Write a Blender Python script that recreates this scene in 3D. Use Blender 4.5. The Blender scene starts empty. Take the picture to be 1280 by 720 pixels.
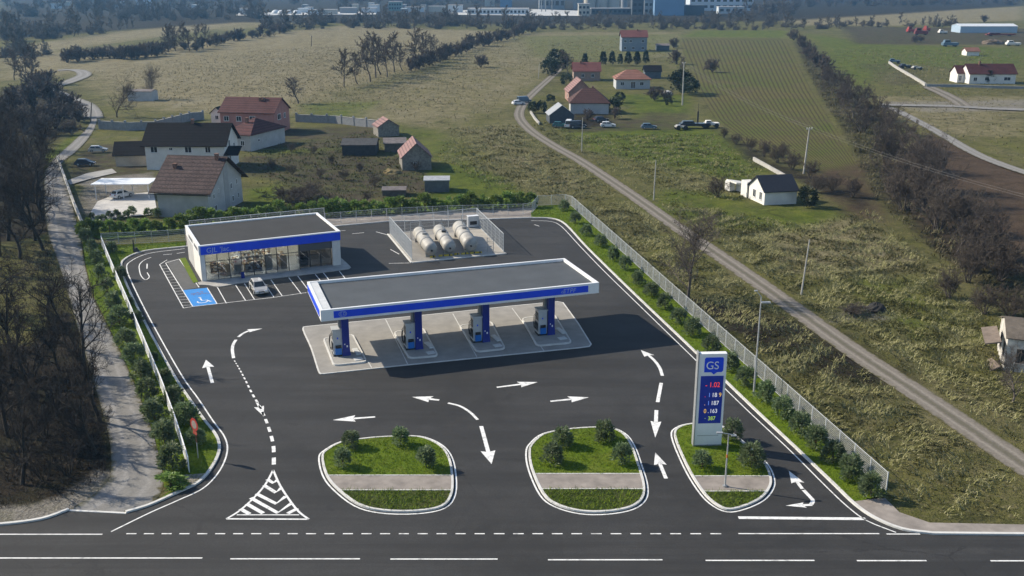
import bpy, math, random
import numpy as np
from mathutils import Vector, Matrix

random.seed(7)
S = bpy.context.scene
COL = S.collection
PI = math.pi
R = math.radians

# ------------------------------------------------------------------ camera
FOC = 1280 * 35.0 / 36.0
CAM_H = 40.0
PITCH = math.atan(390.0 / FOC)
cp, sp = math.cos(PITCH), math.sin(PITCH)
cam_d = bpy.data.cameras.new('drone_camera')
cam_d.lens = 35.0
cam_d.sensor_width = 36.0
cam_d.clip_start = 0.5
cam_d.clip_end = 20000
cam = bpy.data.objects.new('drone_camera', cam_d)
COL.objects.link(cam)
cam.location = (0, 0, CAM_H)
cam.rotation_euler = (PI / 2 - PITCH, 0, 0)
S.camera = cam


def G(u, v, z=0.0):
    """survey: photo pixel -> point on the level z (metres, camera foot = origin)"""
    x = (u - 640) / FOC
    y = (360 - v) / FOC
    dy, dz = cp + y * sp, -sp + y * cp
    t = (z - CAM_H) / dz
    return (x * t, dy * t)


def GP(pts, z=0.0):
    return [G(u, v, z) for u, v in pts]


# ------------------------------------------------------------------ world, sun
SUNV = Vector((-1.4, 0.46, 1.0)).normalized()      # towards the sun
elev = math.asin(SUNV.z)
az = math.atan2(SUNV.x, SUNV.y)
W = bpy.data.worlds.new('World')
S.world = W
W.use_nodes = True
nt = W.node_tree
nt.nodes.clear()
out = nt.nodes.new('ShaderNodeOutputWorld')
bg = nt.nodes.new('ShaderNodeBackground')
sky = nt.nodes.new('ShaderNodeTexSky')
sky.sky_type = 'NISHITA'
sky.sun_disc = False
sky.sun_elevation = elev
sky.sun_rotation = az % (2 * PI)
sky.air_density = 1.0
sky.dust_density = 0.6
sky.ozone_density = 1.5
bg.inputs[1].default_value = 0.102
nt.links.new(sky.outputs[0], bg.inputs[0])
nt.links.new(bg.outputs[0], out.inputs[0])
sd = bpy.data.lights.new('sun', 'SUN')
sd.energy = 4.2
sd.angle = R(0.55)
sd.color = (1.0, 0.90, 0.74)
sun = bpy.data.objects.new('sun', sd)
COL.objects.link(sun)
sun.rotation_euler = (-SUNV).to_track_quat('-Z', 'Y').to_euler()
sun.location = SUNV * 300
S.view_settings.view_transform = 'Standard'
S.view_settings.look = 'None'
S.view_settings.exposure = 0.64
S.view_settings.gamma = 1.0
S.cycles.max_bounces = 5
S.cycles.diffuse_bounces = 2
S.cycles.glossy_bounces = 2
S.cycles.transmission_bounces = 4
S.cycles.transparent_max_bounces = 8
S.cycles.caustics_reflective = False
S.cycles.caustics_refractive = False
S.cycles.use_denoising = True


# ------------------------------------------------------------------ objects
def link(o, parent=None):
    COL.objects.link(o)
    if parent is not None:
        o.parent = parent
    return o


def tag(o, label=None, cat=None, group=None, kind=None):
    if label:
        o['label'] = label
    if cat:
        o['category'] = cat
    if group:
        o['group'] = group
    if kind:
        o['kind'] = kind
    return o


def thing(name, label, cat, loc=(0, 0, 0), rz=0.0, group=None):
    o = bpy.data.objects.new(name, None)
    o.empty_display_size = 0.5
    link(o)
    o.location = (loc[0], loc[1], loc[2] if len(loc) > 2 else 0)
    o.rotation_euler = (0, 0, rz)
    return tag(o, label, cat, group)


def dup(root, loc, rz=0.0, sc=1.0, label=None, group=None):
    r = root.copy()
    COL.objects.link(r)
    r.location = (loc[0], loc[1], loc[2] if len(loc) > 2 else 0)
    r.rotation_euler = (0, 0, rz)
    r.scale = (sc, sc, sc) if not isinstance(sc, (tuple, list)) else sc
    if label:
        r['label'] = label
    if group:
        r['group'] = group
    for ch in list(root.children):
        c = ch.copy()
        COL.objects.link(c)
        c.parent = r
        for g in ch.children:
            d = g.copy()
            COL.objects.link(d)
            d.parent = c
    return r


ORD = ('zeroth first second third fourth fifth sixth seventh eighth ninth tenth eleventh twelfth thirteenth fourteenth fifteenth '
       'sixteenth seventeenth eighteenth nineteenth twentieth').split()
TENS = {2: 'twenty', 3: 'thirty', 4: 'forty', 5: 'fifty', 6: 'sixty', 7: 'seventy'}
TENTH = {3: 'thirtieth', 4: 'fortieth', 5: 'fiftieth', 6: 'sixtieth', 7: 'seventieth'}


def ordw(n):
    if n <= 20:
        return ORD[n]
    if n % 10 == 0:
        return TENTH[n // 10]
    return TENS[n // 10] + '-' + ORD[n % 10]


class MB:
    """collects shapes and links them as one mesh object"""

    def __init__(self):
        self.v, self.f, self.m = [], [], []

    def add(self, vs, fs, mi=0):
        n = len(self.v)
        self.v += [tuple(p) for p in vs]
        self.f += [tuple(i + n for i in q) for q in fs]
        self.m += [mi] * len(fs)
        return self

    def box(self, c, s, rz=0.0, mi=0, top=None, mat=None):
        x, y, z = s[0] / 2, s[1] / 2, s[2] / 2
        tx, ty = (x, y) if top is None else (top[0] / 2, top[1] / 2)
        vs = [(-x, -y, -z), (x, -y, -z), (x, y, -z), (-x, y, -z), (-tx, -ty, z), (tx, -ty, z), (tx, ty, z), (-tx, ty, z)]
        ca, sa = math.cos(rz), math.sin(rz)
        vs = [(c[0] + a * ca - b * sa, c[1] + a * sa + b * ca, c[2] + h) for a, b, h in vs]
        if mat is not None:
            vs = [tuple(mat @ Vector(p)) for p in vs]
        return self.add(vs, [(3, 2, 1, 0), (4, 5, 6, 7), (0, 1, 5, 4), (1, 2, 6, 5), (2, 3, 7, 6), (3, 0, 4, 7)], mi)

    def bx(self, x0, x1, y0, y1, z0, z1, mi=0):
        return self.box(((x0 + x1) / 2, (y0 + y1) / 2, (z0 + z1) / 2), (abs(x1 - x0), abs(y1 - y0), abs(z1 - z0)), 0, mi)

    def sheet(self, poly, z, mi=0):
        return self.add([(p[0], p[1], z) for p in poly], [tuple(range(len(poly)))] if area(poly) > 0 else [tuple(range(len(poly)))[::-1]], mi)

    def prism(self, poly, z0, z1, mi=0, mt=None):
        if area(poly) < 0:
            poly = poly[::-1]
        n = len(poly)
        vs = [(p[0], p[1], z0) for p in poly] + [(p[0], p[1], z1) for p in poly]
        self.add(vs, [(i, (i + 1) % n, n + (i + 1) % n, n + i) for i in range(n)], mi)
        self.add(vs, [tuple(range(n, 2 * n)), tuple(range(n))[::-1]], mi if mt is None else mt)
        return self

    def tube(self, a, b, r0, r1=None, n=8, mi=0, caps=True):
        r1 = r0 if r1 is None else r1
        a, b = Vector(a), Vector(b)
        d = (b - a)
        if d.length < 1e-6:
            return self
        d.normalize()
        u = d.orthogonal().normalized()
        w = d.cross(u)
        vs = []
        for p, r in ((a, r0), (b, r1)):
            for i in range(n):
                t = 2 * PI * i / n
                vs.append(p + (u * math.cos(t) + w * math.sin(t)) * r)
        fs = [(i, (i + 1) % n, n + (i + 1) % n, n + i) for i in range(n)]
        if caps:
            fs += [tuple(range(n))[::-1], tuple(range(n, 2 * n))]
        return self.add(vs, fs, mi)

    def lathe(self, prof, c=(0, 0, 0), n=16, axis='z', mi=0):
        vs, fs = [], []
        for r, h in prof:
            for i in range(n):
                t = 2 * PI * i / n
                p = (r * math.cos(t), r * math.sin(t), h)
                if axis == 'y':
                    p = (p[0], p[2], p[1])
                elif axis == 'x':
                    p = (p[2], p[0], p[1])
                vs.append((p[0] + c[0], p[1] + c[1], p[2] + c[2]))
        for k in range(len(prof) - 1):
            for i in range(n):
                j = (i + 1) % n
                q = (k * n + i, k * n + j, (k + 1) * n + j, (k + 1) * n + i)
                fs.append(q[::-1] if axis == 'y' else q)
        return self.add(vs, fs, mi)

    def build(self, name, mats, parent=None, smooth=False, uv=None):
        me = bpy.data.meshes.new(name)
        me.from_pydata(self.v, [], self.f)
        mats = mats if isinstance(mats, (list, tuple)) else [mats]
        for m in mats:
            me.materials.append(m)
        if len(mats) > 1:
            me.polygons.foreach_set('material_index', self.m)
        if smooth:
            me.polygons.foreach_set('use_smooth', [True] * len(self.f))
        me.update()
        return link(bpy.data.objects.new(name, me), parent)


def area(p):
    return sum(p[i][0] * p[(i + 1) % len(p)][1] - p[(i + 1) % len(p)][0] * p[i][1] for i in range(len(p))) / 2


def smooth_line(pts, closed=False, n=6):
    """Catmull-Rom through the points"""
    P_ = [Vector((p[0], p[1])) for p in pts]
    k = len(P_)
    o = []
    rng = range(k) if closed else range(k - 1)
    for i in rng:
        p0 = P_[(i - 1) % k] if closed or i > 0 else P_[i] * 2 - P_[i + 1]
        p1 = P_[i]
        p2 = P_[(i + 1) % k]
        p3 = P_[(i + 2) % k] if closed or i + 2 < k else P_[i + 1] * 2 - P_[i]
        for j in range(n):
            t = j / n
            q = 0.5 * ((2 * p1) + (p2 - p0) * t + (2 * p0 - 5 * p1 + 4 * p2 - p3) * t * t + (3 * p1 - p0 - 3 * p2 + p3) * t ** 3)
            o.append((q.x, q.y))
    if not closed:
        o.append((P_[-1].x, P_[-1].y))
    return o


def offset_line(pts, d, closed=False):
    o = []
    k = len(pts)
    for i in range(k):
        a = Vector(pts[(i - 1) % k] if closed else pts[max(i - 1, 0)])
        b = Vector(pts[(i + 1) % k] if closed else pts[min(i + 1, k - 1)])
        t = (b - a)
        if t.length < 1e-9:
            t = Vector((1, 0))
        t.normalize()
        o.append((pts[i][0] - t.y * d, pts[i][1] + t.x * d))
    return o


def ribbon(mb, pts, w, z, h=0.0, closed=False, mi=0, off=0.0):
    """flat strip (h=0) or a kerb of height h along a line"""
    L = offset_line(pts, off + w / 2, closed)
    Rr = offset_line(pts, off - w / 2, closed)
    k = len(pts)
    e = k if closed else k - 1
    if h == 0:
        mb.add([(p[0], p[1], z) for p in L] + [(p[0], p[1], z) for p in Rr],
               [(k + i, k + (i + 1) % k, (i + 1) % k, i) for i in range(e)], mi)
    else:
        vs = [(p[0], p[1], z) for p in L] + [(p[0], p[1], z + h) for p in L] + [(p[0], p[1], z + h) for p in Rr] + [(p[0], p[1], z) for p in Rr]
        fs = []
        for i in range(e):
            j = (i + 1) % k
            for a in range(3):
                fs.append((a * k + j, a * k + i, (a + 1) * k + i, (a + 1) * k + j)[::-1])
        if not closed:
            fs += [(0, k, 2 * k, 3 * k), (k - 1, 4 * k - 1, 3 * k - 1, 2 * k - 1)]
        mb.add(vs, fs, mi)
    return mb


def seg_len(pts):
    d = [0.0]
    for a, b in zip(pts, pts[1:]):
        d.append(d[-1] + math.dist(a, b))
    return d


def along(pts, s):
    d = seg_len(pts)
    s = max(0, min(s, d[-1]))
    for i in range(len(pts) - 1):
        if s <= d[i + 1] or i == len(pts) - 2:
            t = (s - d[i]) / max(d[i + 1] - d[i], 1e-9)
            a, b = pts[i], pts[i + 1]
            return (a[0] + (b[0] - a[0]) * t, a[1] + (b[1] - a[1]) * t), math.atan2(b[1] - a[1], b[0] - a[0])


def inside_many(X, Y, poly):
    c = np.zeros(X.shape, bool)
    n = len(poly)
    for i in range(n):
        x1, y1 = poly[i]
        x2, y2 = poly[(i + 1) % n]
        if y1 == y2:
            continue
        k = ((y1 > Y) != (y2 > Y)) & (X < (x2 - x1) * (Y - y1) / (y2 - y1) + x1)
        c ^= k
    return c


def dist_many(X, Y, pts, closed=True):
    d = np.full(X.shape, 1e9)
    n = len(pts)
    for i in range(n if closed else n - 1):
        x1, y1 = pts[i]
        x2, y2 = pts[(i + 1) % n]
        dx, dy = x2 - x1, y2 - y1
        L = dx * dx + dy * dy + 1e-12
        t = np.clip(((X - x1) * dx + (Y - y1) * dy) / L, 0, 1)
        d = np.minimum(d, np.hypot(X - x1 - t * dx, Y - y1 - t * dy))
    return d


# ------------------------------------------------------------------ materials
class NB:
    """short-hand for shader node trees"""

    def __init__(self, name):
        self.m = bpy.data.materials.new(name)
        self.m.use_nodes = True
        self.t = self.m.node_tree
        self.t.nodes.clear()
        self.o = self.t.nodes.new('ShaderNodeOutputMaterial')
        self.b = self.t.nodes.new('ShaderNodeBsdfPrincipled')
        self.t.links.new(self.b.outputs[0], self.o.inputs[0])
        self._p = None

    def n(self, typ, **kw):
        x = self.t.nodes.new('ShaderNode' + typ)
        for k, v in kw.items():
            setattr(x, k, v)
        return x

    def l(self, a, b):
        self.t.links.new(a, b)

    def pos(self):
        if self._p is None:
            self._p = self.n('NewGeometry').outputs['Position']
        return self._p

    def objco(self):
        return self.n('TexCoord').outputs['Object']

    def mapped(self, src, scale=(1, 1, 1), rot=(0, 0, 0)):
        x = self.n('Mapping')
        x.inputs['Scale'].default_value = scale
        x.inputs['Rotation'].default_value = rot
        self.l(src, x.inputs['Vector'])
        return x.outputs[0]

    def noise(self, scale, detail=3, rough=0.55, dist=0.0, src=None):
        x = self.n('TexNoise')
        x.inputs['Scale'].default_value = scale
        x.inputs['Detail'].default_value = detail
        x.inputs['Roughness'].default_value = rough
        x.inputs['Distortion'].default_value = dist
        self.l(src if src is not None else self.pos(), x.inputs['Vector'])
        return x.outputs[0]

    def ramp(self, fac, stops, interp='LINEAR'):
        x = self.n('ValToRGB')
        e = x.color_ramp.elements
        x.color_ramp.interpolation = interp
        while len(e) < len(stops):
            e.new(0.5)
        for i, (p, c) in enumerate(stops):
            e[i].position = p
            e[i].color = (c, c, c, 1) if isinstance(c, (int, float)) else (c[0], c[1], c[2], 1)
        self.l(fac, x.inputs[0])
        return x.outputs[0]

    def mix(self, fac, a, b, blend='MIX'):
        x = self.n('Mix', data_type='RGBA', blend_type=blend)
        for s, v in ((x.inputs[0], fac), (x.inputs[6], a), (x.inputs[7], b)):
            if isinstance(v, (int, float)):
                s.default_value = v
            elif isinstance(v, tuple):
                s.default_value = (v[0], v[1], v[2], 1)
            else:
                self.l(v, s)
        return x.outputs[2]

    def math(self, op, a, b=0.0, clamp=False):
        x = self.n('Math', operation=op, use_clamp=clamp)
        for s, v in ((x.inputs[0], a), (x.inputs[1], b)):
            if isinstance(v, (int, float)):
                s.default_value = v
            else:
                self.l(v, s)
        return x.outputs[0]

    def attr(self, name):
        return self.n('Attribute', attribute_name=name)

    def bump(self, h, strength=0.4, dist=0.05):
        x = self.n('Bump')
        x.inputs['Strength'].default_value = strength
        x.inputs['Distance'].default_value = dist
        self.l(h, x.inputs['Height'])
        self.l(x.outputs[0], self.b.inputs['Normal'])

    def set(self, color=None, rough=None, metal=None, spec=None):
        for k, v in (('Base Color', color), ('Roughness', rough), ('Metallic', metal), ('Specular IOR Level', spec)):
            if v is None:
                continue
            s = self.b.inputs[k]
            if isinstance(v, (int, float)):
                s.default_value = v
            elif isinstance(v, tuple):
                s.default_value = (v[0], v[1], v[2], 1)
            else:
                self.l(v, s)
        return self


MATS = {}


def plain(name, c, rough=0.6, var=0.25, scale=1.5, metal=0.0, spec=0.4, bump=0.0):
    """a colour with weathering: two noises shift its value a little"""
    if name in MATS:
        return MATS[name]
    b = NB(name)
    a = b.noise(scale, 5, 0.6)
    f = b.noise(scale * 9, 2)
    col = b.mix(b.ramp(a, [(0.3, 0.0), (0.72, 1.0)]), tuple(x * (1 - var) for x in c), tuple(min(1, x * (1 + var * 0.45)) for x in c))
    col = b.mix(b.math('MULTIPLY', f, var * 0.5), col, tuple(x * 0.55 for x in c))
    b.set(col, rough, metal, spec)
    if bump:
        b.bump(f, bump, 0.03)
    MATS[name] = b.m
    return b.m


def asphalt(name, base, streak=False):
    b = NB(name)
    p = b.pos()
    big = b.noise(0.09, 5, 0.65, 0.8)
    mid = b.noise(0.6, 4, 0.6, 0.6)
    fine = b.noise(14, 2, 0.7)
    c = b.mix(b.ramp(big, [(0.3, 0.0), (0.7, 1.0)]), tuple(x * 0.70 for x in base), tuple(x * 1.30 for x in base))
    c = b.mix(b.ramp(mid, [(0.42, 0.0), (0.72, 0.65)]), c, tuple(x * 1.4 for x in base))
    c = b.mix(b.ramp(fine, [(0.35, 0.55), (0.62, 0.0)]), c, tuple(x * 0.5 for x in base))
    sp_ = b.ramp(b.noise(22, 1), [(0.70, 0.0), (0.78, 0.5)])
    c = b.mix(sp_, c, (0.16, 0.155, 0.15))
    # oil spots with a shape of their own
    oil = b.ramp(b.noise(0.35, 3, 0.5, 1.0), [(0.66, 0.0), (0.72, 0.45)])
    c = b.mix(oil, c, (0.022, 0.022, 0.023))
    # hairline cracks and faint paving lanes
    vor = b.n('TexVoronoi', feature='DISTANCE_TO_EDGE')
    vor.inputs['Scale'].default_value = 0.11
    b.l(p, vor.inputs['Vector'])
    crk = b.math('ADD', vor.outputs['Distance'], b.math('MULTIPLY', b.math('SUBTRACT', b.noise(0.8, 4, 0.7), 0.5), 0.12))
    crk = b.math('ABSOLUTE', crk)
    c = b.mix(b.math('MULTIPLY', b.ramp(crk, [(0.0, 0.7), (0.010, 0.0)]), b.ramp(b.noise(0.05, 2), [(0.5, 0.0), (0.62, 1.0)])), c, (0.016, 0.016, 0.017))
    lan = b.noise(1.0, 3, 0.6, 0.0, b.mapped(p, (0.03, 0.34, 1), (0, 0, 0 if streak else -0.3)))
    c = b.mix(b.ramp(lan, [(0.38, 0.6), (0.56, 0.0)]), c, tuple(x * 0.58 for x in base))
    if streak:
        st = b.noise(1.0, 4, 0.6, 0.0, b.mapped(p, (0.02, 1.3, 1)))
        c = b.mix(b.ramp(st, [(0.35, 0.55), (0.62, 0.0)]), c, tuple(x * 0.55 for x in base))
    b.set(c, b.ramp(mid, [(0.2, 0.72), (0.8, 0.9)]), 0, 0.3)
    b.bump(fine, 0.25, 0.02)
    return b.m


def paint_mat(name, c, wear=0.55):
    b = NB(name)
    w = b.ramp(b.noise(1.6, 6, 0.72, 0.4), [(0.50, 0.0), (0.68, wear)])
    g = b.ramp(b.noise(18, 2), [(0.55, 0.0), (0.8, wear)])
    col = b.mix(w, c, (0.10, 0.10, 0.10))
    col = b.mix(g, col, (0.16, 0.16, 0.16))
    b.set(col, 0.6, 0, 0.3)
    return b.m


def lawn_mat(name, a, d, dry=(0.10, 0.10, 0.035)):
    b = NB(name)
    n1 = b.noise(0.35, 5, 0.7, 0.8)
    n2 = b.noise(7, 4, 0.7)
    n3 = b.noise(30, 2, 0.7)
    c = b.mix(b.ramp(n2, [(0.32, 0.0), (0.68, 1.0)]), d, a)
    c = b.mix(b.ramp(n1, [(0.48, 0.0), (0.66, 0.75)]), c, dry)
    c = b.mix(b.ramp(b.noise(1.3, 4, 0.7), [(0.33, 0.55), (0.45, 0.0)]), c, tuple(x * 0.5 for x in d))
    c = b.mix(b.ramp(n3, [(0.35, 0.6), (0.6, 0.0)]), c, tuple(x * 0.5 for x in d))
    b.set(c, 0.85, 0, 0.15)
    b.bump(n3, 0.6, 0.06)
    return b.m


def tile_mat(name, c1, c2, sx=1.0, row=0.5, rough=0.7):
    """roof tiles in courses; runs with the object's own axes"""
    b = NB(name)
    oc = b.objco()
    sep = b.n('SeparateXYZ')
    b.l(oc, sep.inputs[0])
    wz = b.math('FRACT', b.math('MULTIPLY', sep.outputs[2], 1.0 / row))
    wx = b.math('FRACT', b.math('MULTIPLY', b.math('ADD', sep.outputs[0], b.math('MULTIPLY', sep.outputs[1], sx)), 3.6))
    var = b.noise(2.5, 4, 0.7, 0, b.mapped(oc, (1.2, 1.2, 4)))
    big = b.noise(0.35, 3, 0.6, 0, oc)
    c = b.mix(b.ramp(var, [(0.35, 0.0), (0.68, 1.0)]), c1, c2)
    c = b.mix(b.ramp(big, [(0.45, 0.0), (0.75, 0.5)]), c, tuple(x * 0.55 for x in c1))
    lines = b.ramp(wz, [(0.0, 0.8), (0.3, 0.0), (0.85, 0.0), (1.0, 0.8)])
    c = b.mix(lines, c, tuple(x * 0.3 for x in c1))
    b.set(c, rough, 0, 0.15)
    hgt = b.math('ADD', wz, b.math('MULTIPLY', b.math('ABSOLUTE', b.math('SUBTRACT', wx, 0.5)), 0.8))
    b.bump(hgt, 0.7, 0.06)
    return b.m


def leaf_mat(name, c1, c2, c3, trans=0.25):
    b = NB(name)
    inf = b.n('ObjectInfo').outputs['Random']
    n = b.noise(6, 2)
    n2 = b.noise(0.9, 2)
    c = b.mix(b.ramp(n, [(0.3, 0.0), (0.7, 1.0)]), c1, c2)
    c = b.mix(b.ramp(n2, [(0.4, 0.0), (0.7, 0.7)]), c, c3)
    h = b.n('HueSaturation')
    b.l(c, h.inputs['Color'])
    b.l(b.math('ADD', b.math('MULTIPLY', inf, 0.5), 0.75), h.inputs['Value'])
    b.l(b.math('ADD', b.math('MULTIPLY', inf, 0.016), 0.493), h.inputs['Hue'])
    b.set(h.outputs[0], 0.5, 0, 0.4)
    tr = b.n('BsdfTranslucent')
    b.l(h.outputs[0], tr.inputs['Color'])
    ms = b.n('MixShader')
    ms.inputs[0].default_value = trans
    b.l(b.b.outputs[0], ms.inputs[1])
    b.l(tr.outputs[0], ms.inputs[2])
    b.l(ms.outputs[0], b.o.inputs[0])
    return b.m


def glass_mat(name, tint=(0.8, 0.88, 0.95), refl=0.12):
    b = NB(name)
    tr = b.n('BsdfTransparent')
    tr.inputs[0].default_value = (*tint, 1)
    gl = b.n('BsdfGlossy')
    gl.inputs['Roughness'].default_value = 0.03
    fr = b.n('Fresnel')
    fr.inputs[0].default_value = 1.5
    ms = b.n('MixShader')
    b.l(b.math('ADD', fr.outputs[0], refl, True), ms.inputs[0])
    b.l(tr.outputs[0], ms.inputs[1])
    b.l(gl.outputs[0], ms.inputs[2])
    b.l(ms.outputs[0], b.o.inputs[0])
    return b.m


def emit_mat(name, c, s):
    b = NB(name)
    b.set((c[0] * 0.3, c[1] * 0.3, c[2] * 0.3), 0.5)
    b.b.inputs['Emission Color'].default_value = (*c, 1)
    b.b.inputs['Emission Strength'].default_value = s
    return b.m


def fleck_mat(name, c1, c2, scale=6, rough=0.8, random_obj=True):
    """bark, twigs, stems"""
    b = NB(name)
    c = b.mix(b.ramp(b.noise(scale, 3, 0.6), [(0.3, 0.0), (0.7, 1.0)]), c1, c2)
    if random_obj:
        h = b.n('HueSaturation')
        b.l(c, h.inputs['Color'])
        b.l(b.math('ADD', b.math('MULTIPLY', b.n('ObjectInfo').outputs['Random'], 0.5), 0.75), h.inputs['Value'])
        c = h.outputs[0]
    b.set(c, rough, 0, 0.2)
    return b.m


M_WHITE = plain('white_coated_metal', (0.84, 0.845, 0.85), 0.4, 0.10, 0.7)
M_BLUE = plain('blue_coated_metal', (0.012, 0.075, 0.78), 0.35, 0.12, 0.8)
M_NAVY = plain('navy_coated_metal', (0.012, 0.026, 0.24), 0.4, 0.15, 0.8)
M_DARK = plain('dark_anodised_frame', (0.03, 0.033, 0.038), 0.45, 0.2)
M_BLACK = plain('black_plastic', (0.018, 0.018, 0.02), 0.45, 0.2)
M_GREYM = plain('grey_metal', (0.36, 0.37, 0.38), 0.45, 0.2, 1.2, 0.3)
M_GALV = plain('galvanised_steel', (0.50, 0.51, 0.52), 0.42, 0.18, 2.0, 0.4)
M_FENCE = plain('pale_fence_paint', (0.50, 0.52, 0.53), 0.5, 0.12)
M_CONC = plain('pale_concrete', (0.42, 0.405, 0.375), 0.85, 0.28, 0.9, bump=0.3)
M_KERB = plain('kerb_concrete', (0.64, 0.63, 0.60), 0.8, 0.18, 1.2, bump=0.2)
M_PAVE = plain('paving_concrete', (0.30, 0.265, 0.235), 0.85, 0.35, 0.8, bump=0.3)
M_ROOFM = plain('grey_roof_membrane', (0.074, 0.082, 0.090), 0.8, 0.18, 0.35)
M_ROOFD = plain('dark_roof_membrane', (0.033, 0.032, 0.031), 0.85, 0.25, 0.35)
M_GLASS = glass_mat('shop_glass')
M_PANE = plain('dark_window_pane', (0.025, 0.03, 0.036), 0.12, 0.2, 1.0, 0.0, 0.6)
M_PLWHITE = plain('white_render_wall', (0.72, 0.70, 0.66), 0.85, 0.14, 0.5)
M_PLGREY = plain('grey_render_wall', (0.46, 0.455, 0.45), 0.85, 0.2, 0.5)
M_PLBEIGE = plain('beige_render_wall', (0.45, 0.40, 0.32), 0.85, 0.25, 0.5)
M_PLPINK = plain('pink_render_wall', (0.42, 0.20, 0.17), 0.85, 0.2, 0.5)
M_STONE = plain('stone_wall', (0.25, 0.23, 0.20), 0.9, 0.5, 2.2, bump=0.6)
M_BRICK = plain('bare_brick_wall', (0.22, 0.12, 0.085), 0.9, 0.35, 3.0, bump=0.4)
M_WOODG = plain('weathered_wood', (0.14, 0.12, 0.10), 0.85, 0.4, 1.6)
M_TILE_BROWN = tile_mat('brown_roof_tiles', (0.030, 0.016, 0.015), (0.125, 0.085, 0.080))
M_TILE_BLACK = tile_mat('charcoal_roof_tiles', (0.007, 0.0065, 0.008), (0.015, 0.014, 0.016), rough=0.9)
M_TILE_RED = tile_mat('red_roof_tiles', (0.15, 0.055, 0.048), (0.235, 0.10, 0.088))
M_TILE_DKRED = tile_mat('dark_red_roof_tiles', (0.072, 0.026, 0.024), (0.125, 0.05, 0.046))
M_TILE_ORANGE = tile_mat('orange_roof_tiles', (0.22, 0.10, 0.07), (0.34, 0.18, 0.135))
M_TILE_PINK = tile_mat('faded_pink_roof_tiles', (0.22, 0.125, 0.115), (0.34, 0.21, 0.195))
M_TIN = plain('rusty_tin_sheet', (0.20, 0.17, 0.155), 0.6, 0.45, 1.1)
M_LINE = paint_mat('white_road_paint', (0.80, 0.80, 0.78))
M_BAYBLUE = paint_mat('blue_bay_paint', (0.035, 0.24, 0.62), 0.2)
M_LAWN = lawn_mat('mown_lawn', (0.140, 0.205, 0.008), (0.090, 0.150, 0.006), (0.18, 0.20, 0.030))
M_LAWN2 = lawn_mat('rough_lawn', (0.085, 0.105, 0.020), (0.040, 0.060, 0.012))
M_LEAF = leaf_mat('shrub_leaves', (0.095, 0.140, 0.055), (0.23, 0.28, 0.165), (0.14, 0.20, 0.070), 0.35)
M_LEAF_DK = leaf_mat('dark_evergreen_leaves', (0.016, 0.030, 0.014), (0.035, 0.055, 0.024), (0.028, 0.042, 0.022))
M_LEAF_LT = leaf_mat('light_shrub_leaves', (0.10, 0.17, 0.028), (0.21, 0.29, 0.070), (0.14, 0.22, 0.040), 0.35)
M_STEM = fleck_mat('shrub_stem', (0.07, 0.05, 0.035), (0.12, 0.09, 0.06))
M_BARK = fleck_mat('grey_brown_bark', (0.055, 0.045, 0.038), (0.13, 0.11, 0.095))
M_TWIG = fleck_mat('bare_twigs', (0.060, 0.048, 0.040), (0.125, 0.105, 0.090))
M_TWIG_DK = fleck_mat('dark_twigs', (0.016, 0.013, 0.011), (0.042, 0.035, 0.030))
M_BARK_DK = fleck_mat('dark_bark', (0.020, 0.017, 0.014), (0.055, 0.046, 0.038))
M_TWIG_RED = fleck_mat('brown_twigs', (0.058, 0.046, 0.036), (0.130, 0.106, 0.084))
# ================================================================== GROUND
TRACK = smooth_line(GP([(700, 86), (688, 97), (668, 115), (654, 130), (649, 145), (662, 162), (690, 181), (722, 199), (762, 225), (800, 251), (838, 278), (870, 300), (950, 355), (1060, 434), (1150, 494), (1280, 582), (1400, 664), (1500, 730)]), n=5)
LANE_L = GP([(87, 637), (112, 622), (132, 605), (139, 588), (136, 545), (121, 490), (103, 430), (86, 370), (70, 320), (60, 290), (55, 240), (61, 206), (88, 180), (106, 163), (113, 152), (112, 143)])
LANE_R = GP([(158, 641), (187, 632), (203, 612), (203, 590), (192, 545), (166, 475), (138, 415), (116, 370), (106, 330), (99, 292), (86, 240), (76, 207), (97, 188), (114, 168), (121, 152), (120, 143)])
FARLANE = smooth_line(GP([(116, 148), (113, 138), (104, 130), (84, 122), (66, 114), (62, 110), (84, 103), (104, 95), (103, 90), (92, 87.5), (72, 88)]), n=5)

ASPH_L = smooth_line(GP([(158, 642), (187.6, 633), (222, 617.6), (250, 604), (267, 584.6), (276, 564), (272.6, 546), (257, 525.6), (239.6, 501), (218, 468), (181.5, 401.5), (160, 357), (153, 336), (157, 324.5), (181.5, 314.5), (232, 309)]), n=4)
ASPH_B = GP([(232, 309), (330, 296), (424, 283), (486, 277.5), (612, 274.5), (664, 272.8)])
ASPH_R = smooth_line(GP([(664, 272.8), (690, 274), (706, 281), (730, 307), (760, 337), (800, 376), (870, 443), (940, 511), (990, 558), (1040, 606), (1066, 631), (1092, 649), (1128, 663.5), (1167, 669)]), n=4) + GP([(1280, 670), (1560, 671)])
ASPH_LL = GP([(-260, 662)]) + smooth_line(GP([(-60, 660), (0, 657.5), (52, 650.6), (87, 638.5)]), n=4)
Y_ROAD = 65.0
FORECOURT = ASPH_LL + [ASPH_L[0]] + ASPH_L[1:] + ASPH_B[1:] + ASPH_R[1:] + [(ASPH_R[-1][0], Y_ROAD), (ASPH_LL[0][0], Y_ROAD)]

PLOUGH_L = GP([(845, 47), (858, 80), (868, 110), (893, 150), (935, 182), (1000, 214), (1050, 240)])
PLOUGH_R = GP([(985, 50), (1000, 80), (1018, 115), (1040, 150), (1062, 185), (1080, 215), (1092, 240)])

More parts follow.
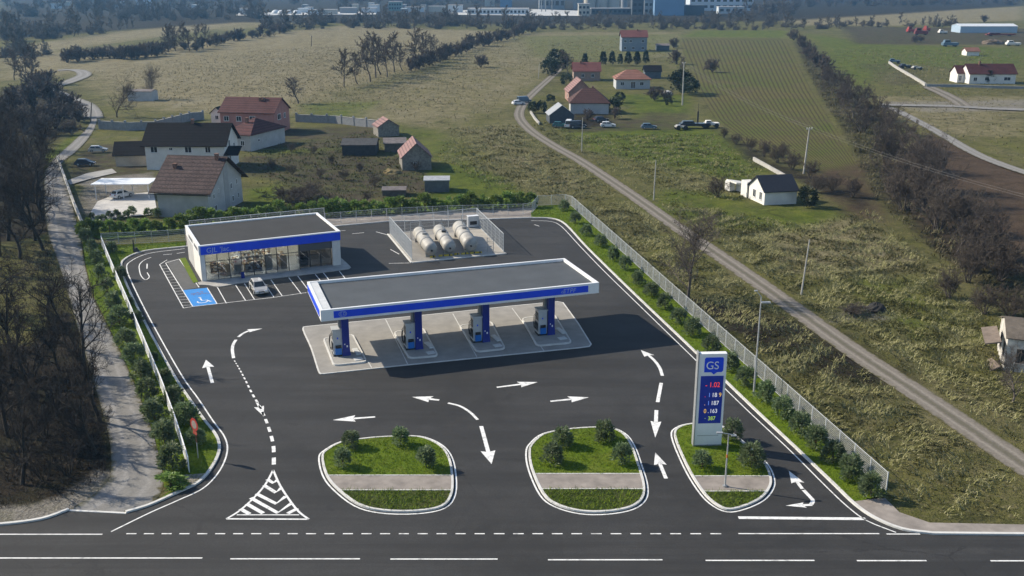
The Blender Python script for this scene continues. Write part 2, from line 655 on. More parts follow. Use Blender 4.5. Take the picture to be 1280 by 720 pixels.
REG = {  # painted-in land cover: channel -> [(photo polygon, feather metres, strength)]
    'straw': [([(0, 70), (200, 55), (430, 32), (640, 40), (620, 60), (560, 75), (420, 115), (370, 140), (255, 140), (160, 130), (120, 100), (100, 90), (0, 100)], 25, 0.85),
              ([(0, 62), (110, 45), (270, 26), (330, 27), (240, 40), (110, 57), (0, 74)], 20, 0.9),
              ([(240, 33), (470, 8), (640, 8), (640, 20), (470, 24), (280, 38)], 40, 0.5),
              ([(470, 60), (640, 40), (850, 40), (850, 70), (700, 75), (640, 130), (540, 160), (400, 145), (430, 120), (560, 80)], 18, 0.5),
              ([(870, 38), (985, 38), (985, 47), (850, 46)], 10, 0.5),
              ([(950, 22), (1280, 8), (1280, 25), (1100, 33), (1000, 30)], 20, 0.75),
              ([(990, 18), (1140, 22), (1120, 30), (1000, 32)], 20, 0.6),
              ([(950, 280), (1060, 270), (1150, 320), (1120, 350), (980, 340)], 6, 0.55),
              ([(1090, 120), (1280, 120), (1280, 170), (1200, 170), (1120, 150)], 8, 0.5),
              ([(560, 160), (640, 150), (760, 240), (700, 240), (600, 200)], 14, 0.35),
              ([(1130, 470), (1280, 500), (1280, 640), (1150, 600)], 7, 0.25)],
    'lush': [([(430, 238), (500, 218), (575, 203), (625, 222), (660, 245), (560, 247)], 5, 0.95),
             ([(470, 150), (560, 165), (600, 205), (560, 215), (525, 190)], 10, 0.45),
             ([(308, 236), (350, 230), (356, 252), (310, 264)], 4, 1.0),
             ([(700, 160), (830, 150), (900, 165), (965, 213), (930, 225), (830, 205), (740, 188)], 8, 0.8),
             ([(765, 118), (860, 118), (862, 142), (800, 147)], 8, 0.8),
             ([(830, 235), (900, 240), (940, 255), (1075, 262), (1000, 290), (880, 282), (800, 262)], 6, 0.6),
             ([(870, 38), (985, 38), (985, 47), (850, 46)], 10, 0.7),
             ([(640, 45), (850, 42), (850, 66), (760, 76), (660, 72)], 20, 0.35),
             ([(1010, 42), (1100, 55), (1280, 60), (1280, 84), (1130, 80), (1075, 110), (1040, 90)], 14, 0.6),
             ([(1140, 80), (1280, 62), (1280, 84), (1190, 86)], 10, 0.5),
             ([(40, 205), (80, 178), (100, 165), (80, 195), (55, 225)], 4, 0.9),
             ([(370, 130), (480, 125), (450, 148), (390, 150)], 10, 0.5),
             ([(1050, 330), (1150, 345), (1190, 400), (1150, 430), (1060, 380)], 8, 0.4),
             ([(320, 185), (440, 182), (420, 198), (330, 200)], 4, 0.5)],
    'dirt': [([(300, 196), (430, 186), (520, 200), (545, 238), (420, 258), (365, 256), (355, 226), (302, 216)], 5, 0.7),
             ([(300, 160), (470, 158), (490, 176), (440, 186), (310, 186)], 5, 0.6),
             ([(110, 180), (190, 180), (190, 225), (110, 240), (85, 215)], 4, 0.7),
             ([(1070, 80), (1130, 76), (1160, 100), (1110, 110)], 8, 0.3),
             ([(740, 148), (870, 150), (850, 161), (700, 166)], 4, 0.6),
             ([(1050, 33), (1290, 36), (1290, 56), (1070, 55)], 12, 0.8),
             ([(990, 215), (1092, 230), (1110, 280), (1060, 270)], 8, 0.5),
             ([(800, 140), (860, 140), (860, 152), (800, 152)], 4, 0.5)],
    'tilled': [([(1165, 168), (1290, 222), (1290, 345), (1200, 330), (1120, 250), (1110, 200)], 5, 1.0),
               ([(1000, 218), (1085, 200), (1092, 238), (1110, 280), (1060, 268)], 6, 0.6)],
    'gravel': [([(1100, 127), (1290, 124), (1290, 138), (1160, 140)], 6, 0.5),
               ([(1060, 384), (1100, 378), (1110, 400), (1040, 402)], 3, 0.5),
               ([(-20, 636), (40, 630), (80, 618), (125, 585), (141, 590), (120, 625), (88, 642), (0, 662), (-20, 662)], 1.2, 0.75),
               ([(100, 225), (190, 215), (195, 262), (125, 272), (100, 262)], 3, 0.7)],
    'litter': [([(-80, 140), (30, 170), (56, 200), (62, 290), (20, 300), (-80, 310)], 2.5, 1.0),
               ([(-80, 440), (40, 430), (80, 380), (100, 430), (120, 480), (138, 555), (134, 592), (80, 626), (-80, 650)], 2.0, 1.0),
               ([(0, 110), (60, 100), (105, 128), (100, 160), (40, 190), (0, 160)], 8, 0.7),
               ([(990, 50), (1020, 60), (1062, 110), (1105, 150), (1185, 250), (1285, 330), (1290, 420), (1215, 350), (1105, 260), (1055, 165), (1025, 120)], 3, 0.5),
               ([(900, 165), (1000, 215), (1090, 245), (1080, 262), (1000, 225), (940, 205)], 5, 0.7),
               ([(835, 370), (900, 372), (1060, 420), (1140, 478), (1060, 480), (940, 432)], 5, 0.75),  # dark band from the lone tree to the track; only borrows the litter colour
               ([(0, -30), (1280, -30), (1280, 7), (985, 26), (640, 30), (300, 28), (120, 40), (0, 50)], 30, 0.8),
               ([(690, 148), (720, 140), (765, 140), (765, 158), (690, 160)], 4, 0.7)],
}


def build_ground():
    ny, nx = 400, 420
    Ys = np.concatenate([np.linspace(-40, 55, 14)[:-1], 55 + (np.geomspace(30, 4430, ny - 13) - 30)])
    tx = np.linspace(-1, 1, nx)
    tx = np.sign(tx) * (0.75 * np.abs(tx) + 0.25 * np.abs(tx) ** 2.2)
    wid = 75 + np.maximum(Ys, 0) * 0.72
    Xg = tx[None, :] * wid[:, None]
    Yg = np.repeat(Ys[:, None], nx, 1)
    X, Y = Xg.ravel(), Yg.ravel()
    rng = np.random.default_rng(3)
    Zg = np.zeros_like(X)
    far = np.clip((Y - 330) / 500, 0, 1)
    Zg += far * (0.06 * np.sin(X / 90.0 + Y / 210.0) - 0.06)
    rough = np.clip((np.minimum(dist_many(X, Y, FORECOURT), dist_many(X, Y, TRACK, False)) - 3) / 6, 0, 1)
    rough *= ~inside_many(X, Y, FORECOURT)
    Zg += rough * 0.08 * (np.sin(X * 0.31 + 1.3 * np.sin(Y * 0.17)) * np.sin(Y * 0.23 + 0.7 * np.sin(X * 0.11)) - 1.25) * np.clip(1 - far, 0, 1)
    ch = {}
    for k, lst in REG.items():
        w = np.zeros_like(X)
        for poly, fe, s in lst:
            gp_ = GP(poly) if poly[0][1] > -25 else GP([(a, max(b, -26)) for a, b in poly])
            ins = inside_many(X, Y, gp_)
            d = dist_many(X, Y, gp_)
            d = np.where(ins, d, -d)
            w = np.maximum(w, s * np.clip(d / fe + 0.5, 0, 1))
        ch[k] = w
    pl = PLOUGH_L[::-1]
    pr = PLOUGH_R[::-1]
    lx = np.interp(Y, [p[1] for p in pl], [p[0] for p in pl])
    rx = np.interp(Y, [p[1] for p in pr], [p[0] for p in pr])
    u = (X - lx) / np.maximum(rx - lx, 1)
    okp = np.clip(np.minimum(u, 1 - u) * 25, 0, 1) * np.clip((Y - pl[0][1]) / 6, 0, 1) * np.clip((pl[-1][1] - Y) / 15, 0, 1)
    me = bpy.data.meshes.new('ground')
    vs = np.stack([X, Y, Zg], 1)
    idx = np.arange(len(Ys) * nx).reshape(len(Ys), nx)
    fs = np.stack([idx[:-1, :-1], idx[:-1, 1:], idx[1:, 1:], idx[1:, :-1]], -1).reshape(-1, 4)
    me.vertices.add(len(vs))
    me.vertices.foreach_set('co', vs.ravel())
    me.loops.add(fs.size)
    me.loops.foreach_set('vertex_index', fs.ravel())
    me.polygons.add(len(fs))
    me.polygons.foreach_set('loop_start', np.arange(0, fs.size, 4))
    me.polygons.foreach_set('loop_total', np.full(len(fs), 4))
    me.update(calc_edges=True)

    def attr(name, a):
        at = me.attributes.new(name, 'FLOAT', 'POINT')
        at.data.foreach_set('value', a.astype(np.float32))
    for k in ch:
        attr(k, ch[k])
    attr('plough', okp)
    attr('row', u)
    me.polygons.foreach_set('use_smooth', [True] * len(fs))
    b = NB('grassland')
    p = b.pos()
    n_big = b.noise(0.035, 4, 0.6, 0.5)
    n_mid = b.noise(0.22, 5, 0.62, 0.8)
    n_sw = b.noise(0.62, 6, 0.70, 2.4)           # swirled, lodged grass
    n_sw2 = b.noise(1.5, 4, 0.65, 3.0)
    n_fine = b.noise(5.0, 3, 0.7)
    n_far = b.noise(0.14, 5, 0.72, 1.6)
    n_far2 = b.noise(0.05, 4, 0.7, 1.0, b.mapped(p, (2.2, 0.7, 1), (0, 0, 0.5)))
    edge = b.math('MULTIPLY', b.math('SUBTRACT', b.noise(0.3, 4, 0.65), 0.5), 0.9)
    edge2 = b.math('ADD', b.math('MULTIPLY', b.math('SUBTRACT', n_sw, 0.5), 0.7), b.math('MULTIPLY', b.math('SUBTRACT', b.noise(0.11, 4, 0.7, 0.6), 0.5), 1.1))

    def mask(name):
        v = b.attr(name).outputs['Fac']
        q = b.math('ADD', b.math('ADD', v, edge), edge2)
        q = b.math('MULTIPLY', q, 1.35)
        return b.math('MULTIPLY', b.math('MINIMUM', b.math('MAXIMUM', q, 0.0), 1.0), b.math('MINIMUM', b.math('MULTIPLY', v, 3.0), 1.0), True)
    grass = b.mix(b.ramp(n_mid, [(0.35, 0.0), (0.65, 1.0)]), (0.105, 0.116, 0.024), (0.185, 0.176, 0.050))
    grass = b.mix(b.ramp(n_big, [(0.35, 0.0), (0.7, 0.7)]), grass, (0.100, 0.088, 0.042))
    grass = b.mix(b.ramp(n_sw, [(0.50, 0.0), (0.62, 0.75)]), grass, (0.170, 0.148, 0.074))
    grass = b.mix(b.ramp(n_sw2, [(0.34, 0.75), (0.47, 0.0)]), grass, (0.026, 0.031, 0.011))
    straw = b.mix(b.ramp(n_mid, [(0.3, 0.0), (0.7, 1.0)]), (0.215, 0.185, 0.100), (0.31, 0.265, 0.155))
    straw = b.mix(b.ramp(n_sw, [(0.35, 0.7), (0.5, 0.0)]), straw, (0.075, 0.066, 0.030))
    lush = b.mix(b.ramp(n_mid, [(0.35, 0.0), (0.65, 1.0)]), (0.068, 0.100, 0.012), (0.145, 0.175, 0.022))
    lush = b.mix(b.ramp(n_sw, [(0.52, 0.0), (0.68, 0.6)]), lush, (0.135, 0.148, 0.035))
    lush = b.mix(b.ramp(n_sw2, [(0.33, 0.7), (0.46, 0.0)]), lush, (0.022, 0.036, 0.008))
    dirt = b.mix(b.ramp(n_mid, [(0.3, 0.0), (0.7, 1.0)]), (0.042, 0.034, 0.023), (0.105, 0.082, 0.058))
    dirt = b.mix(b.ramp(n_far, [(0.48, 0.0), (0.6, 0.75)]), dirt, (0.070, 0.082, 0.026))
    dirt = b.mix(b.ramp(n_sw, [(0.52, 0.0), (0.66, 0.8)]), dirt, (0.075, 0.078, 0.030))
    tilled = b.mix(b.ramp(n_mid, [(0.3, 0.0), (0.7, 1.0)]), (0.070, 0.046, 0.030), (0.125, 0.086, 0.058))
    tilled = b.mix(b.ramp(n_sw2, [(0.36, 0.7), (0.5, 0.0)]), tilled, (0.038, 0.026, 0.018))
    grav = b.mix(b.ramp(n_sw2, [(0.35, 0.0), (0.65, 1.0)]), (0.170, 0.155, 0.132), (0.330, 0.305, 0.270))
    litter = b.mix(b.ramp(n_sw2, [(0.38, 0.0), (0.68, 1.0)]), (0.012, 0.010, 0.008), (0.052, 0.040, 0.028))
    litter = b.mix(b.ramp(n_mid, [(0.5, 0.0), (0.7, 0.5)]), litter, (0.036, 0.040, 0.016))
    # ploughed strip: sown rows
    row = b.attr('row').outputs['Fac']
    wob = b.math('MULTIPLY', b.math('SUBTRACT', b.noise(0.05, 3), 0.5), 0.012)
    tri = b.math('ABSOLUTE', b.math('SUBTRACT', b.math('FRACT', b.math('MULTIPLY', b.math('ADD', row, wob), 27.0)), 0.5))
    plg = b.mix(b.ramp(n_big, [(0.3, 0.0), (0.65, 1.0)]), (0.100, 0.125, 0.024), (0.150, 0.130, 0.046))
    plg = b.mix(b.ramp(b.math('ADD', tri, b.math('MULTIPLY', edge, 0.16)), [(0.10, 0.8), (0.26, 0.0)]), plg, (0.050, 0.042, 0.022))
    plg = b.mix(b.ramp(n_far, [(0.50, 0.0), (0.62, 0.65)]), plg, (0.105, 0.080, 0.048))
    plg = b.mix(b.ramp(n_sw, [(0.53, 0.0), (0.7, 0.4)]), plg, (0.15, 0.14, 0.06))
    grass = b.mix(b.ramp(n_far, [(0.36, 0.7), (0.48, 0.0)]), grass, (0.042, 0.047, 0.016))
    grass = b.mix(b.ramp(n_far2, [(0.5, 0.0), (0.66, 0.7)]), grass, (0.175, 0.155, 0.078))
    straw = b.mix(b.ramp(n_far, [(0.36, 0.75), (0.48, 0.0)]), straw, (0.095, 0.080, 0.042))
    straw = b.mix(b.ramp(n_far2, [(0.5, 0.0), (0.68, 0.7)]), straw, (0.29, 0.255, 0.165))
    lush = b.mix(b.ramp(n_far, [(0.36, 0.5), (0.48, 0.0)]), lush, (0.045, 0.055, 0.014))
    c = b.mix(mask('straw'), grass, straw)
    c = b.mix(mask('lush'), c, lush)
    c = b.mix(mask('dirt'), c, dirt)
    c = b.mix(b.attr('plough').outputs['Fac'], c, plg)
    c = b.mix(mask('tilled'), c, tilled)
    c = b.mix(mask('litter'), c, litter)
    c = b.mix(mask('gravel'), c, grav)
    c = b.mix(b.ramp(n_fine, [(0.35, 0.45), (0.6, 0.0)]), c, (0.02, 0.02, 0.01))
    b.set(c, 0.95, 0, 0.08)
    h = b.math('ADD', b.math('MULTIPLY', n_sw, 1.0), b.math('MULTIPLY', n_sw2, 0.7))
    h = b.math('ADD', h, b.math('MULTIPLY', n_fine, 0.25))
    b.bump(h, 0.8, 0.35)
    me.materials.append(b.m)
    o = link(bpy.data.objects.new('ground', me))
    tag(o, kind='structure')
    return o


ground = build_ground()


def sheet(name, polys, z, m, kind='structure'):
    mb = MB()
    for p in polys:
        mb.sheet(p if area(p) > 0 else p[::-1], z)
    return tag(mb.build(name, m), kind=kind)


# ------------------------------------------------------------------ roads
ROADM = asphalt('road_asphalt', (0.042, 0.0415, 0.041), True)
FOREM = asphalt('forecourt_asphalt', (0.0385, 0.0380, 0.0375))
sheet('main_road', [[(-170, 30), (170, 30), (170, Y_ROAD), (-170, Y_ROAD)]], 0.03, ROADM)
sheet('forecourt_pavement', [FORECOURT], 0.03, FOREM)


def track_mat(name, c, rut, strip):
    b = NB(name)
    u = b.attr('across').outputs['Fac']
    e = b.math('MULTIPLY', b.math('SUBTRACT', b.noise(0.9, 4, 0.65, 0.5), 0.5), 0.55)
    d = b.math('ABSOLUTE', b.math('SUBTRACT', b.math('ADD', u, b.math('MULTIPLY', e, 0.35)), 0.5))
    n = b.noise(2.2, 4, 0.65)
    col = b.mix(b.ramp(n, [(0.3, 0.0), (0.7, 1.0)]), tuple(x * 0.75 for x in c), c)
    col = b.mix(b.ramp(d, [(0.05, strip), (0.14, 0.0)]), col, (0.085, 0.082, 0.05))
    col = b.mix(b.ramp(d, [(0.14, 0.0), (0.2, 0.6), (0.3, 0.0)]), col, rut)
    col = b.mix(b.ramp(b.math('ADD', d, e), [(0.40, 0.0), (0.52, 1.0)]), col, (0.085, 0.080, 0.038))
    col = b.mix(b.ramp(b.noise(9, 2), [(0.3, 0.4), (0.55, 0.0)]), col, tuple(x * 0.5 for x in c))
    b.set(col, 0.95, 0, 0.1)
    b.bump(n, 0.5, 0.08)
    return b.m


def strip_between(name, L, Rr, z, m, k=8):
    """a road sheet with its own crosswise coordinate"""
    v, f, a = [], [], []
    n = len(L)
    for i in range(n):
        for j in range(k + 1):
            t = j / k
            v.append((L[i][0] + (Rr[i][0] - L[i][0]) * t, L[i][1] + (Rr[i][1] - L[i][1]) * t, z))
            a.append(t)
    for i in range(n - 1):
        for j in range(k):
            q = i * (k + 1) + j
            f.append((q, q + 1, q + k + 2, q + k + 1))
    me = bpy.data.meshes.new(name)
    me.from_pydata(v, [], f)
    at = me.attributes.new('across', 'FLOAT', 'POINT')
    at.data.foreach_set('value', a)
    me.materials.append(m)
    me.update()
    if me.polygons[0].normal.z < 0:
        me.flip_normals()
    return tag(link(bpy.data.objects.new(name, me)), kind='structure')


M_LANE = track_mat('gravel_lane', (0.265, 0.255, 0.24), (0.32, 0.31, 0.295), 0.10)
M_TRACK = track_mat('dirt_track', (0.225, 0.20, 0.17), (0.31, 0.28, 0.24), 0.6)
strip_between('gravel_lane_road', smooth_line(LANE_L, n=4), smooth_line(LANE_R, n=4), 0.022, M_LANE)
strip_between('dirt_track_road', offset_line(TRACK, 1.6), offset_line(TRACK, -1.6), 0.05, M_TRACK)
strip_between('winding_lane_road', offset_line(FARLANE, 3.0), offset_line(FARLANE, -3.0), 0.12, M_LANE)
YARD = smooth_line(GP([(1100, 133), (1115, 136), (1140, 148), (1175, 167), (1215, 190), (1255, 207), (1330, 232)]), n=4)
strip_between('field_path', offset_line(YARD, 1.6), offset_line(YARD, -1.6), 0.12, M_LANE)
YARD2 = smooth_line(GP([(1100, 131), (1140, 132), (1190, 133), (1240, 136), (1330, 139)]), n=4)
strip_between('farm_access_road', offset_line(YARD2, 3.0), offset_line(YARD2, -3.0), 0.16, M_LANE)
YARD3 = smooth_line(GP([(1160, 109), (1178, 117), (1195, 126), (1205, 133)]), n=4)
strip_between('farm_drive_path', offset_line(YARD3, 2.6), offset_line(YARD3, -2.6), 0.2, M_TRACK)

# ------------------------------------------------------------------ verges, kerbs, pavements
FENCE_L = GP([(127.5, 307), (140, 338), (160, 385), (185, 446), (205, 495), (222, 543), (237, 592)])
VERGE_L = offset_line(ASPH_L[5:], 0.15)[::1] + GP([(232, 303), (128, 308), (103, 300), (107, 330), (117, 370), (139, 415), (167, 475), (193, 545), (204, 590), (205, 610), (214, 614)])
sheet('left_verge_lawn', [VERGE_L], 0.11, M_LAWN)
VERGE_R = [p for p in offset_line(ASPH_R[:40], 0.15)] + GP([(1073, 628), (1108, 619), (712, 256.5), (672, 258), (664, 266)])
sheet('right_verge_lawn', [VERGE_R], 0.11, M_LAWN)
sheet('hedge_lawn', [GP([(100, 292), (130, 300), (232, 290), (300, 284), (424, 271), (540, 265), (668, 259), (672, 246), (560, 250), (420, 262), (330, 272), (200, 280), (105, 282)])], 0.07, M_LAWN)
sheet('back_pavement', [GP([(233, 307.5), (330, 295), (424, 282), (486, 276.5), (612, 273.5), (664, 271.5), (668, 260), (540, 266), (424, 272.5), (300, 285.5), (232, 292)])], 0.09, M_PAVE)
sheet('roadside_pavement', [GP([(1064, 629), (1073, 627.5), (1106, 624), (1124, 642), (1162, 655), (1280, 657.5), (1560, 660), (1560, 669.5), (1280, 668.5), (1168, 667.5), (1130, 662), (1094, 648)])], 0.13, M_PAVE)
sheet('corner_pavement', [GP([(214, 604), (232, 595), (262, 593), (252, 603), (224, 617)])], 0.13, M_PAVE)
mb = MB()
ribbon(mb, ASPH_L, 0.26, 0.0, 0.17, off=0.13)
ribbon(mb, ASPH_LL, 0.26, 0.0, 0.17, off=0.13)
tag(mb.build('left_kerb', M_KERB), kind='structure')
mb = MB()
ribbon(mb, ASPH_R, 0.26, 0.0, 0.17, off=0.13)
ribbon(mb, ASPH_B, 0.26, 0.0, 0.17, off=0.13)
tag(mb.build('right_kerb', M_KERB), kind='structure')
mb = MB()
ribbon(mb, GP([(87, 638.5), (158, 642)]), 0.22, 0.0, 0.07)
tag(mb.build('lane_mouth_kerb', M_KERB), kind='structure')

# ------------------------------------------------------------------ traffic islands
ISL = [
    ([(399, 572), (406, 563), (425.7, 552.6), (455, 548), (485.5, 545.6), (524, 545.6), (548.8, 554.4), (562.8, 568.4), (569, 589.5), (569, 617.7), (555.8, 635.5), (520.6, 642.5), (475, 641.5), (443, 632.5), (415, 610.6), (403, 593)], 596, 614.5),
    ([(657.8, 566), (663, 554.4), (680, 542), (717.5, 535.5), (759.7, 534.5), (780.8, 542), (793, 558), (802, 582.5), (809, 607), (807, 624.7), (791, 637), (759.7, 643), (724.5, 642.5), (693, 633.5), (675, 619), (661, 588)], 594, 613),
    ([(839.6, 546), (845.8, 534.6), (864.6, 529.5), (888, 529), (905, 534), (925, 549), (945, 566), (961, 583), (967.5, 599), (966, 611.7), (954, 626), (930, 637), (908, 640), (887.5, 630), (871, 611.7), (854, 582.5)], 597, 616),
]


def clip_y(poly, ylo, yhi):
    def half(pp, y, keep):
        o = []
        for i in range(len(pp)):
            a, b = pp[i], pp[(i + 1) % len(pp)]
            ia, ib = keep(a[1], y), keep(b[1], y)
            if ia:
                o.append(a)
            if ia != ib:
                t = (y - a[1]) / (b[1] - a[1])
                o.append((a[0] + (b[0] - a[0]) * t, y))
        return o
    pp = half(poly, ylo, lambda v, y: v >= y)
    return half(pp, yhi, lambda v, y: v <= y)


LAWNS = [(VERGE_L, 0.11), (VERGE_R, 0.11)]
for n_, (px, v0, v1) in enumerate(ISL):
    line = smooth_line(GP(px), True, 4)
    if area(line) < 0:
        line = line[::-1]
    mb = MB()
    ribbon(mb, line, 0.20, 0.03, 0.15, True, off=0.30)
    k = tag(mb.build('traffic_island_kerb', M_KERB), kind='structure')
    mb = MB()
    ribbon(mb, line, 0.14, 0.036, 0, True, off=-0.02)
    tag(mb.build('traffic_island_edge_line_marking_road', M_LINE), kind='structure')
    inner = offset_line(line, 0.36, True)
    ya, yb = G(640, v0)[1], G(640, v1)[1]
    LAWNS += [(clip_y(inner, ya, 1e5), 0.14), (clip_y(inner, -1e5, yb), 0.14)]
    tag(MB().prism(clip_y(inner, ya, 1e5), 0.03, 0.14).build('traffic_island_lawn', M_LAWN), kind='structure')
    tag(MB().prism(clip_y(inner, yb, ya), 0.03, 0.15).build('traffic_island_path', M_PAVE), kind='structure')
    tag(MB().prism(clip_y(inner, -1e5, yb), 0.03, 0.14).build('traffic_island_grass_verge_lawn', M_LAWN2), kind='structure')
    mb = MB()
    for yy in (ya, yb):
        c_ = clip_y(inner, yy - 0.06, yy + 0.06)
        mb.prism(c_, 0.03, 0.175)
    tag(mb.build('traffic_island_path_kerb', M_KERB), kind='structure')

# ------------------------------------------------------------------ road paint
Z_P = 0.036
mb = MB()
for u0, u1, v in ((-260, 128, 668.3), (923, 1099, 667.5), (1108, 1150, 668)):
    ribbon(mb, GP([(u0, v), (u1, v)]), 0.13, Z_P)
u = 158.0
while u < 905:
    ribbon(mb, GP([(u, 667.6), (u + 12.5 + 0.8 * (u > 600), 667.6)]), 0.13, Z_P)
    u += 22.0 + (u - 158) * 0.0045
for u0, u1, v in ((-400, 253, 698), (288, 450, 699), (488, 622, 699.3), (685, 828, 700.2), (882, 1018, 701), (1071, 1158, 701.3), (1238, 1420, 701.5)):
    ribbon(mb, GP([(u0, v), (u1, v)]), 0.14, Z_P)
ribbon(mb, GP([(923, 647.5), (1082, 649)]), 0.38, Z_P)
tag(mb.build('road_lane_line', M_LINE), kind='structure')
mb = MB()
ribbon(mb, smooth_line(GP([(139, 665), (187, 641.5), (222, 626), (255, 610), (275, 588), (284, 565), (281, 547), (266, 526), (248, 499), (225, 466), (188, 400), (166, 356), (158.5, 336), (163, 327), (186, 317), (231, 311)]), n=5), 0.14, Z_P)
ribbon(mb, smooth_line(GP([(664, 276), (688, 277), (702, 283.5), (725, 308), (755, 339), (795, 378), (865, 446), (935, 514), (985, 561), (1034, 610), (1062, 636), (1085, 652), (1120, 666)]), n=4), 0.12, Z_P)
tag(mb.build('forecourt_edge_line', M_LINE), kind='structure')


def arrow(px, w=0.24, hl=1.5, hw=1.0, taper=False, head=True, tail_head=False):
    pts = GP(px)
    if len(pts) > 2:
        pts = smooth_line(pts, n=6)
    m = MB()
    if head:
        L = seg_len(pts)[-1]
        (bp, ba) = along(pts, L - hl)
        body = [p for p, s in zip(pts, seg_len(pts)) if s < L - hl] + [bp]
        tip = Vector(pts[-1])
        dv = (tip - Vector(bp)).normalized()
        nv = Vector((-dv.y, dv.x))
        b1, b2 = Vector(bp) + nv * hw / 2 - dv * 0.22, Vector(bp) - nv * hw / 2 - dv * 0.22
        m.add([(tip.x, tip.y, Z_P), (b1.x, b1.y, Z_P), (bp[0], bp[1], Z_P), (b2.x, b2.y, Z_P)], [(0, 1, 2), (0, 2, 3)])
    else:
        body = pts
    if len(body) > 1:
        if taper:
            a, b_ = Vector(body[0]), Vector(body[-1])
            nv = Vector((-(b_ - a).y, (b_ - a).x)).normalized()
            q = [a + nv * w * 0.45, b_ + nv * w * 0.62, b_ - nv * w * 0.62, a - nv * w * 0.45]
            m.add([(p.x, p.y, Z_P) for p in q], [(3, 2, 1, 0)])
        else:
            ribbon(m, body, w, Z_P)
    o = tag(m.build('road_arrow_marking', M_LINE), kind='structure')
    return o


arrow([(265.5, 479), (257.5, 450)], 0.34, 2.2, 1.25)
arrow([(292, 448), (290.5, 438), (291.5, 431), (295, 425)], 0.34, head=False)
arrow([(298, 421.5), (304, 417), (314, 413), (328, 411)], 0.34, 1.5, 1.15)
arrow([(469, 521.5), (416, 525.5)], 0.30, 1.9, 1.45, True)
arrow([(549, 500.5), (515, 496.5)], 0.34, 1.8, 1.5, True)
arrow([(560, 504), (575, 508), (588, 516), (597, 525)], 0.28, head=False)
arrow([(601.5, 533), (614.5, 580.5)], 0.36, 2.3, 1.3)
arrow([(621, 484.5), (672, 478)], 0.30, 1.8, 1.5, True)
arrow([(688, 502), (736, 497)], 0.30, 1.8, 1.5, True)
arrow([(828, 470), (824, 459), (815, 448), (801, 438)], 0.34, 1.7, 1.25)
arrow([(826.5, 479), (822, 503)], 0.36, head=False)
arrow([(820.5, 513), (819, 547.5)], 0.36, 3.3, 1.0)
arrow([(832.5, 598.5), (819, 566)], 0.32, 2.1, 1.1)
arrow([(1004, 613), (986, 589)], 0.30, 1.9, 1.1)
arrow([(1003, 611.5), (1012, 621), (1016, 626), (1014, 631)], 0.32, head=False)
arrow([(1015, 631.5), (982, 632.5)], 0.30, 1.35, 0.8)
mb = MB()
cur = smooth_line(GP([(293, 451), (299, 461), (306, 474), (315, 492), (325, 509), (333, 527), (338.6, 544), (342, 560), (342.3, 586)]), n=8)
L = seg_len(cur)[-1]
s = 0.0
while s < L - 0.5:
    ln = 0.4 + 1.0 * (s / L)
    q = [along(cur, s + ln * t)[0] for t in (0, 0.33, 0.66, 1)]
    ribbon(mb, q, 0.12 + 0.24 * (s / L), Z_P)
    s += ln * 1.85
tag(mb.build('road_guide_dash_marking', M_LINE), kind='structure')
arrow([(321, 503), (330, 521)], 0.2, 2.3, 0.95)

# chevron wedge
mb = MB()
apex, bl, br = (341.5, 588), (283, 649), (386, 649.5)
le = smooth_line(GP([apex, (331, 607), (313, 627), (297, 640.5), bl]), n=4)
re = smooth_line(GP([apex, (350, 607), (363, 627), (374, 640.5), br]), n=4)
ribbon(mb, le, 0.18, Z_P)
ribbon(mb, re, 0.18, Z_P)
ribbon(mb, [le[-1], re[-1]], 0.18, Z_P)
ribbon(mb, GP([(296, 644), (374, 644)]), 0.13, Z_P)
for k_, q in enumerate(([(334, 599.5), (341.5, 604), (346.5, 600.5)], [(330, 607), (344.5, 616), (351.5, 610.5)], [(320.5, 617.5), (345, 630), (357, 621)], [(313.5, 622.8), (347, 641.5), (365, 629)])):
    ribbon(mb, GP(q), 0.36, Z_P + 0.001 + k_ * 1e-4)
for q in ([(308.5, 630.3), (329, 642)], [(300.5, 636.5), (312, 643)], [(359.5, 642.4), (372, 636)]):
    ribbon(mb, GP(q), 0.36, Z_P + 0.001)
tag(mb.build('road_chevron_marking', M_LINE), kind='structure')

# parking bays
sheet('parking_pad_pavement', [GP([(208, 326.6), (224, 324), (249, 359.5), (228.7, 363)])], 0.034, plain('worn_grey_paving', (0.10, 0.10, 0.098), 0.9, 0.2))
sheet('wall_strip_lawn', [GP([(224.5, 323.6), (232, 322.6), (247.7, 353), (241.6, 354.3)])], 0.09, M_LAWN)
sheet('disabled_bay_road_marking', [GP([(228.7, 363), (259, 360), (271.4, 380), (241, 383.5)])], 0.035, M_BAYBLUE)
mb = MB()
W_L = 0.12
for a_, b_ in (((199.6, 331), (229.4, 385.4)), ((207, 329), (241, 383.5)), ((224, 324), (249, 359.5)), ((229.4, 385.4), (241, 383.5)), ((241, 383.5), (307, 376)),
               ((307, 376), (342.6, 372)), ((342.6, 372), (383, 366)), ((259, 360), (271.4, 380)), ((271.5, 359), (283, 379.4)), ((294.5, 356.6), (307, 376)), ((305.6, 354.7), (318, 374.5)),
               ((331, 355), (342.6, 372)), ((338.7, 350), (353, 370.6)), ((361, 347.3), (376.6, 367.7)), ((372, 345), (384, 361)), ((394, 343), (406, 358)), ((404, 341), (416, 356)), ((424, 339), (432, 349)),
               ((199.6, 331), (209, 325)), ((207, 329), (224, 324))):
    ribbon(mb, GP([a_, b_]), W_L, 0.0405)
for i in range(15):
    t0 = (i + 0.6) / 15.5
    a_ = (199.6 + 29.8 * t0, 331 + 54.4 * t0)
    b_ = (207 + 34 * (t0 + 0.02), 329 + 54.5 * (t0 + 0.02))
    ribbon(mb, GP([a_, b_]), 0.07, 0.0402)
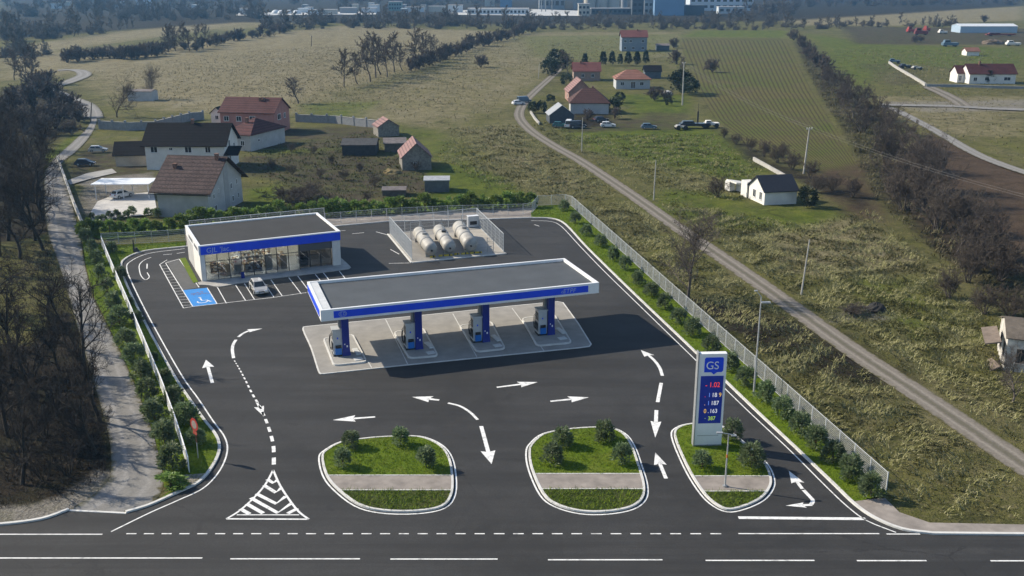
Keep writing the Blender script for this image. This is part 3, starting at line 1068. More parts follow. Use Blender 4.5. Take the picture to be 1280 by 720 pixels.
for a_, b_ in (((204, 318.7), (215, 317.8)), ((221, 317), (231, 315.6)), ((424, 289), (432, 288.2)), ((470, 290), (485, 294)), ((488, 312), (499, 318)), ((492, 299), (500, 303)), ((440, 292.5), (455, 291)),
               ((486, 329.5), (512, 329)), ((668, 281), (674, 283))):
    ribbon(mb, GP([a_, b_]), 0.14, 0.0405)
ribbon(mb, smooth_line(GP([(189, 322), (181, 325), (174.5, 331), (174.5, 339), (177, 346), (182, 350), (186.6, 346.5), (184, 341)]), n=4), 0.13, 0.0405)
ribbon(mb, GP([(184, 330), (183.7, 336)]), 0.16, 0.0405)
tag(mb.build('parking_bay_line_road_marking', M_LINE), kind='structure')
# wheelchair symbol and the worn motif above it
c0 = Vector(G(253, 377))
ex = (Vector(G(263, 375.8)) - Vector(G(253, 377))).normalized()
ey = Vector((-ex.y, ex.x))


def loc2(a, b_):
    q = c0 + ex * a + ey * b_
    return (q.x, q.y)


mb = MB()
ribbon(mb, [loc2(0.62 * math.cos(t), -0.1 + 0.55 * math.sin(t)) for t in np.linspace(R(150), R(370), 14)], 0.17, 0.0445)
ribbon(mb, [loc2(-0.1, 1.35), loc2(-0.02, 0.35), loc2(0.62, 0.32), loc2(0.95, -0.45), loc2(1.2, -0.38)], 0.2, 0.045)
mb.add([(*loc2(-0.12 + 0.2 * math.cos(t), 1.75 + 0.2 * math.sin(t)), 0.0452) for t in np.linspace(0, 2 * PI, 12, False)], [tuple(range(12))])
tag(mb.build('wheelchair_symbol_road_marking', M_LINE), kind='structure')
mb = MB()
for i in range(22):
    a_, b_ = random.uniform(-1.1, 1.0), random.uniform(3.0, 4.4)
    d_ = random.uniform(0.15, 0.45)
    ribbon(mb, [loc2(a_, b_), loc2(a_ + d_, b_ + random.uniform(-0.2, 0.2))], 0.12, 0.0446 + i * 1e-5)
tag(mb.build('worn_motif_road_marking', paint_mat('worn_red_paint', (0.22, 0.12, 0.13), 0.6)), kind='structure')
# ================================================================== PLANTS
def mesh_np(name, verts, faces, mats, smooth=False):
    me = bpy.data.meshes.new(name)
    verts = np.asarray(verts, np.float32)
    faces = np.asarray(faces, np.int32)
    k = faces.shape[1]
    me.vertices.add(len(verts))
    me.vertices.foreach_set('co', verts.ravel())
    me.loops.add(faces.size)
    me.loops.foreach_set('vertex_index', faces.ravel())
    me.polygons.add(len(faces))
    me.polygons.foreach_set('loop_start', np.arange(0, faces.size, k, dtype=np.int32))
    me.polygons.foreach_set('loop_total', np.full(len(faces), k, np.int32))
    me.update(calc_edges=True)
    for m in (mats if isinstance(mats, list) else [mats]):
        me.materials.append(m)
    return me


def segs_to_mesh(segs, n):
    """list of (p0, p1, r0, r1) -> verts, quads of n-sided tapered tubes"""
    a = np.array([s[0] for s in segs], float)
    b = np.array([s[1] for s in segs], float)
    r0 = np.array([s[2] for s in segs])
    r1 = np.array([s[3] for s in segs])
    d = b - a
    d /= np.maximum(np.linalg.norm(d, axis=1), 1e-9)[:, None]
    h = np.where(np.abs(d[:, 2:3]) < 0.9, np.array([[0, 0, 1.0]]), np.array([[1.0, 0, 0]]))
    u = np.cross(d, h)
    u /= np.linalg.norm(u, axis=1)[:, None]
    w = np.cross(d, u)
    V = np.zeros((len(segs), 2 * n, 3))
    for i in range(n):
        t = 2 * PI * i / n
        o = u * math.cos(t) + w * math.sin(t)
        V[:, i] = a + o * r0[:, None]
        V[:, n + i] = b + o * r1[:, None]
    base = (np.arange(len(segs)) * 2 * n)[:, None]
    F = np.stack([np.stack([base[:, 0] + i, base[:, 0] + (i + 1) % n, base[:, 0] + n + (i + 1) % n, base[:, 0] + n + i], 1) for i in range(n)], 1).reshape(-1, 4)
    return V.reshape(-1, 3), F


def grow(rs, h, spread, tr, stems=1, l1=11, l2=7, l3=6, l4=4, up=0.55, twig=0.012, low=0.25, crook=0.16):
    """bare winter tree: returns (limb segments, twig segments)"""
    limbs, twigs = [], []

    def rnd(s):
        return Vector((rs.gauss(0, s), rs.gauss(0, s), rs.gauss(0, s)))

    def branch(p, d, L, r, lev, nseg, store):
        pts = [p.copy()]
        dirs = [d.copy()]
        for i in range(nseg):
            d = (d + rnd(crook) + Vector((0, 0, 0.07 * up))).normalized()
            q = p + d * (L / nseg)
            f0, f1 = 1 - i / nseg * 0.75, 1 - (i + 1) / nseg * 0.75
            store.append((p.copy(), q.copy(), max(r * f0, twig * 0.6), max(r * f1, twig * 0.45)))
            p = q
            pts.append(p.copy())
            dirs.append(d.copy())
        return pts, dirs

    def kids(pts, dirs, count, lo, f):
        for k in range(count):
            t = lo + (1 - lo) * (k + rs.random()) / count
            x = t * (len(pts) - 1)
            i = min(int(x), len(pts) - 2)
            p = pts[i].lerp(pts[i + 1], x - i)
            base = dirs[i + 1]
            side = base.orthogonal().normalized()
            side.rotate(Matrix.Rotation(rs.random() * 2 * PI, 3, base))
            ang = R(rs.uniform(28, 62))
            dd = (base * math.cos(ang) + side * math.sin(ang) + Vector((0, 0, up * 0.3))).normalized()
            f(p, dd, t)

    for s in range(stems):
        if stems == 1:
            d0, p0 = Vector((rs.gauss(0, .05), rs.gauss(0, .05), 1)).normalized(), Vector((0, 0, -0.1))
            hh, rr = h * 0.82, tr
        else:
            a = 2 * PI * (s + rs.random()) / stems
            t = rs.uniform(0.15, 0.75) * spread / h
            d0 = Vector((math.cos(a) * t, math.sin(a) * t, 1)).normalized()
            p0 = Vector((math.cos(a) * 0.25, math.sin(a) * 0.25, -0.1))
            hh, rr = h * rs.uniform(0.6, 0.9), tr
        pts, dirs = branch(p0, d0, hh, rr, 0, 7, limbs)

        def f1(p, dd, t):
            L = spread * (0.55 + 0.5 * math.sin(PI * min(1, 0.25 + t * 0.8))) * rs.uniform(0.6, 1.05) * (1.0 if stems == 1 else 0.55)
            q1, e1 = branch(p, dd, L, rr * 0.42 * (1.15 - 0.6 * t), 1, 5, limbs)

            def f2(p, dd, t2):
                L2 = L * rs.uniform(0.32, 0.55)
                q2, e2 = branch(p, dd, L2, rr * 0.16, 2, 4, limbs if l4 else twigs)

                def f3(p, dd, t3):
                    L3 = L2 * rs.uniform(0.35, 0.6)
                    q3, e3 = branch(p, dd, L3, max(twig * 1.5, rr * 0.05), 3, 3, twigs)
                    if l4:
                        kids(q3, e3, l4, 0.15, lambda p, dd, t4: branch(p, dd, L3 * rs.uniform(0.4, 0.8), twig, 4, 2, twigs))
                kids(q2, e2, l3, 0.12, f3)
            kids(q1, e1, l2, 0.15, f2)
        kids(pts, dirs, l1, low, f1)
    return limbs, twigs


def bare_tree_meshes(seed, **k):
    rs = random.Random(seed)
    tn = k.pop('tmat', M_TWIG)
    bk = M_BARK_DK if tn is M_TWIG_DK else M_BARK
    limbs, twigs = grow(rs, **k)
    a = mesh_np('trunk', *segs_to_mesh(limbs, 5), bk)
    b = mesh_np('crown', *segs_to_mesh(twigs, 3), tn)
    return a, b


def bare_tree(name, meshes, loc, label, cat, group, rz=0.0, sc=1.0):
    t = thing(name, label, cat, loc, rz, group)
    t.scale = sc if isinstance(sc, (tuple, list)) else (sc, sc, sc)
    link(bpy.data.objects.new('trunk', meshes[0]), t)
    link(bpy.data.objects.new('crown', meshes[1]), t)
    return t


# variants (heights in metres at scale 1)
TALL = [bare_tree_meshes(10 + i, h=11, spread=4.2, tr=0.20, l1=12, l2=7, l3=6, l4=4, twig=0.013, low=0.22) for i in range(3)]
WIDE = [bare_tree_meshes(20 + i, h=8, spread=4.8, tr=0.17, l1=13, l2=8, l3=6, l4=4, twig=0.013, low=0.12, up=0.4) for i in range(2)]
BUSH = [bare_tree_meshes(30 + i, h=5, spread=3.6, tr=0.07, stems=10, l1=5, l2=5, l3=5, l4=4, twig=0.015, low=0.15, tmat=M_TWIG_RED) for i in range(3)]
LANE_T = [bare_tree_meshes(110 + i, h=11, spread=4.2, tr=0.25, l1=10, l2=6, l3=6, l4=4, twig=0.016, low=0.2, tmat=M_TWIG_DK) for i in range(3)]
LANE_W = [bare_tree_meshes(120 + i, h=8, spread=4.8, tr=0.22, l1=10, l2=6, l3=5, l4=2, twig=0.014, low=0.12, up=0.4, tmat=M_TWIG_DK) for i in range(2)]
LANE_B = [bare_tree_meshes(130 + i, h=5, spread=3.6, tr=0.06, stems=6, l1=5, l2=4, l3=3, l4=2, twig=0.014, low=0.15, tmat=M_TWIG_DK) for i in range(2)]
FAR_TREE = [bare_tree_meshes(40 + i, h=15, spread=4.8, tr=0.26, l1=13, l2=7, l3=7, l4=0, twig=0.07, low=0.2) for i in range(3)]
FAR_BUSH = [bare_tree_meshes(50 + i, h=7.5, spread=5.4, tr=0.12, stems=10, l1=6, l2=5, l3=5, l4=0, twig=0.08, low=0.08) for i in range(3)]


def leaf_cloud(rs, n, lx, lw, place, upbias=0.5):
    """n leaf blades; place(rs) -> (point, outward direction)"""
    V = np.zeros((n, 4, 3), np.float32)
    for i in range(n):
        p, d = place(rs)
        d = (d + Vector((rs.gauss(0, .45), rs.gauss(0, .45), rs.gauss(0, .35) + upbias))).normalized()
        s = d.orthogonal().normalized()
        s.rotate(Matrix.Rotation(rs.random() * 2 * PI, 3, d))
        L, w = lx * rs.uniform(0.6, 1.25), lw * rs.uniform(0.7, 1.2)
        m = p + d * L * 0.5
        dr = d.cross(s) * 0.12 * L
        V[i, 0], V[i, 1], V[i, 2], V[i, 3] = p, m + s * w + dr, p + d * L, m - s * w + dr
    F = np.arange(n * 4, dtype=np.int32).reshape(-1, 4)
    return V.reshape(-1, 3), F


def shrub_meshes(seed, h, r, n, lx, lw, mat, cone=0.5, clumps=26):
    rs = random.Random(seed)
    cl = []
    for i in range(clumps):
        t = rs.random() ** 0.8
        z = h * (0.12 + 0.82 * t)
        rad = r * (1 - cone * t) * math.sqrt(max(0, 1 - (max(0, t - 0.72) / 0.30) ** 2)) * (0.55 + 0.45 * min(1, t * 5))
        a = rs.random() * 2 * PI
        q = rad * (0.45 + 0.55 * rs.random() ** 0.5)
        cl.append((Vector((math.cos(a) * q, math.sin(a) * q, z)), rs.uniform(0.16, 0.30) * r))

    def place(rs):
        c, cr = rs.choice(cl)
        o = Vector((rs.gauss(0, 1), rs.gauss(0, 1), rs.gauss(0, 1))).normalized() * cr * rs.random() ** 0.4
        p = c + o
        d = Vector((p.x, p.y, 0)).normalized() * 0.7 + o.normalized() * 0.6
        return p, d
    f = mesh_np('foliage', *leaf_cloud(rs, n, lx, lw, place), mat)
    segs = [(Vector((0, 0, -0.05)), Vector((0.03, 0, h * 0.55)), 0.05, 0.03)]
    for c, cr in cl[:14]:
        segs.append((Vector((0, 0, h * 0.1 + c.z * 0.25)), c, 0.022, 0.01))
    s = mesh_np('stem', *segs_to_mesh(segs, 5), M_STEM)
    return f, s


SHR = [shrub_meshes(60 + i, 1.95, 1.0, 1050, 0.36, 0.062, M_LEAF, 0.5, 34) for i in range(4)]
SHR_LT = [shrub_meshes(70 + i, 1.75, 1.0, 850, 0.34, 0.07, M_LEAF_LT, 0.55, 26) for i in range(3)]
CONIF = [shrub_meshes(80 + i, 6.0, 1.7, 1500, 0.55, 0.13, M_LEAF_DK, 0.75, 60) for i in range(2)]
EVERG = [shrub_meshes(84 + i, 5.0, 2.7, 1700, 0.50, 0.14, M_LEAF_DK, 0.35, 46) for i in range(2)]


def plant(name, ms, loc, label, cat, group=None, sc=1.0, part=('foliage', 'stem')):
    t = thing(name, label, cat, loc, random.uniform(0, 6.28), group)
    t.scale = (sc * random.uniform(.93, 1.07), sc * random.uniform(.93, 1.07), sc * random.uniform(.92, 1.08)) if not isinstance(sc, tuple) else sc
    link(bpy.data.objects.new(part[0], ms[0]), t)
    link(bpy.data.objects.new(part[1], ms[1]), t)
    return t


def base(u, v, z=0.0):
    x, y = G(u, v)
    return (x, y, z)


# --- rows of planted shrubs round the forecourt (photo positions are the shrubs' feet)
row = [(216, 588), (206, 557), (194, 527), (185, 501), (177, 477), (168, 456), (159, 434), (150, 407), (142, 388), (134, 366), (127, 348), (121, 331), (115, 316), (108, 303)]
for i, (u, v) in enumerate(row):
    plant('shrub', SHR[i % 4], base(u, v, 0.1), f'evergreen shrub between gravel lane and white fence, {ordw(i + 1)} from the main road', 'shrub', 'shrubs outside the white fence along the lane', 1.12 if i < 9 else 1.0)
row = [(246, 556, 0.85), (232, 531, 1.1), (219, 505, 0.95), (207, 481, 0.75), (193, 452, 0.5), (172, 405, 0.75), (163, 382, 0.5), (151, 350, 0.85), (141, 316, 0.85)]
for i, (u, v, s) in enumerate(row):
    plant('shrub', SHR[(i + 2) % 4], base(u, v, 0.1), f'evergreen shrub between white fence and forecourt kerb, {ordw(i + 1)} from the main road', 'shrub', 'shrubs inside the white fence', s)
row = [(1088, 622), (1062, 600), (1040, 580), (1019, 562), (1000, 544), (978, 523), (955, 503), (932, 483), (910, 463), (889, 443), (866, 420), (848, 405), (831, 387), (814, 371), (798, 357), (781, 338), (766, 326), (751, 309), (733, 295), (719, 280), (705, 264)]
for i, (u, v) in enumerate(row):
    plant('shrub', SHR[(i * 3) % 4], base(u, v, 0.1), f'evergreen shrub on the strip beside the long mesh fence, {ordw(i + 1)} from the main road', 'shrub', 'shrubs along the mesh fence', 1.0 if i < 12 else 0.95)
xs = np.linspace(662, 413, 18)
for i, u in enumerate(xs):
    v = 260 + (662 - u) / 249 * 11 - 1 + random.uniform(-0.6, 0.6)
    plant('shrub', SHR_LT[i % 3], base(u + random.uniform(-2, 2), v, 0.07), f'bright hedge shrub behind the tank yard, {ordw(i + 1)} from the long mesh fence', 'shrub', 'hedge shrubs behind the station', random.uniform(1.3, 1.7))
xs = np.linspace(405, 236, 13)
for i, u in enumerate(xs):
    v = 271 + (405 - u) / 169 * 13 + random.uniform(-0.6, 0.6) - 1
    plant('shrub', SHR_LT[(i + 1) % 3], base(u, v, 0.07), f'bright hedge shrub behind the shop roof, {ordw(i + 1)} from the tank yard side', 'shrub', 'hedge shrubs behind the station', random.uniform(1.2, 1.6))
xs = np.linspace(226, 108, 9)
for i, u in enumerate(xs):
    v = 289 + (226 - u) / 118 * 5 + random.uniform(-0.6, 0.6)
    plant('shrub', SHR_LT[(i + 2) % 3], base(u, v, 0.07), f'broad hedge shrub below the car shelter yard, {ordw(i + 1)} from the shop', 'shrub', 'hedge shrubs behind the station', random.uniform(1.15, 1.45))
for i in range(12):
    u = 116 + i * 7.2 + random.uniform(-2, 2) + (10 if i > 7 else 0)
    v = 275 - (i > 5) * 5 + random.uniform(-3, 3)
    plant('garden_bush', SHR[i % 4], base(u, v, 0.05), f'small dark bush on the pale garden terrace, {ordw(i + 1)} from the lane', 'bush', 'small bushes on the terrace by the lane', random.uniform(0.5, 0.75))
for (u, v, s, lab) in ((440, 561, 0.95, 'evergreen shrub at the back of the wedge side island, facing the pumps'), (501, 558, 1.0, 'evergreen shrub at the back of the wedge side island, closest to the curved road arrow'),
                       (429, 585, 0.9, 'pale evergreen shrub on the wedge side island near its outer kerb curve'), (533, 586, 1.05, 'dense evergreen shrub on the wedge side island above its path end'),
                       (703, 559, 1.05, 'evergreen shrub behind its twin at the outer curve of the middle island'), (755, 553, 1.1, 'largest evergreen shrub at the back of the middle island'),
                       (690, 581, 1.1, 'evergreen shrub in front of its twin at the outer curve of the middle island'), (777, 581, 1.0, 'pale leafy shrub on the middle island above the path end'),
                       (915, 551, 1.1, 'dark shrub just behind the price totem and the small lamp'), (877, 587, 0.95, 'round shrub at the foot of the price totem'),
                       (939, 586, 1.2, 'large round shrub beside the small twin lamp on the totem island')):
    plant('island_shrub', SHR[int(u) % 4], base(u, v, 0.14), lab, 'shrub', 'shrubs on the traffic islands', s * 0.86)
plant('low_bush', SHR_LT[0], base(213, 609, 0.1), 'low spreading light green bush at the end of the white fence by the lane mouth', 'bush', None, (1.5, 1.0, 0.55))


# --- bare trees
def rz():
    return random.uniform(0, 2 * PI)


def where_lane(i, txt):
    return f'{txt}, {ordw(i)} up from the main road'


lane_trees = [(28, 605, 'T', 0.75), (84, 592, 'B', 0.9), (112, 556, 'B', 0.95), (10, 545, 'T', 0.9), (45, 500, 'T', 0.95), (112, 492, 'B', 0.9), (126, 528, 'T', 0.9), (120, 566, 'T', 0.7), (108, 470, 'T', 1.0), (15, 470, 'T', 1.0), (74, 462, 'W', 0.85),
              (95, 435, 'T', 0.8), (62, 400, 'W', 0.95), (-15, 410, 'T', 1.1), (78, 376, 'B', 0.9), (-30, 340, 'T', 1.2), (25, 322, 'W', 1.2), (54, 312, 'T', 1.15),
              (10, 300, 'T', 1.35), (38, 285, 'T', 1.35), (50, 262, 'W', 1.4), (18, 262, 'T', 1.45), (-10, 270, 'T', 1.5), (40, 240, 'T', 1.4), (20, 230, 'T', 1.4), (-5, 225, 'T', 1.4), (45, 218, 'W', 1.2), (24, 205, 'T', 1.3), (2, 200, 'T', 1.4),
              (-45, 300, 'T', 1.5), (-40, 245, 'T', 1.5), (-40, 470, 'T', 1.1), (-35, 560, 'T', 1.0), (-70, 380, 'T', 1.3), (12, 215, 'T', 1.5), (34, 250, 'T', 1.5), (4, 245, 'W', 1.6), (28, 275, 'T', 1.4), (48, 238, 'T', 1.2), (-18, 210, 'T', 1.6), (14, 185, 'T', 1.4), (36, 190, 'T', 1.1), (-8, 175, 'T', 1.5), (54, 275, 'W', 1.1), (44, 300, 'T', 1.2), (-20, 290, 'T', 1.5), (0, 320, 'T', 1.2), (30, 580, 'B', 1.0), (55, 545, 'B', 1.1), (95, 570, 'B', 0.8), (20, 520, 'B', 1.1), (70, 505, 'B', 1.0), (40, 470, 'B', 1.2), (100, 540, 'B', 0.9), (55, 600, 'B', 0.8)]
SETS = {'T': LANE_T, 'W': LANE_W, 'B': LANE_B}
seen = 0
for i, (u, v, k, s) in enumerate(lane_trees):
    ms = SETS[k][i % len(SETS[k])]
    what = {'T': 'tall bare grey tree in the thicket by the lane', 'W': 'wide bare tree in the thicket by the lane', 'B': 'bare brown bush in the thicket by the lane'}[k]
    bare_tree('bare_bush' if k == 'B' else 'bare_tree', ms, base(u, v), where_lane(i + 1, what), 'bush' if k == 'B' else 'tree', 'bare trees of the lane thicket', rz(), s)

# fence-side tree in the meadow
bare_tree('bare_tree', WIDE[1], base(860, 373), 'lone spreading bare tree outside the mesh fence beside the dirt track', 'tree', None, 1.0, 1.3)
bare_tree('bare_tree', WIDE[0], base(1266, 502), 'bare tree standing in front of the white ruined house beside the dirt track', 'tree', None, 2.0, 0.62)
bare_tree('bare_bush', BUSH[1], base(897, 246), 'bare bush in the grass beside the small white house with dark roof', 'bush', None, 2.0, 0.85)
for i, (u, v, s) in enumerate([(1185, 372, .8), (1230, 392, .8), (1262, 398, 0.9), (1210, 352, 1.0), (1250, 350, 1.0)]):
    bare_tree('bare_bush', BUSH[i % 3], base(u, v), f'low bare thorn bush behind the white ruined house, {ordw(i + 1)} from the track', 'bush', 'thorn bushes behind the ruined house', rz(), s)

# hedgerow on the far side of the ploughed strip
hedge = [(992, 50, 1.0), (1000, 58, 1.0), (1006, 66, 1.0), (1012, 74, 1.0), (1020, 83, 1.05), (1028, 92, 1.1), (1034, 100, 1.1), (1046, 108, 1.2), (1040, 118, 1.1), (1058, 120, 1.3), (1052, 133, 1.2), (1072, 132, 1.35), (1066, 148, 1.3), (1088, 150, 1.4),
         (1078, 166, 1.3), (1104, 168, 1.45), (1092, 185, 1.3), (1122, 190, 1.5), (1108, 208, 1.4), (1142, 214, 1.6), (1128, 234, 1.5), (1158, 238, 1.6), (1112, 240, 1.3), (1150, 262, 1.5), (1178, 262, 1.5), (1130, 262, 1.3), (1172, 288, 1.4), (1205, 290, 1.3), (1195, 318, 1.2), (1228, 320, 1.2), (1250, 345, 1.1), (1220, 340, 1.0)]
for i, (u, v, s) in enumerate(hedge):
    k = i % 3
    ms = (BUSH[k] if i % 4 else WIDE[i % 2]) if v > 95 else FAR_BUSH[k]
    bare_tree('hedgerow_bush', ms, base(u, v), f'bare brown hedgerow bush beside the ploughed strip, {ordw(i + 1)} from its far end', 'bush', 'bare bushes of the hedgerow by the ploughed strip', rz(), s * (1.2 if v > 95 else 1.05) * (0.8 if (i % 4 == 0 and v > 95) else 1.0))
for i, (u, v, s) in enumerate([(905, 172, .55), (920, 180, .6), (938, 188, .7), (955, 195, .8), (972, 203, .9), (990, 212, .9), (978, 196, .7), (1012, 222, .8), (1040, 238, .7), (1066, 246, .8), (1020, 240, 0.8)]):
    bare_tree('thorn_bush', BUSH[i % 3], base(u, v), f'bare thorn bush on the bank below the ploughed strip, {ordw(i + 1)} from the farmyard', 'bush', 'thorn bushes on the bank below the ploughed strip', rz(), s)

# trees of the field boundary
fb = [(430, 108, 1.0), (447, 105, .95), (463, 102, 1.25), (470, 97, 1.3), (476, 93, 1.2), (484, 96, 1.1), (493, 90, 1.2), (503, 88, .9), (520, 85, 1.3), (529, 82, 1.1), (541, 78, 1.0)]
for i, (u, v, s) in enumerate(fb):
    bare_tree('bare_tree', FAR_TREE[i % 3], base(u, v), f'tall leafless tree bordering the pale field, {ordw(i + 1)} from the grey garden wall', 'tree', 'leafless trees along the pale field', rz(), s)
fbb = [(512, 88, .7), (525, 86, .9), (536, 82, 1.0), (548, 77, 1.0), (558, 73, 1.0), (570, 69, 1.0), (581, 65, 1.05), (592, 61, 1.1), (604, 58, 1.1), (616, 54, 1.1), (627, 51, 1.1), (638, 48, 1.0), (646, 44, 1.1), (655, 42, 1.1), (664, 40, 1.0)]
fbb = [q for (u, v, s) in fbb for q in ((u + random.uniform(-3, 3), v + random.uniform(-0.8, 0.8), s * random.uniform(0.7, 1.25)), (u + 5 + random.uniform(-3, 3), v - 2 + random.uniform(-1, 1), s * random.uniform(0.55, 1.1)))]
for i, (u, v, s) in enumerate(fbb):
    bare_tree('hedgerow_bush', FAR_BUSH[i % 3], base(u, v), f'bare grey bush in the long meadow hedgerow, {ordw(i + 1)} from the tall leafless trees', 'bush', 'bare bushes of the long hedgerow', rz(), s)
bare_tree('bare_bush', FAR_BUSH[1], base(601, 84), 'lone bare bush in the open meadow beyond the long hedgerow', 'bush', None, 1.0, 0.9)
bare_tree('bare_tree', FAR_TREE[2], base(373, 129), 'lone dark gnarled tree in the field behind the pink house', 'tree', None, 1.0, (1.0, 1.0, 0.62))
bare_tree('bare_tree', WIDE[0], base(146, 146), 'bushy bare tree in the pale field beside the end of the stone wall', 'tree', None, 0.3, 1.35)
bare_tree('bare_tree', WIDE[1], base(190, 123), 'spreading bare tree growing over the ruined field shed', 'tree', None, 0.9, 1.2)
bare_tree('bare_tree', FAR_TREE[0], base(853, 92), 'slim bare tree beside the pole near the dark timber shed', 'tree', None, 0.9, 0.5)
bare_tree('bare_tree', FAR_TREE[1], base(711, 96), 'pale bare tree beside the dark evergreen at the end of the dirt track', 'tree', None, 0.9, 0.8)
# bushes and trees at the bend of the lane
for i, (u, v, k, s) in enumerate([(48, 118, 'F', 1.3), (30, 112, 'T', 1.0), (18, 100, 'T', .9), (42, 104, 'T', 1.1), (62, 130, 'F', 1.3), (84, 146, 'F', 1.1), (98, 152, 'F', 0.9), (70, 160, 'F', 1.1), (44, 140, 'F', 1.3), (54, 168, 'F', .9), (28, 136, 'F', 1.2), (60, 106, 'F', .9), (90, 168, 'F', 0.6),
                                  (12, 150, 'F', 1.3), (30, 165, 'F', 1.1), (8, 176, 'F', 1.0)]):
    bare_tree('bare_bush' if k == 'F' else 'bare_tree', (FAR_BUSH if k == 'F' else FAR_TREE)[i % 3], base(u, v), f'dark bare {"bush" if k == "F" else "tree"} in the clump at the winding lane bend, {ordw(i + 1)} of the clump', 'bush' if k == 'F' else 'tree', 'bare clump at the bend of the winding lane', rz(), s)
# hedge across the left fields
lf = [(80, 77), (95, 76), (108, 75), (120, 73), (132, 72), (140, 74), (152, 74), (160, 73), (170, 72), (180, 71), (190, 69), (200, 67), (208, 64), (214, 62), (222, 63), (230, 61), (240, 63), (248, 61), (258, 59), (268, 56), (278, 54), (288, 52), (298, 50), (308, 48), (318, 46), (328, 45), (340, 42), (352, 40)]
lf = [q for (u, v) in lf for q in ((u + random.uniform(-4, 4), v + random.uniform(-1, 1)), (u + 5 + random.uniform(-4, 4), v + random.uniform(-1.5, 1.5)))]
for i, (u, v) in enumerate(lf):
    tall = 198 < u < 262 and i % 2 == 0
    bare_tree('hedgerow_tree' if tall else 'hedgerow_bush', FAR_TREE[i % 3] if tall else FAR_BUSH[i % 3], base(u, v), f'hazy bare {"tree" if tall else "bush"} in the hedgerow across the pale fields, {ordw(i + 1)} from the winding lane', 'tree' if tall else 'bush', 'bare hedgerow across the pale fields', rz(), random.uniform(0.9, 1.2) if tall else random.uniform(0.6, 1.2))
# evergreens by the farm
plant('evergreen_tree', EVERG[0], base(689, 94), 'dark round evergreen tree at the end of the dirt track, shorter of the pair', 'tree', 'dark evergreens at the end of the dirt track', 1.55, ('crown', 'trunk'))
plant('evergreen_tree', EVERG[1], base(697, 91), 'dark round evergreen tree at the end of the dirt track, taller of the pair', 'tree', 'dark evergreens at the end of the dirt track', 1.85, ('crown', 'trunk'))
for i, (u, v, s) in enumerate([(754, 82, 1.15), (765, 82, 1.05), (775, 81, .85), (785, 82, 1.1), (796, 82, 1.05), (807, 81, 1.05), (731, 82, .9)]):
    plant('cypress_tree', CONIF[i % 2], base(u, v), f'dark conifer in the row behind the orange roofed bungalow, {ordw(i + 1)} from the red farmhouse' if i < 6 else 'single dark conifer rising behind the roof of the red farmhouse', 'tree', 'conifers behind the orange roofed bungalow', s, ('crown', 'trunk'))
for i, (u, v, s, lab) in enumerate([(850, 116, 1.6, 'broad dark evergreen beside the tall power pole in the farmyard'), (862, 119, 1.2, 'lower dark evergreen on the field side of the farmyard power pole'), (768, 141, .9, 'dark ivy covered bush against the brown roofed farmhouse'),
                                    (775, 128, .7, 'small dark bush in the yard behind the brown roofed farmhouse'), (708, 106, .9, 'dark bush beside the track end and the red farmhouse'), (667, 141, .7, 'dark hedge bush at the inside of the track bend'), (677, 141, .7, 'dark hedge bush next to the farm entrance drive'),
                                    (688, 128, .55, 'dark hedge bush between the entrance drive and farmhouse'), (836, 132, .45, 'round dark bush alone on the farm lawn'), (1236, 104, .9, 'dark bush at the wall of the long white farmhouse'), (1008, 258, .75, 'dark thorn bush behind the small white house')]):
    plant('evergreen_bush', EVERG[i % 2], base(u, v), lab, 'bush', None, s, ('foliage', 'stem'))
for i, (u, v, s) in enumerate([(1144, 53, .7), (1151, 52, .6), (1230, 28, 1.0)]):
    bare_tree('bare_tree', FAR_BUSH[i % 3], base(u, v), ['small bare bush in the green strip short of the red machinery', 'crooked bare bush next to a twin in the green strip', 'bare bush in the rough ground behind the blue warehouse'][i], 'bush', None, rz(), s)


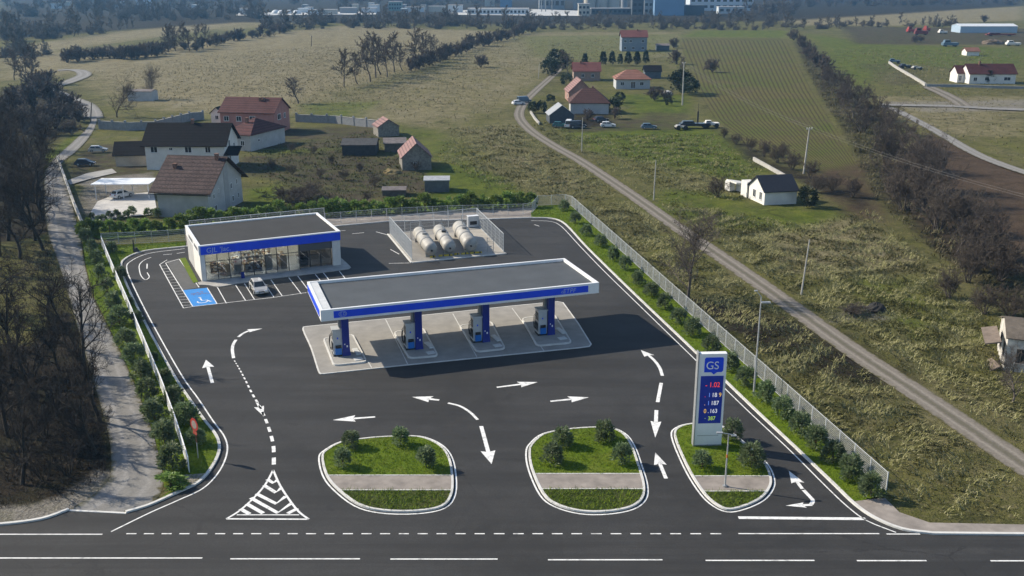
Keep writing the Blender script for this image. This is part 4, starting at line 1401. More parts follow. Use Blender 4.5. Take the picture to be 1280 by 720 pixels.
# --- far woods: one mass nobody could count
def far_wood():
    rng = np.random.default_rng(11)
    srcs = []
    for i in range(3):
        rs = random.Random(90 + i)
        limbs, twigs = grow(rs, h=8, spread=6, tr=0.16, stems=7, l1=5, l2=4, l3=4, l4=0, twig=0.13, low=0.05)
        V, F = segs_to_mesh(twigs + limbs, 3)
        srcs.append((V, F))
        limbs, twigs = grow(rs, h=13, spread=4.5, tr=0.25, stems=1, l1=10, l2=5, l3=5, l4=0, twig=0.12, low=0.2)
        V, F = segs_to_mesh(twigs + limbs, 3)
        srcs.append((V, F))
    spots = []

    def band(poly, n, s0, s1):
        gp_ = np.array(GP(poly))
        x0, y0 = gp_.min(0)
        x1, y1 = gp_.max(0)
        k = 0
        while k < n:
            px = rng.uniform(min(p[0] for p in poly), max(p[0] for p in poly))
            py = rng.uniform(min(p[1] for p in poly), max(p[1] for p in poly))
            if inside_many(np.array([px]), np.array([py]), poly)[0]:
                g = G(px, py)
                spots.append((g[0], g[1], rng.uniform(s0 * 0.6, s1)))
                k += 1
    band([(0, 54), (60, 50), (120, 44), (165, 38), (165, 32), (90, 34), (0, 40)], 75, 1.0, 1.7)
    band([(0, 74), (30, 71), (62, 70), (62, 66), (0, 66)], 22, 0.8, 1.2)
    band([(150, 27), (330, 24), (330, 14), (160, 14)], 120, 1.0, 1.8)
    band([(0, 28), (150, 22), (330, 10), (420, 4), (420, 0), (0, 0)], 170, 1.2, 2.2)
    band([(330, 40), (430, 36), (520, 37), (640, 36), (660, 28), (430, 27), (330, 30)], 150, 1.0, 1.6)
    band([(640, 38), (800, 37), (1000, 38), (985, 26), (830, 26), (640, 28)], 190, 0.7, 1.2)
    band([(1000, 38), (1100, 34), (1200, 34), (1195, 29), (1000, 31)], 60, 0.6, 1.1)
    band([(420, 12), (640, 8), (640, 0), (420, 0)], 110, 1.2, 2.0)
    band([(920, 24), (1000, 20), (1000, 2), (930, 2)], 70, 1.0, 1.8)
    band([(990, 9), (1280, 6), (1280, 0), (990, 0)], 130, 1.2, 2.0)
    band([(1400, 9), (1280, 8), (1280, 0), (1400, 0)], 30, 1.2, 2.0)
    Vs, Fs, off = [], [], 0
    for x, y, s in spots:
        V, F = srcs[rng.integers(6)]
        a = rng.uniform(0, 2 * PI)
        ca, sa = math.cos(a), math.sin(a)
        q = V * s * np.array([1, 1, rng.uniform(0.8, 1.15)])
        Vs.append(np.stack([q[:, 0] * ca - q[:, 1] * sa + x, q[:, 0] * sa + q[:, 1] * ca + y, q[:, 2] - 2.0], 1))
        Fs.append(F + off)
        off += len(V)
    me = mesh_np('far_woods', np.concatenate(Vs), np.concatenate(Fs), fleck_mat('far_twigs', (0.06, 0.055, 0.045), (0.13, 0.115, 0.095), 0.15, 0.8, False))
    tag(link(bpy.data.objects.new('far_woods', me)), kind='stuff')


far_wood()


# --- standing dead grass of the meadow and undergrowth of the thicket
def tufts(name, spots, hgt, wid, m, seed, k=4, flat=(0.75, 1.45), swirl=0.8, z0=-0.14):
    """lodged grass: bent blades that lean together in swirls"""
    rng = np.random.default_rng(seed)
    n = len(spots)
    X, Y = spots[:, 0:1], spots[:, 1:2]
    dirn = 3.0 * np.sin(X * 0.33 + 1.7 * np.sin(Y * 0.21)) + 2.6 * np.sin(Y * 0.41 + 1.5 * np.sin(X * 0.27))
    a = dirn + rng.normal(0, swirl, (n, k))
    L = hgt * rng.uniform(0.5, 1.4, (n, k))
    t1 = rng.uniform(0.2, 0.7, (n, k))
    t2 = rng.uniform(*flat, (n, k))
    bx = X + rng.normal(0, 0.10, (n, k))
    by = Y + rng.normal(0, 0.10, (n, k))
    z = np.full((n, k), z0)
    a2 = a + rng.normal(0, 0.6, (n, k))
    h0, h1 = L * 0.4, L * 0.6
    mx, my, mz = bx + np.cos(a) * np.sin(t1) * h0, by + np.sin(a) * np.sin(t1) * h0, z + np.cos(t1) * h0
    ex, ey, ez = mx + np.cos(a2) * np.sin(t2) * h1, my + np.sin(a2) * np.sin(t2) * h1, mz + np.cos(t2) * h1
    sx, sy = -np.sin(a) * wid, np.cos(a) * wid
    V = np.stack([np.stack([bx - sx, by - sy, z], -1), np.stack([bx + sx, by + sy, z], -1), np.stack([mx + sx, my + sy, mz], -1), np.stack([mx - sx, my - sy, mz], -1),
                  np.stack([ex + sx * .25, ey + sy * .25, ez], -1), np.stack([ex - sx * .25, ey - sy * .25, ez], -1)], 2).reshape(-1, 3)
    b = np.arange(n * k)[:, None] * 6
    F = np.concatenate([b + np.array([[0, 1, 2, 3]]), b + np.array([[3, 2, 4, 5]])], 1).reshape(-1, 4)
    me = mesh_np(name, V, F, m)
    return tag(link(bpy.data.objects.new(name, me)), kind='stuff')


def scatter(poly, dens, seed, noise=True, fade=0.0):
    rng = np.random.default_rng(seed)
    gp_ = GP(poly)
    A = np.array(gp_)
    x0, y0 = A.min(0)
    x1, y1 = A.max(0)
    n = int((x1 - x0) * (y1 - y0) * dens)
    X = rng.uniform(x0, x1, n)
    Y = rng.uniform(y0, y1, n)
    k = inside_many(X, Y, gp_)
    if noise:
        f = np.sin(X * 0.9 + 2 * np.sin(Y * 0.37)) + np.sin(Y * 0.8 + 2 * np.sin(X * 0.41)) + rng.normal(0, 0.9, n)
        k &= f > -1.1
    if fade:
        k &= dist_many(X, Y, gp_) > fade * rng.uniform(0, 1, n) ** 1.5
    X, Y = X[k], Y[k]
    keep = (dist_many(X, Y, TRACK, False) > 2.3) & ~inside_many(X, Y, FORECOURT) & ~inside_many(X, Y, VERGE_L) & ~inside_many(X, Y, VERGE_R)
    keep &= ~inside_many(X, Y, smooth_line(LANE_L, n=3) + smooth_line(LANE_R, n=3)[::-1])
    return np.stack([X[keep], Y[keep]], 1)


def tuft_mat(name, cs):
    b = NB(name)
    n = b.noise(0.9, 4, 0.65, 1.0)
    n2 = b.noise(5, 2)
    c = b.mix(b.ramp(n, [(0.38, 0.0), (0.62, 1.0)]), cs[0], cs[1])
    c = b.mix(b.ramp(n2, [(0.45, 0.0), (0.65, 0.8)]), c, cs[2])
    b.set(c, 0.8, 0, 0.2)
    return b.m


M_TUFT = tuft_mat('dry_grass_blades', ((0.050, 0.060, 0.013), (0.165, 0.162, 0.050), (0.40, 0.365, 0.21)))
M_TUFTL = tuft_mat('litter_stalks', ((0.016, 0.013, 0.010), (0.045, 0.034, 0.025), (0.085, 0.066, 0.05)))
MEADOW = [(715, 254), (840, 250), (1000, 280), (1090, 262), (1190, 350), (1290, 420), (1290, 654), (1165, 655), (1110, 620)]
tufts('meadow_grass', scatter(MEADOW, 5.5, 5, True, 5), 0.68, 0.034, M_TUFT, 6)
tufts('rough_grass', scatter([(560, 160), (700, 150), (800, 230), (840, 252), (712, 256), (668, 246), (600, 235), (540, 200)], 2.6, 8, True, 10), 0.65, 0.042, M_TUFT, 9)
M_BLADE = tuft_mat('lawn_blades', ((0.065, 0.115, 0.006), (0.135, 0.205, 0.009), (0.20, 0.25, 0.020)))
for n_, (pl_, zz) in enumerate(LAWNS):
    rng_ = np.random.default_rng(200 + n_)
    A_ = np.array(pl_)
    (x0_, y0_), (x1_, y1_) = A_.min(0), A_.max(0)
    m_ = int((x1_ - x0_) * (y1_ - y0_) * (34 if n_ > 1 else 26))
    Q_ = np.stack([rng_.uniform(x0_, x1_, m_), rng_.uniform(y0_, y1_, m_)], 1)
    Q_ = Q_[inside_many(Q_[:, 0], Q_[:, 1], pl_)]
    tufts('lawn_grass', Q_, 0.17 if n_ < 2 or n_ % 2 == 0 else 0.26, 0.014, M_BLADE, 300 + n_, 3, (0.3, 1.2), 2.5, zz - 0.01)
M_STRAW = tuft_mat('straw_blades', ((0.11, 0.105, 0.045), (0.20, 0.18, 0.095), (0.34, 0.30, 0.19)))
tufts('field_grass', scatter([(300, 62), (640, 46), (700, 80), (650, 140), (560, 165), (480, 140), (380, 142), (250, 138), (130, 122), (110, 90), (200, 75)], 0.30, 28, False, 60), 0.55, 0.06, M_STRAW, 29, 4, (0.5, 1.3))
tufts('field_grass', scatter([(1030, 60), (1280, 62), (1300, 215), (1240, 200), (1160, 160), (1100, 132), (1060, 100)], 0.28, 58, True, 25), 0.55, 0.06, M_STRAW, 59, 4, (0.5, 1.3))
tufts('field_grass', scatter([(645, 50), (845, 46), (862, 112), (830, 82), (700, 78), (655, 120)], 0.18, 68, True, 30), 0.6, 0.07, M_STRAW, 69, 4, (0.5, 1.3))
tufts('hedge_bank_grass', scatter([(1085, 243), (1190, 348), (1290, 410), (1290, 345), (1195, 255), (1105, 165), (1045, 110), (1012, 75), (1000, 78), (1055, 175)], 1.6, 38, True, 6), 0.85, 0.05, tuft_mat('bank_blades', ((0.05, 0.052, 0.02), (0.11, 0.10, 0.05), (0.19, 0.16, 0.10))), 39, 4, (0.4, 1.2))
tufts('garden_grass', scatter([(300, 186), (470, 162), (520, 195), (560, 240), (420, 258), (330, 262), (310, 230)], 1.3, 48, True, 8), 0.45, 0.05, tuft_mat('garden_blades', ((0.05, 0.07, 0.016), (0.10, 0.12, 0.03), (0.16, 0.13, 0.07))), 49, 4, (0.3, 1.2))
tufts('verge_grass', scatter([(700, 168), (890, 166), (962, 213), (945, 250), (840, 252), (790, 225)], 2.0, 18, True, 8), 0.6, 0.045, M_TUFT, 19)
tufts('thicket_undergrowth', scatter([(-60, 330), (62, 300), (86, 375), (120, 480), (138, 555), (134, 592), (84, 625), (-60, 645)], 4.5, 12, False), 0.55, 0.02, M_TUFTL, 13, 4, (0.3, 1.3), 2.0)


# ================================================================== FENCES
def fence(name, label, line, h, post_gap, bar_gap=None, bar=0.02, rail=0.05, mat=M_FENCE, z0=0.0, cat='fence', post=0.07, hor=0):
    x0, y0 = line[0]
    t = thing(name, label, cat, (x0, y0, z0))
    ln = [(p[0] - x0, p[1] - y0) for p in line]
    L = seg_len(ln)[-1]
    n = max(1, round(L / post_gap))
    for i in range(n + 1):
        (p, a) = along(ln, L * i / n)
        MB().box((p[0], p[1], h / 2 + 0.02), (post, post, h + 0.04), a).build('post', mat, t)
        if i == n:
            break
        (q, _) = along(ln, L * (i + 1) / n)
        a = math.atan2(q[1] - p[1], q[0] - p[0])
        ca, sa = math.cos(a), math.sin(a)
        d = math.dist(p, q)
        m = MB()
        mid = ((p[0] + q[0]) / 2, (p[1] + q[1]) / 2)
        for zz in (h - rail / 2, 0.12):
            m.box((mid[0], mid[1], zz), (d - post, rail * 0.8, rail), a)
        for k in range(hor):
            m.box((mid[0], mid[1], 0.12 + (h - 0.12) * (k + 1) / (hor + 1)), (d - post, bar * 0.7, bar), a)
        if bar_gap:
            nb = max(2, int((d - post) / bar_gap))
            for k in range(nb):
                s = post / 2 + (d - post) * (k + 0.5) / nb
                m.box((p[0] + ca * s, p[1] + sa * s, h / 2 + 0.05), (bar, bar * 0.8, h - 0.12), a)
        m.build('mesh_panel', mat, t)
    return t


fence('mesh_fence', 'long pale wire mesh fence between the lawn strip of shrubs and the meadow', GP([(672, 258), (712, 256), (1107, 618)]), 1.9, 2.6, 0.11, 0.013, 0.045, M_FENCE, 0.08, hor=9, post=0.085)
fence('slat_fence', 'white slatted fence between the two shrub rows beside the gravel lane', FENCE_L, 1.45, 2.4, 0.12, 0.06, 0.11, M_WHITE, 0.1)
fence('mesh_fence', 'short pale mesh fence at the back corner between lane and shop', GP([(128, 307), (180, 305), (232, 301.5)]), 1.9, 2.6, 0.16, 0.02, 0.05, M_FENCE, 0.09, hor=5)
fence('mesh_fence', 'pale mesh fence running right behind the shop roof', GP([(238, 293), (320, 284.5), (406, 276)]), 2.2, 2.6, 0.16, 0.022, 0.09, M_FENCE, 0.09, hor=5)
fence('mesh_fence', 'pale mesh fence behind the tank yard below the hedge', GP([(407, 281), (486, 274.5), (560, 271), (664, 268.5), (672, 258.5)]), 1.9, 2.6, 0.2, 0.018, 0.05, M_FENCE, 0.09, hor=4)
# ================================================================== STATION
def text_mesh(txt, size, m, parent, name='lettering', loc=(0, 0, 0), rot=(PI / 2, 0, 0), ext=0.012, align='LEFT', shear=0.0, label=None, sx=1.0):
    cu = bpy.data.curves.new('lettering_curve', 'FONT')
    cu.body = txt
    cu.size = size
    cu.extrude = ext
    cu.align_x = align
    cu.shear = shear
    tmp = bpy.data.objects.new('lettering_tmp', cu)
    COL.objects.link(tmp)
    dg = bpy.context.evaluated_depsgraph_get()
    me = bpy.data.meshes.new_from_object(tmp.evaluated_get(dg))
    bpy.data.objects.remove(tmp)
    me.name = name
    me.materials.clear()
    me.materials.append(m)
    o = link(bpy.data.objects.new(name, me), parent)
    o.location = loc
    o.rotation_euler = rot
    o.scale = (sx, 1, 1)
    return o


M_LET = plain('white_lettering', (0.80, 0.81, 0.83), 0.4, 0.05)
M_LETB = plain('pale_blue_lettering', (0.36, 0.44, 0.72), 0.4, 0.1)
M_PUMP = plain('pump_enamel', (0.50, 0.52, 0.54), 0.35, 0.12, 1.5)
M_CYAN = plain('bright_blue_panel', (0.02, 0.16, 0.52), 0.35, 0.1)
M_TINT = glass_mat('tinted_glass', (0.35, 0.38, 0.42), 0.1)
M_LAMP = emit_mat('ceiling_lamp_glow', (1.0, 0.88, 0.70), 26.0)

# --- canopy
AC = R(18.4)
CO = Vector((-20.1, 99.0, 0))
CL, CD, CZ0, CZ1 = 31.7, 10.9, 5.25, 6.5


def cw(x, y, z=0.0):
    return (CO.x + x * math.cos(AC) - y * math.sin(AC), CO.y + x * math.sin(AC) + y * math.cos(AC), z)


can = thing('forecourt_canopy', 'long flat white and blue canopy roof on four blue columns above the fuel pumps', 'canopy', (CO.x, CO.y, 0), AC)
w_ = 0.28
m = MB()
m.bx(0, CL, 0, w_, CZ0, CZ1)
m.bx(0, CL, CD - w_, CD, CZ0, CZ1)
m.bx(0, w_, w_, CD - w_, CZ0, CZ1)
m.bx(CL - w_, CL, w_, CD - w_, CZ0, CZ1)
m.build('fascia', M_WHITE, can)
MB().bx(w_, CL - w_, w_, CD - w_, CZ1 - 0.45, CZ1 - 0.32).build('roof_deck', M_ROOFM, can)
MB().bx(w_, 1.15, w_, CD - w_, CZ1 - 0.32, CZ1 - 0.06).build('end_cap', plain('cap_sheet', (0.62, 0.63, 0.63), 0.6, 0.15), can)
MB().bx(w_, CL - w_, w_, CD - w_, CZ0 + 0.05, CZ0 + 0.12).build('soffit', plain('soffit_panel', (0.62, 0.63, 0.64), 0.5, 0.1), can)
m = MB()
m.bx(1.35, CL - 1.35, -0.05, 0.0, CZ0 + 0.26, CZ0 + 1.02)
m.bx(-0.05, 0.0, 0.9, CD - 0.5, CZ0 + 0.26, CZ0 + 1.02)
band = m.build('blue_band', M_BLUE, can)
ring = MB()
zc = CZ0 + 0.64
for k in range(20):
    a0, a1 = 2 * PI * k / 20, 2 * PI * (k + 1) / 20
    ring.tube((2.3 + 0.36 * math.cos(a0) * 1.15, -0.06, zc + 0.30 * math.sin(a0)), (2.3 + 0.36 * math.cos(a1) * 1.15, -0.06, zc + 0.30 * math.sin(a1)), 0.028, n=5)
for a_, b_ in (((2.08, .18), (2.08, -.16)), ((2.08, .18), (2.25, .18)), ((2.08, 0), (2.22, 0)), ((2.08, -.16), (2.25, -.16)), ((2.38, .18), (2.38, -.16)), ((2.38, -.16), (2.56, -.1)), ((2.38, .18), (2.54, .14)), ((2.54, .14), (2.58, -.1))):
    ring.tube((a_[0], -0.06, zc + a_[1]), (b_[0], -0.06, zc + b_[1]), 0.028, n=5)
ring.build('round_emblem', M_LETB, can)
text_mesh("‹ETPF", 0.72, M_LETB, can, loc=(CL - 4.7, -0.056, CZ0 + 0.40), sx=1.05, shear=0.15)
cols_px = [(433, 446), (523.5, 438), (607, 429), (688, 420)]
for (u, v) in cols_px:
    gx, gy = G(u, v)
    d = Vector((gx - CO.x, gy - CO.y))
    lx, ly = d.x * math.cos(AC) + d.y * math.sin(AC), -d.x * math.sin(AC) + d.y * math.cos(AC)
    m = MB()
    m.box((lx, ly, 2.7), (0.78, 0.62, 5.1))
    m.box((lx, ly, 0.62), (0.92, 0.74, 0.9), 0, 0, (0.80, 0.64))
    c_ = m.build('column', M_NAVY, can)
    MB().box((lx - 0.15, ly + 0.66, 2.7), (0.95, 0.62, 5.1)).build('column_cladding', plain('column_grey', (0.30, 0.31, 0.31), 0.5, 0.12), c_)
    m = MB()
    m.box((lx + 0.1, ly - 0.33, 1.35), (0.14, 0.03, 0.22))
    m.box((lx - 0.15, ly - 0.33, 1.6), (0.10, 0.03, 0.14))
    m.build('notice', M_WHITE, c_)
for k in range(4):
    for yy in (2.6, 7.8):
        MB().bx(4 + k * 7.6, 5.1 + k * 7.6, yy, yy + 0.5, CZ0 + 0.0, CZ0 + 0.05).build('downlight', M_WHITE, can)

# --- slab, plinths, pumps
slab = smooth_line(GP([(385, 409), (379.5, 412), (390, 436), (399, 464), (403, 467.5), (410, 467)]), n=3)[:-1] + GP([(500, 457.5), (600, 447.5), (725, 435), (736, 433.5), (738, 431), (722, 405), (703, 379), (697, 378), (640, 383.5), (540, 394)])
if area(slab) < 0:
    slab = slab[::-1]
tag(MB().prism(slab, 0.02, 0.10).build('pump_slab', plain('slab_concrete', (0.30, 0.285, 0.26), 0.85, 0.2, 0.6, bump=0.2)), kind='structure')
mb = MB()
ribbon(mb, slab, 0.16, 0.02, 0.09, True, off=-0.07)
for a_, b_ in (((459.5, 452), (464.5, 460.5)), ((482, 400), (509.5, 456)), ((566, 393), (596, 447)), ((640, 386), (680, 439.5))):
    ribbon(mb, GP([a_, b_]), 0.10, 0.104)
tag(mb.build('pump_slab_kerb', M_KERB), kind='structure')
PL = [[(404, 424), (417, 458), (459, 453.5), (441, 419)], [(492, 416), (511, 449), (548, 446), (529, 411)], [(574, 408), (595.5, 441), (632, 437), (614, 403)], [(652, 399), (671, 433.5), (715, 429.5), (693, 394)]]
NUM = ['first', 'second', 'third', 'fourth']
TANKSIDE = 'from the parked car side'
M_ISLE = plain('island_concrete', (0.36, 0.35, 0.325), 0.85, 0.18, 0.9)
for i, q in enumerate(PL):
    g = GP(q, 0.1)
    cx, cy = sum(p[0] for p in g) / 4, sum(p[1] for p in g) / 4
    # rounded quad
    loc_ = [(p[0] - cx, p[1] - cy) for p in g]
    rr = []
    for k in range(4):
        p0, p1, p2 = Vector(loc_[k - 1]), Vector(loc_[k]), Vector(loc_[(k + 1) % 4])
        a_ = p1 + (p0 - p1).normalized() * 0.7
        b_ = p1 + (p2 - p1).normalized() * 0.7
        for t in np.linspace(0, 1, 5):
            c_ = a_ * (1 - t) ** 2 + p1 * 2 * t * (1 - t) + b_ * t * t
            rr.append((c_.x, c_.y))
    if area(rr) < 0:
        rr = rr[::-1]
    isl = thing('pump_island', f'raised pump island with pale rim under the canopy, {NUM[i]} {TANKSIDE}', 'pump island', (cx, cy, 0.1), 0, 'pump islands under the canopy')
    MB().prism(offset_line(rr, 0.09, True), 0, 0.15).build('plinth', M_ISLE, isl)
    m = MB()
    ribbon(m, rr, 0.16, 0, 0.18, True, off=0.04)
    m.build('rim', M_KERB, isl)
    # pale covers beside the column
    cu, cv = cols_px[i]
    for (du, dv, l, w, h) in ((13, -6, 1.9, 0.55, 0.14), (15, 3, 0.8, 0.9, 0.06)):
        x, y = G(cu + du, cv + dv, 0.25)
        MB().box((x - cx, y - cy, 0.15 + h / 2), (w, l, h), R(24)).build('access_cover', plain('cover_plate', (0.60, 0.61, 0.60), 0.6, 0.12), isl)
    # pump
    pu, pv = cu - 11.5, cv - 1.2
    x, y = G(pu, pv, 0.25)
    p = thing('fuel_pump', f'grey fuel pump with blue lower panel, {NUM[i]} {TANKSIDE}', 'fuel pump', (x, y + 0.55, 0.25), R(17), 'fuel pumps under the canopy')
    m = MB()
    m.bx(-0.52, 0.52, -0.62, 0.62, 0.18, 2.95)
    m.bx(-0.60, 0.60, -0.70, 0.70, 2.95, 3.10)
    m.build('cabinet', M_PUMP, p)
    MB().bx(-0.58, 0.58, -0.68, 0.68, 0.0, 0.18).build('base', M_BLACK, p)
    m = MB()
    m.bx(-0.535, -0.52, -0.5, 0.5, 1.75, 2.7)
    m.build('display_panel', M_BLACK, p)
    m = MB()
    m.bx(-0.545, -0.535, -0.36, 0.36, 2.15, 2.55)
    m.build('screen', plain('screen_glass', (0.16, 0.20, 0.20), 0.2, 0.1), p)
    m = MB()
    m.bx(-0.34, 0.34, -0.86, -0.62, 0.22, 0.95)
    m.build('lower_panel', M_CYAN, p)
    m = MB()
    m.bx(-0.3, 0.3, -0.80, -0.62, 0.95, 1.25)
    m.build('nozzle_holster', M_BLACK, p)
    m = MB()
    m.bx(-0.10, 0.04, -0.635, -0.62, 1.95, 2.15)
    m.build('badge', M_BLUE, p)
    m = MB()
    m.bx(-0.535, -0.52, -0.5, 0.5, 0.4, 1.5)
    m.build('hose_panel', plain('dark_grey_panel', (0.09, 0.095, 0.10), 0.5, 0.2), p)
    for yy in (-0.35, -0.05, 0.25):
        m = MB()
        pts = [(-0.56, yy, 2.5), (-0.80, yy, 2.2), (-0.88, yy, 1.5), (-0.80, yy, 0.8), (-0.62, yy + 0.05, 0.7), (-0.58, yy + 0.08, 1.2)]
        for a_, b_ in zip(pts, pts[1:]):
            m.tube(a_, b_, 0.03, n=6)
        m.box((-0.58, yy + 0.08, 1.3), (0.07, 0.08, 0.3))
        m.build('fuel_hose', M_BLACK, p)

# --- shop
AS = R(25.0)
SO = Vector((-42.4, 130.3, 0))
SL, SD, SH = 19.5, 12.7, 5.0
shop = thing('shop_building', 'white flat roofed station shop with glazed front under a blue sign band', 'building', (SO.x, SO.y, 0), AS)
m = MB()
m.bx(0, SL, SD - 0.25, SD, 0, SH)
m.bx(0, 0.25, 0.0, SD * 0.52, 0, SH)
m.bx(SL - 0.25, SL, 0.0, SD - 0.25, 0, SH)
m.bx(0.25, 0.62, 0.0, 0.30, 0, SH - 1.15)
m.bx(SL - 1.15, SL - 0.25, 0.0, 0.5, 0, SH - 1.15)
m.build('wall', M_PLWHITE, shop)
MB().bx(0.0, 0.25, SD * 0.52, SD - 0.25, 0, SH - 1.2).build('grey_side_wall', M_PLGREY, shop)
m = MB()
m.bx(-0.12, SL + 0.12, -0.12, 0.20, SH, SH + 0.16)
m.bx(-0.12, SL + 0.12, SD - 0.20, SD + 0.12, SH, SH + 0.16)
m.bx(-0.12, 0.22, 0.20, SD - 0.20, SH, SH + 0.16)
m.bx(SL - 0.22, SL + 0.12, 0.20, SD - 0.20, SH, SH + 0.16)
m.bx(-0.10, 0.0, 0.0, SD, SH - 1.2, SH)
m.build('parapet', M_WHITE, shop)
MB().bx(0.22, SL - 0.22, 0.20, SD - 0.20, SH - 0.25, SH - 0.02).build('roof', M_ROOFD, shop)
m = MB()
for y0, y1 in ((0.9, 4.2), (5.6, 9.5)):
    m.bx(-0.115, -0.10, y0, y1, SH - 0.85, SH - 0.4)
m.build('side_slot', plain('slot_grey', (0.12, 0.125, 0.14), 0.5, 0.1), shop)
band = MB().bx(0.15, SL + 0.06, -0.10, 0.0, SH - 1.18, SH - 0.003).build('blue_sign_band', M_BLUE, shop)
MB().bx(SL, SL + 0.06, 0.0, 3.0, SH - 1.18, SH - 0.003).build('blue_side_band', M_BLUE, shop)
text_mesh("GJL ’Jac.", 0.95, M_LETB, shop, loc=(0.85, -0.112, SH - 0.92), sx=1.05, shear=0.1)
text_mesh("· ~·-·", 0.6, M_BLUE, shop, loc=(14.8, -0.112, SH - 0.85))
# glazing: mullions and panes
GX0, GX1, ZG = 0.62, 13.6, SH - 1.18
nb = 8
m = MB()
for k in range(nb + 1):
    x = GX0 + (GX1 - GX0) * k / nb
    m.bx(x - 0.045, x + 0.045, 0.02, 0.14, 0.05, ZG)
for k in range(nb):
    x0, x1 = GX0 + (GX1 - GX0) * k / nb + 0.045, GX0 + (GX1 - GX0) * (k + 1) / nb - 0.045
    m.bx(x0, x1, 0.03, 0.13, 0.05, 0.14)
    m.bx(x0, x1, 0.03, 0.13, ZG - 1.15, ZG - 1.06)
m.build('window_frame', M_DARK, shop)
for k in range(nb):
    x0, x1 = GX0 + (GX1 - GX0) * k / nb + 0.045, GX0 + (GX1 - GX0) * (k + 1) / nb - 0.045
    MB().bx(x0, x1, 0.07, 0.085, 0.14, ZG - 0.003).build('window_pane', M_GLASS, shop)
# recessed entrance
RX0, RX1, RY = GX1 + 0.05, SL - 1.15, 0.9
m = MB()
for k in range(4):
    x = RX0 + (RX1 - RX0) * k / 3
    m.bx(x - 0.05, x + 0.05, RY - 0.06, RY + 0.06, 0.05, ZG)
m.bx(RX0, RX1, RY - 0.05, RY + 0.05, ZG - 1.0, ZG - 0.9)
m.bx(RX0 - 0.06, RX0, 0.14, RY, 0.05, ZG)
ent = m.build('entrance_frame', M_DARK, shop)
for k in range(3):
    x0, x1 = RX0 + (RX1 - RX0) * k / 3 + 0.05, RX0 + (RX1 - RX0) * (k + 1) / 3 - 0.05
    MB().bx(x0, x1, RY - 0.01, RY + 0.01, 0.06, ZG - 0.9).build('glass_door' if k == 1 else 'window_pane', M_TINT, shop)
MB().bx(RX0, RX1, 0.2, RY - 0.06, ZG - 1.1, ZG - 0.02).build('entrance_header', plain('header_grey', (0.10, 0.10, 0.105), 0.5, 0.1), shop)
m = MB()
m.bx(0.25, SL - 0.25, 0.3, SD - 0.25, 0.0, 0.06)
m.build('shop_floor', plain('shop_floor_tile', (0.34, 0.34, 0.34), 0.5, 0.1), shop)
MB().bx(0.25, SL - 0.25, 0.3, SD - 0.25, ZG + 0.05, ZG + 0.15).build('shop_ceiling', plain('ceiling_tile', (0.7, 0.7, 0.68), 0.7, 0.05), shop)
MB().bx(0.3, SL - 0.3, 8.0, 8.1, 0.06, ZG).build('partition', plain('partition_cream', (0.62, 0.56, 0.45), 0.8, 0.12), shop)
for k in range(5):
    for yy in (2.2, 5.2):
        MB().bx(1.2 + k * 3.5, 2.8 + k * 3.5, yy, yy + 0.35, ZG, ZG + 0.045).build('ceiling_light', M_LAMP, shop)


def sw(x, y, z=0.06):
    return (SO.x + x * math.cos(AS) - y * math.sin(AS), SO.y + x * math.sin(AS) + y * math.cos(AS), z)


GOODS = [plain('goods_' + n_, c_, 0.6, 0.3, 8) for n_, c_ in (('brown', (0.22, 0.13, 0.07)), ('tan', (0.42, 0.30, 0.16)), ('cream', (0.5, 0.46, 0.38)), ('dark', (0.06, 0.05, 0.05)), ('red', (0.30, 0.17, 0.11)), ('white', (0.62, 0.62, 0.6)))]
for i, (x, y, l, w, h, rz_, lab) in enumerate([(2.9, 2.6, 3.0, 0.8, 1.7, 2.2, 'slanting pale wooden display shelf inside the shop behind the end window'), (5.2, 3.2, 2.6, 1.0, 2.2, 1.57, 'tall brown goods shelf inside the shop behind the third window'),
                                       (7.4, 2.4, 2.4, 0.9, 1.4, 0.0, 'low dark goods shelf inside the shop behind the middle windows'), (9.6, 3.4, 2.6, 1.0, 2.3, 1.57, 'tan goods shelf inside the shop behind the sixth window'),
                                       (11.6, 2.8, 2.4, 0.9, 2.0, 1.57, 'tan goods shelf inside the shop next to the entrance bay'), (8.2, 6.4, 5.0, 0.7, 2.3, 0.0, 'long wall shelf of goods at the back of the shop')]):
    s = thing('goods_shelf', lab, 'shelf', sw(x, y), AS + rz_)
    m = MB()
    m.bx(-l / 2, l / 2, -0.03, 0.03, 0, h)
    for k in range(4):
        m.bx(-l / 2, l / 2, -w / 2, w / 2, 0.08 + k * h / 4, 0.12 + k * h / 4)
    m.bx(-l / 2, -l / 2 + 0.04, -w / 2, w / 2, 0, h)
    m.bx(l / 2 - 0.04, l / 2, -w / 2, w / 2, 0, h)
    m.build('rack', GOODS[2] if i % 2 else GOODS[1], s)
    m = MB()
    rs = random.Random(i)
    for k in range(4):
        for side in (-1, 1):
            x_ = -l / 2 + 0.08
            while x_ < l / 2 - 0.3:
                ww = rs.uniform(0.15, 0.4)
                hh = rs.uniform(0.4, 0.85) * h / 4
                m.bx(x_, x_ + ww, side * 0.05, side * (w / 2 - 0.05), 0.12 + k * h / 4, 0.12 + k * h / 4 + hh * 0.9, rs.randrange(6))
                x_ += ww + 0.03
    o = m.build('packaged_goods', GOODS, s)
    o['kind'] = 'stuff'
ctr = thing('shop_counter', 'white service counter standing inside the shop beside the entrance', 'counter', sw(15.6, 4.2), AS)
MB().bx(-1.6, 1.6, -0.4, 0.4, 0, 1.0).build('body', GOODS[5], ctr)
MB().bx(-1.7, 1.7, -0.48, 0.48, 1.0, 1.06).build('counter_top', M_WOODG, ctr)
fr = thing('drinks_fridge', 'dark drinks fridge with pale shelves inside the shop entrance', 'fridge', sw(14.6, 2.4), AS)
MB().bx(-0.6, 0.6, -0.4, 0.4, 0, 2.1).build('cabinet', M_BLACK, fr)
m = MB()
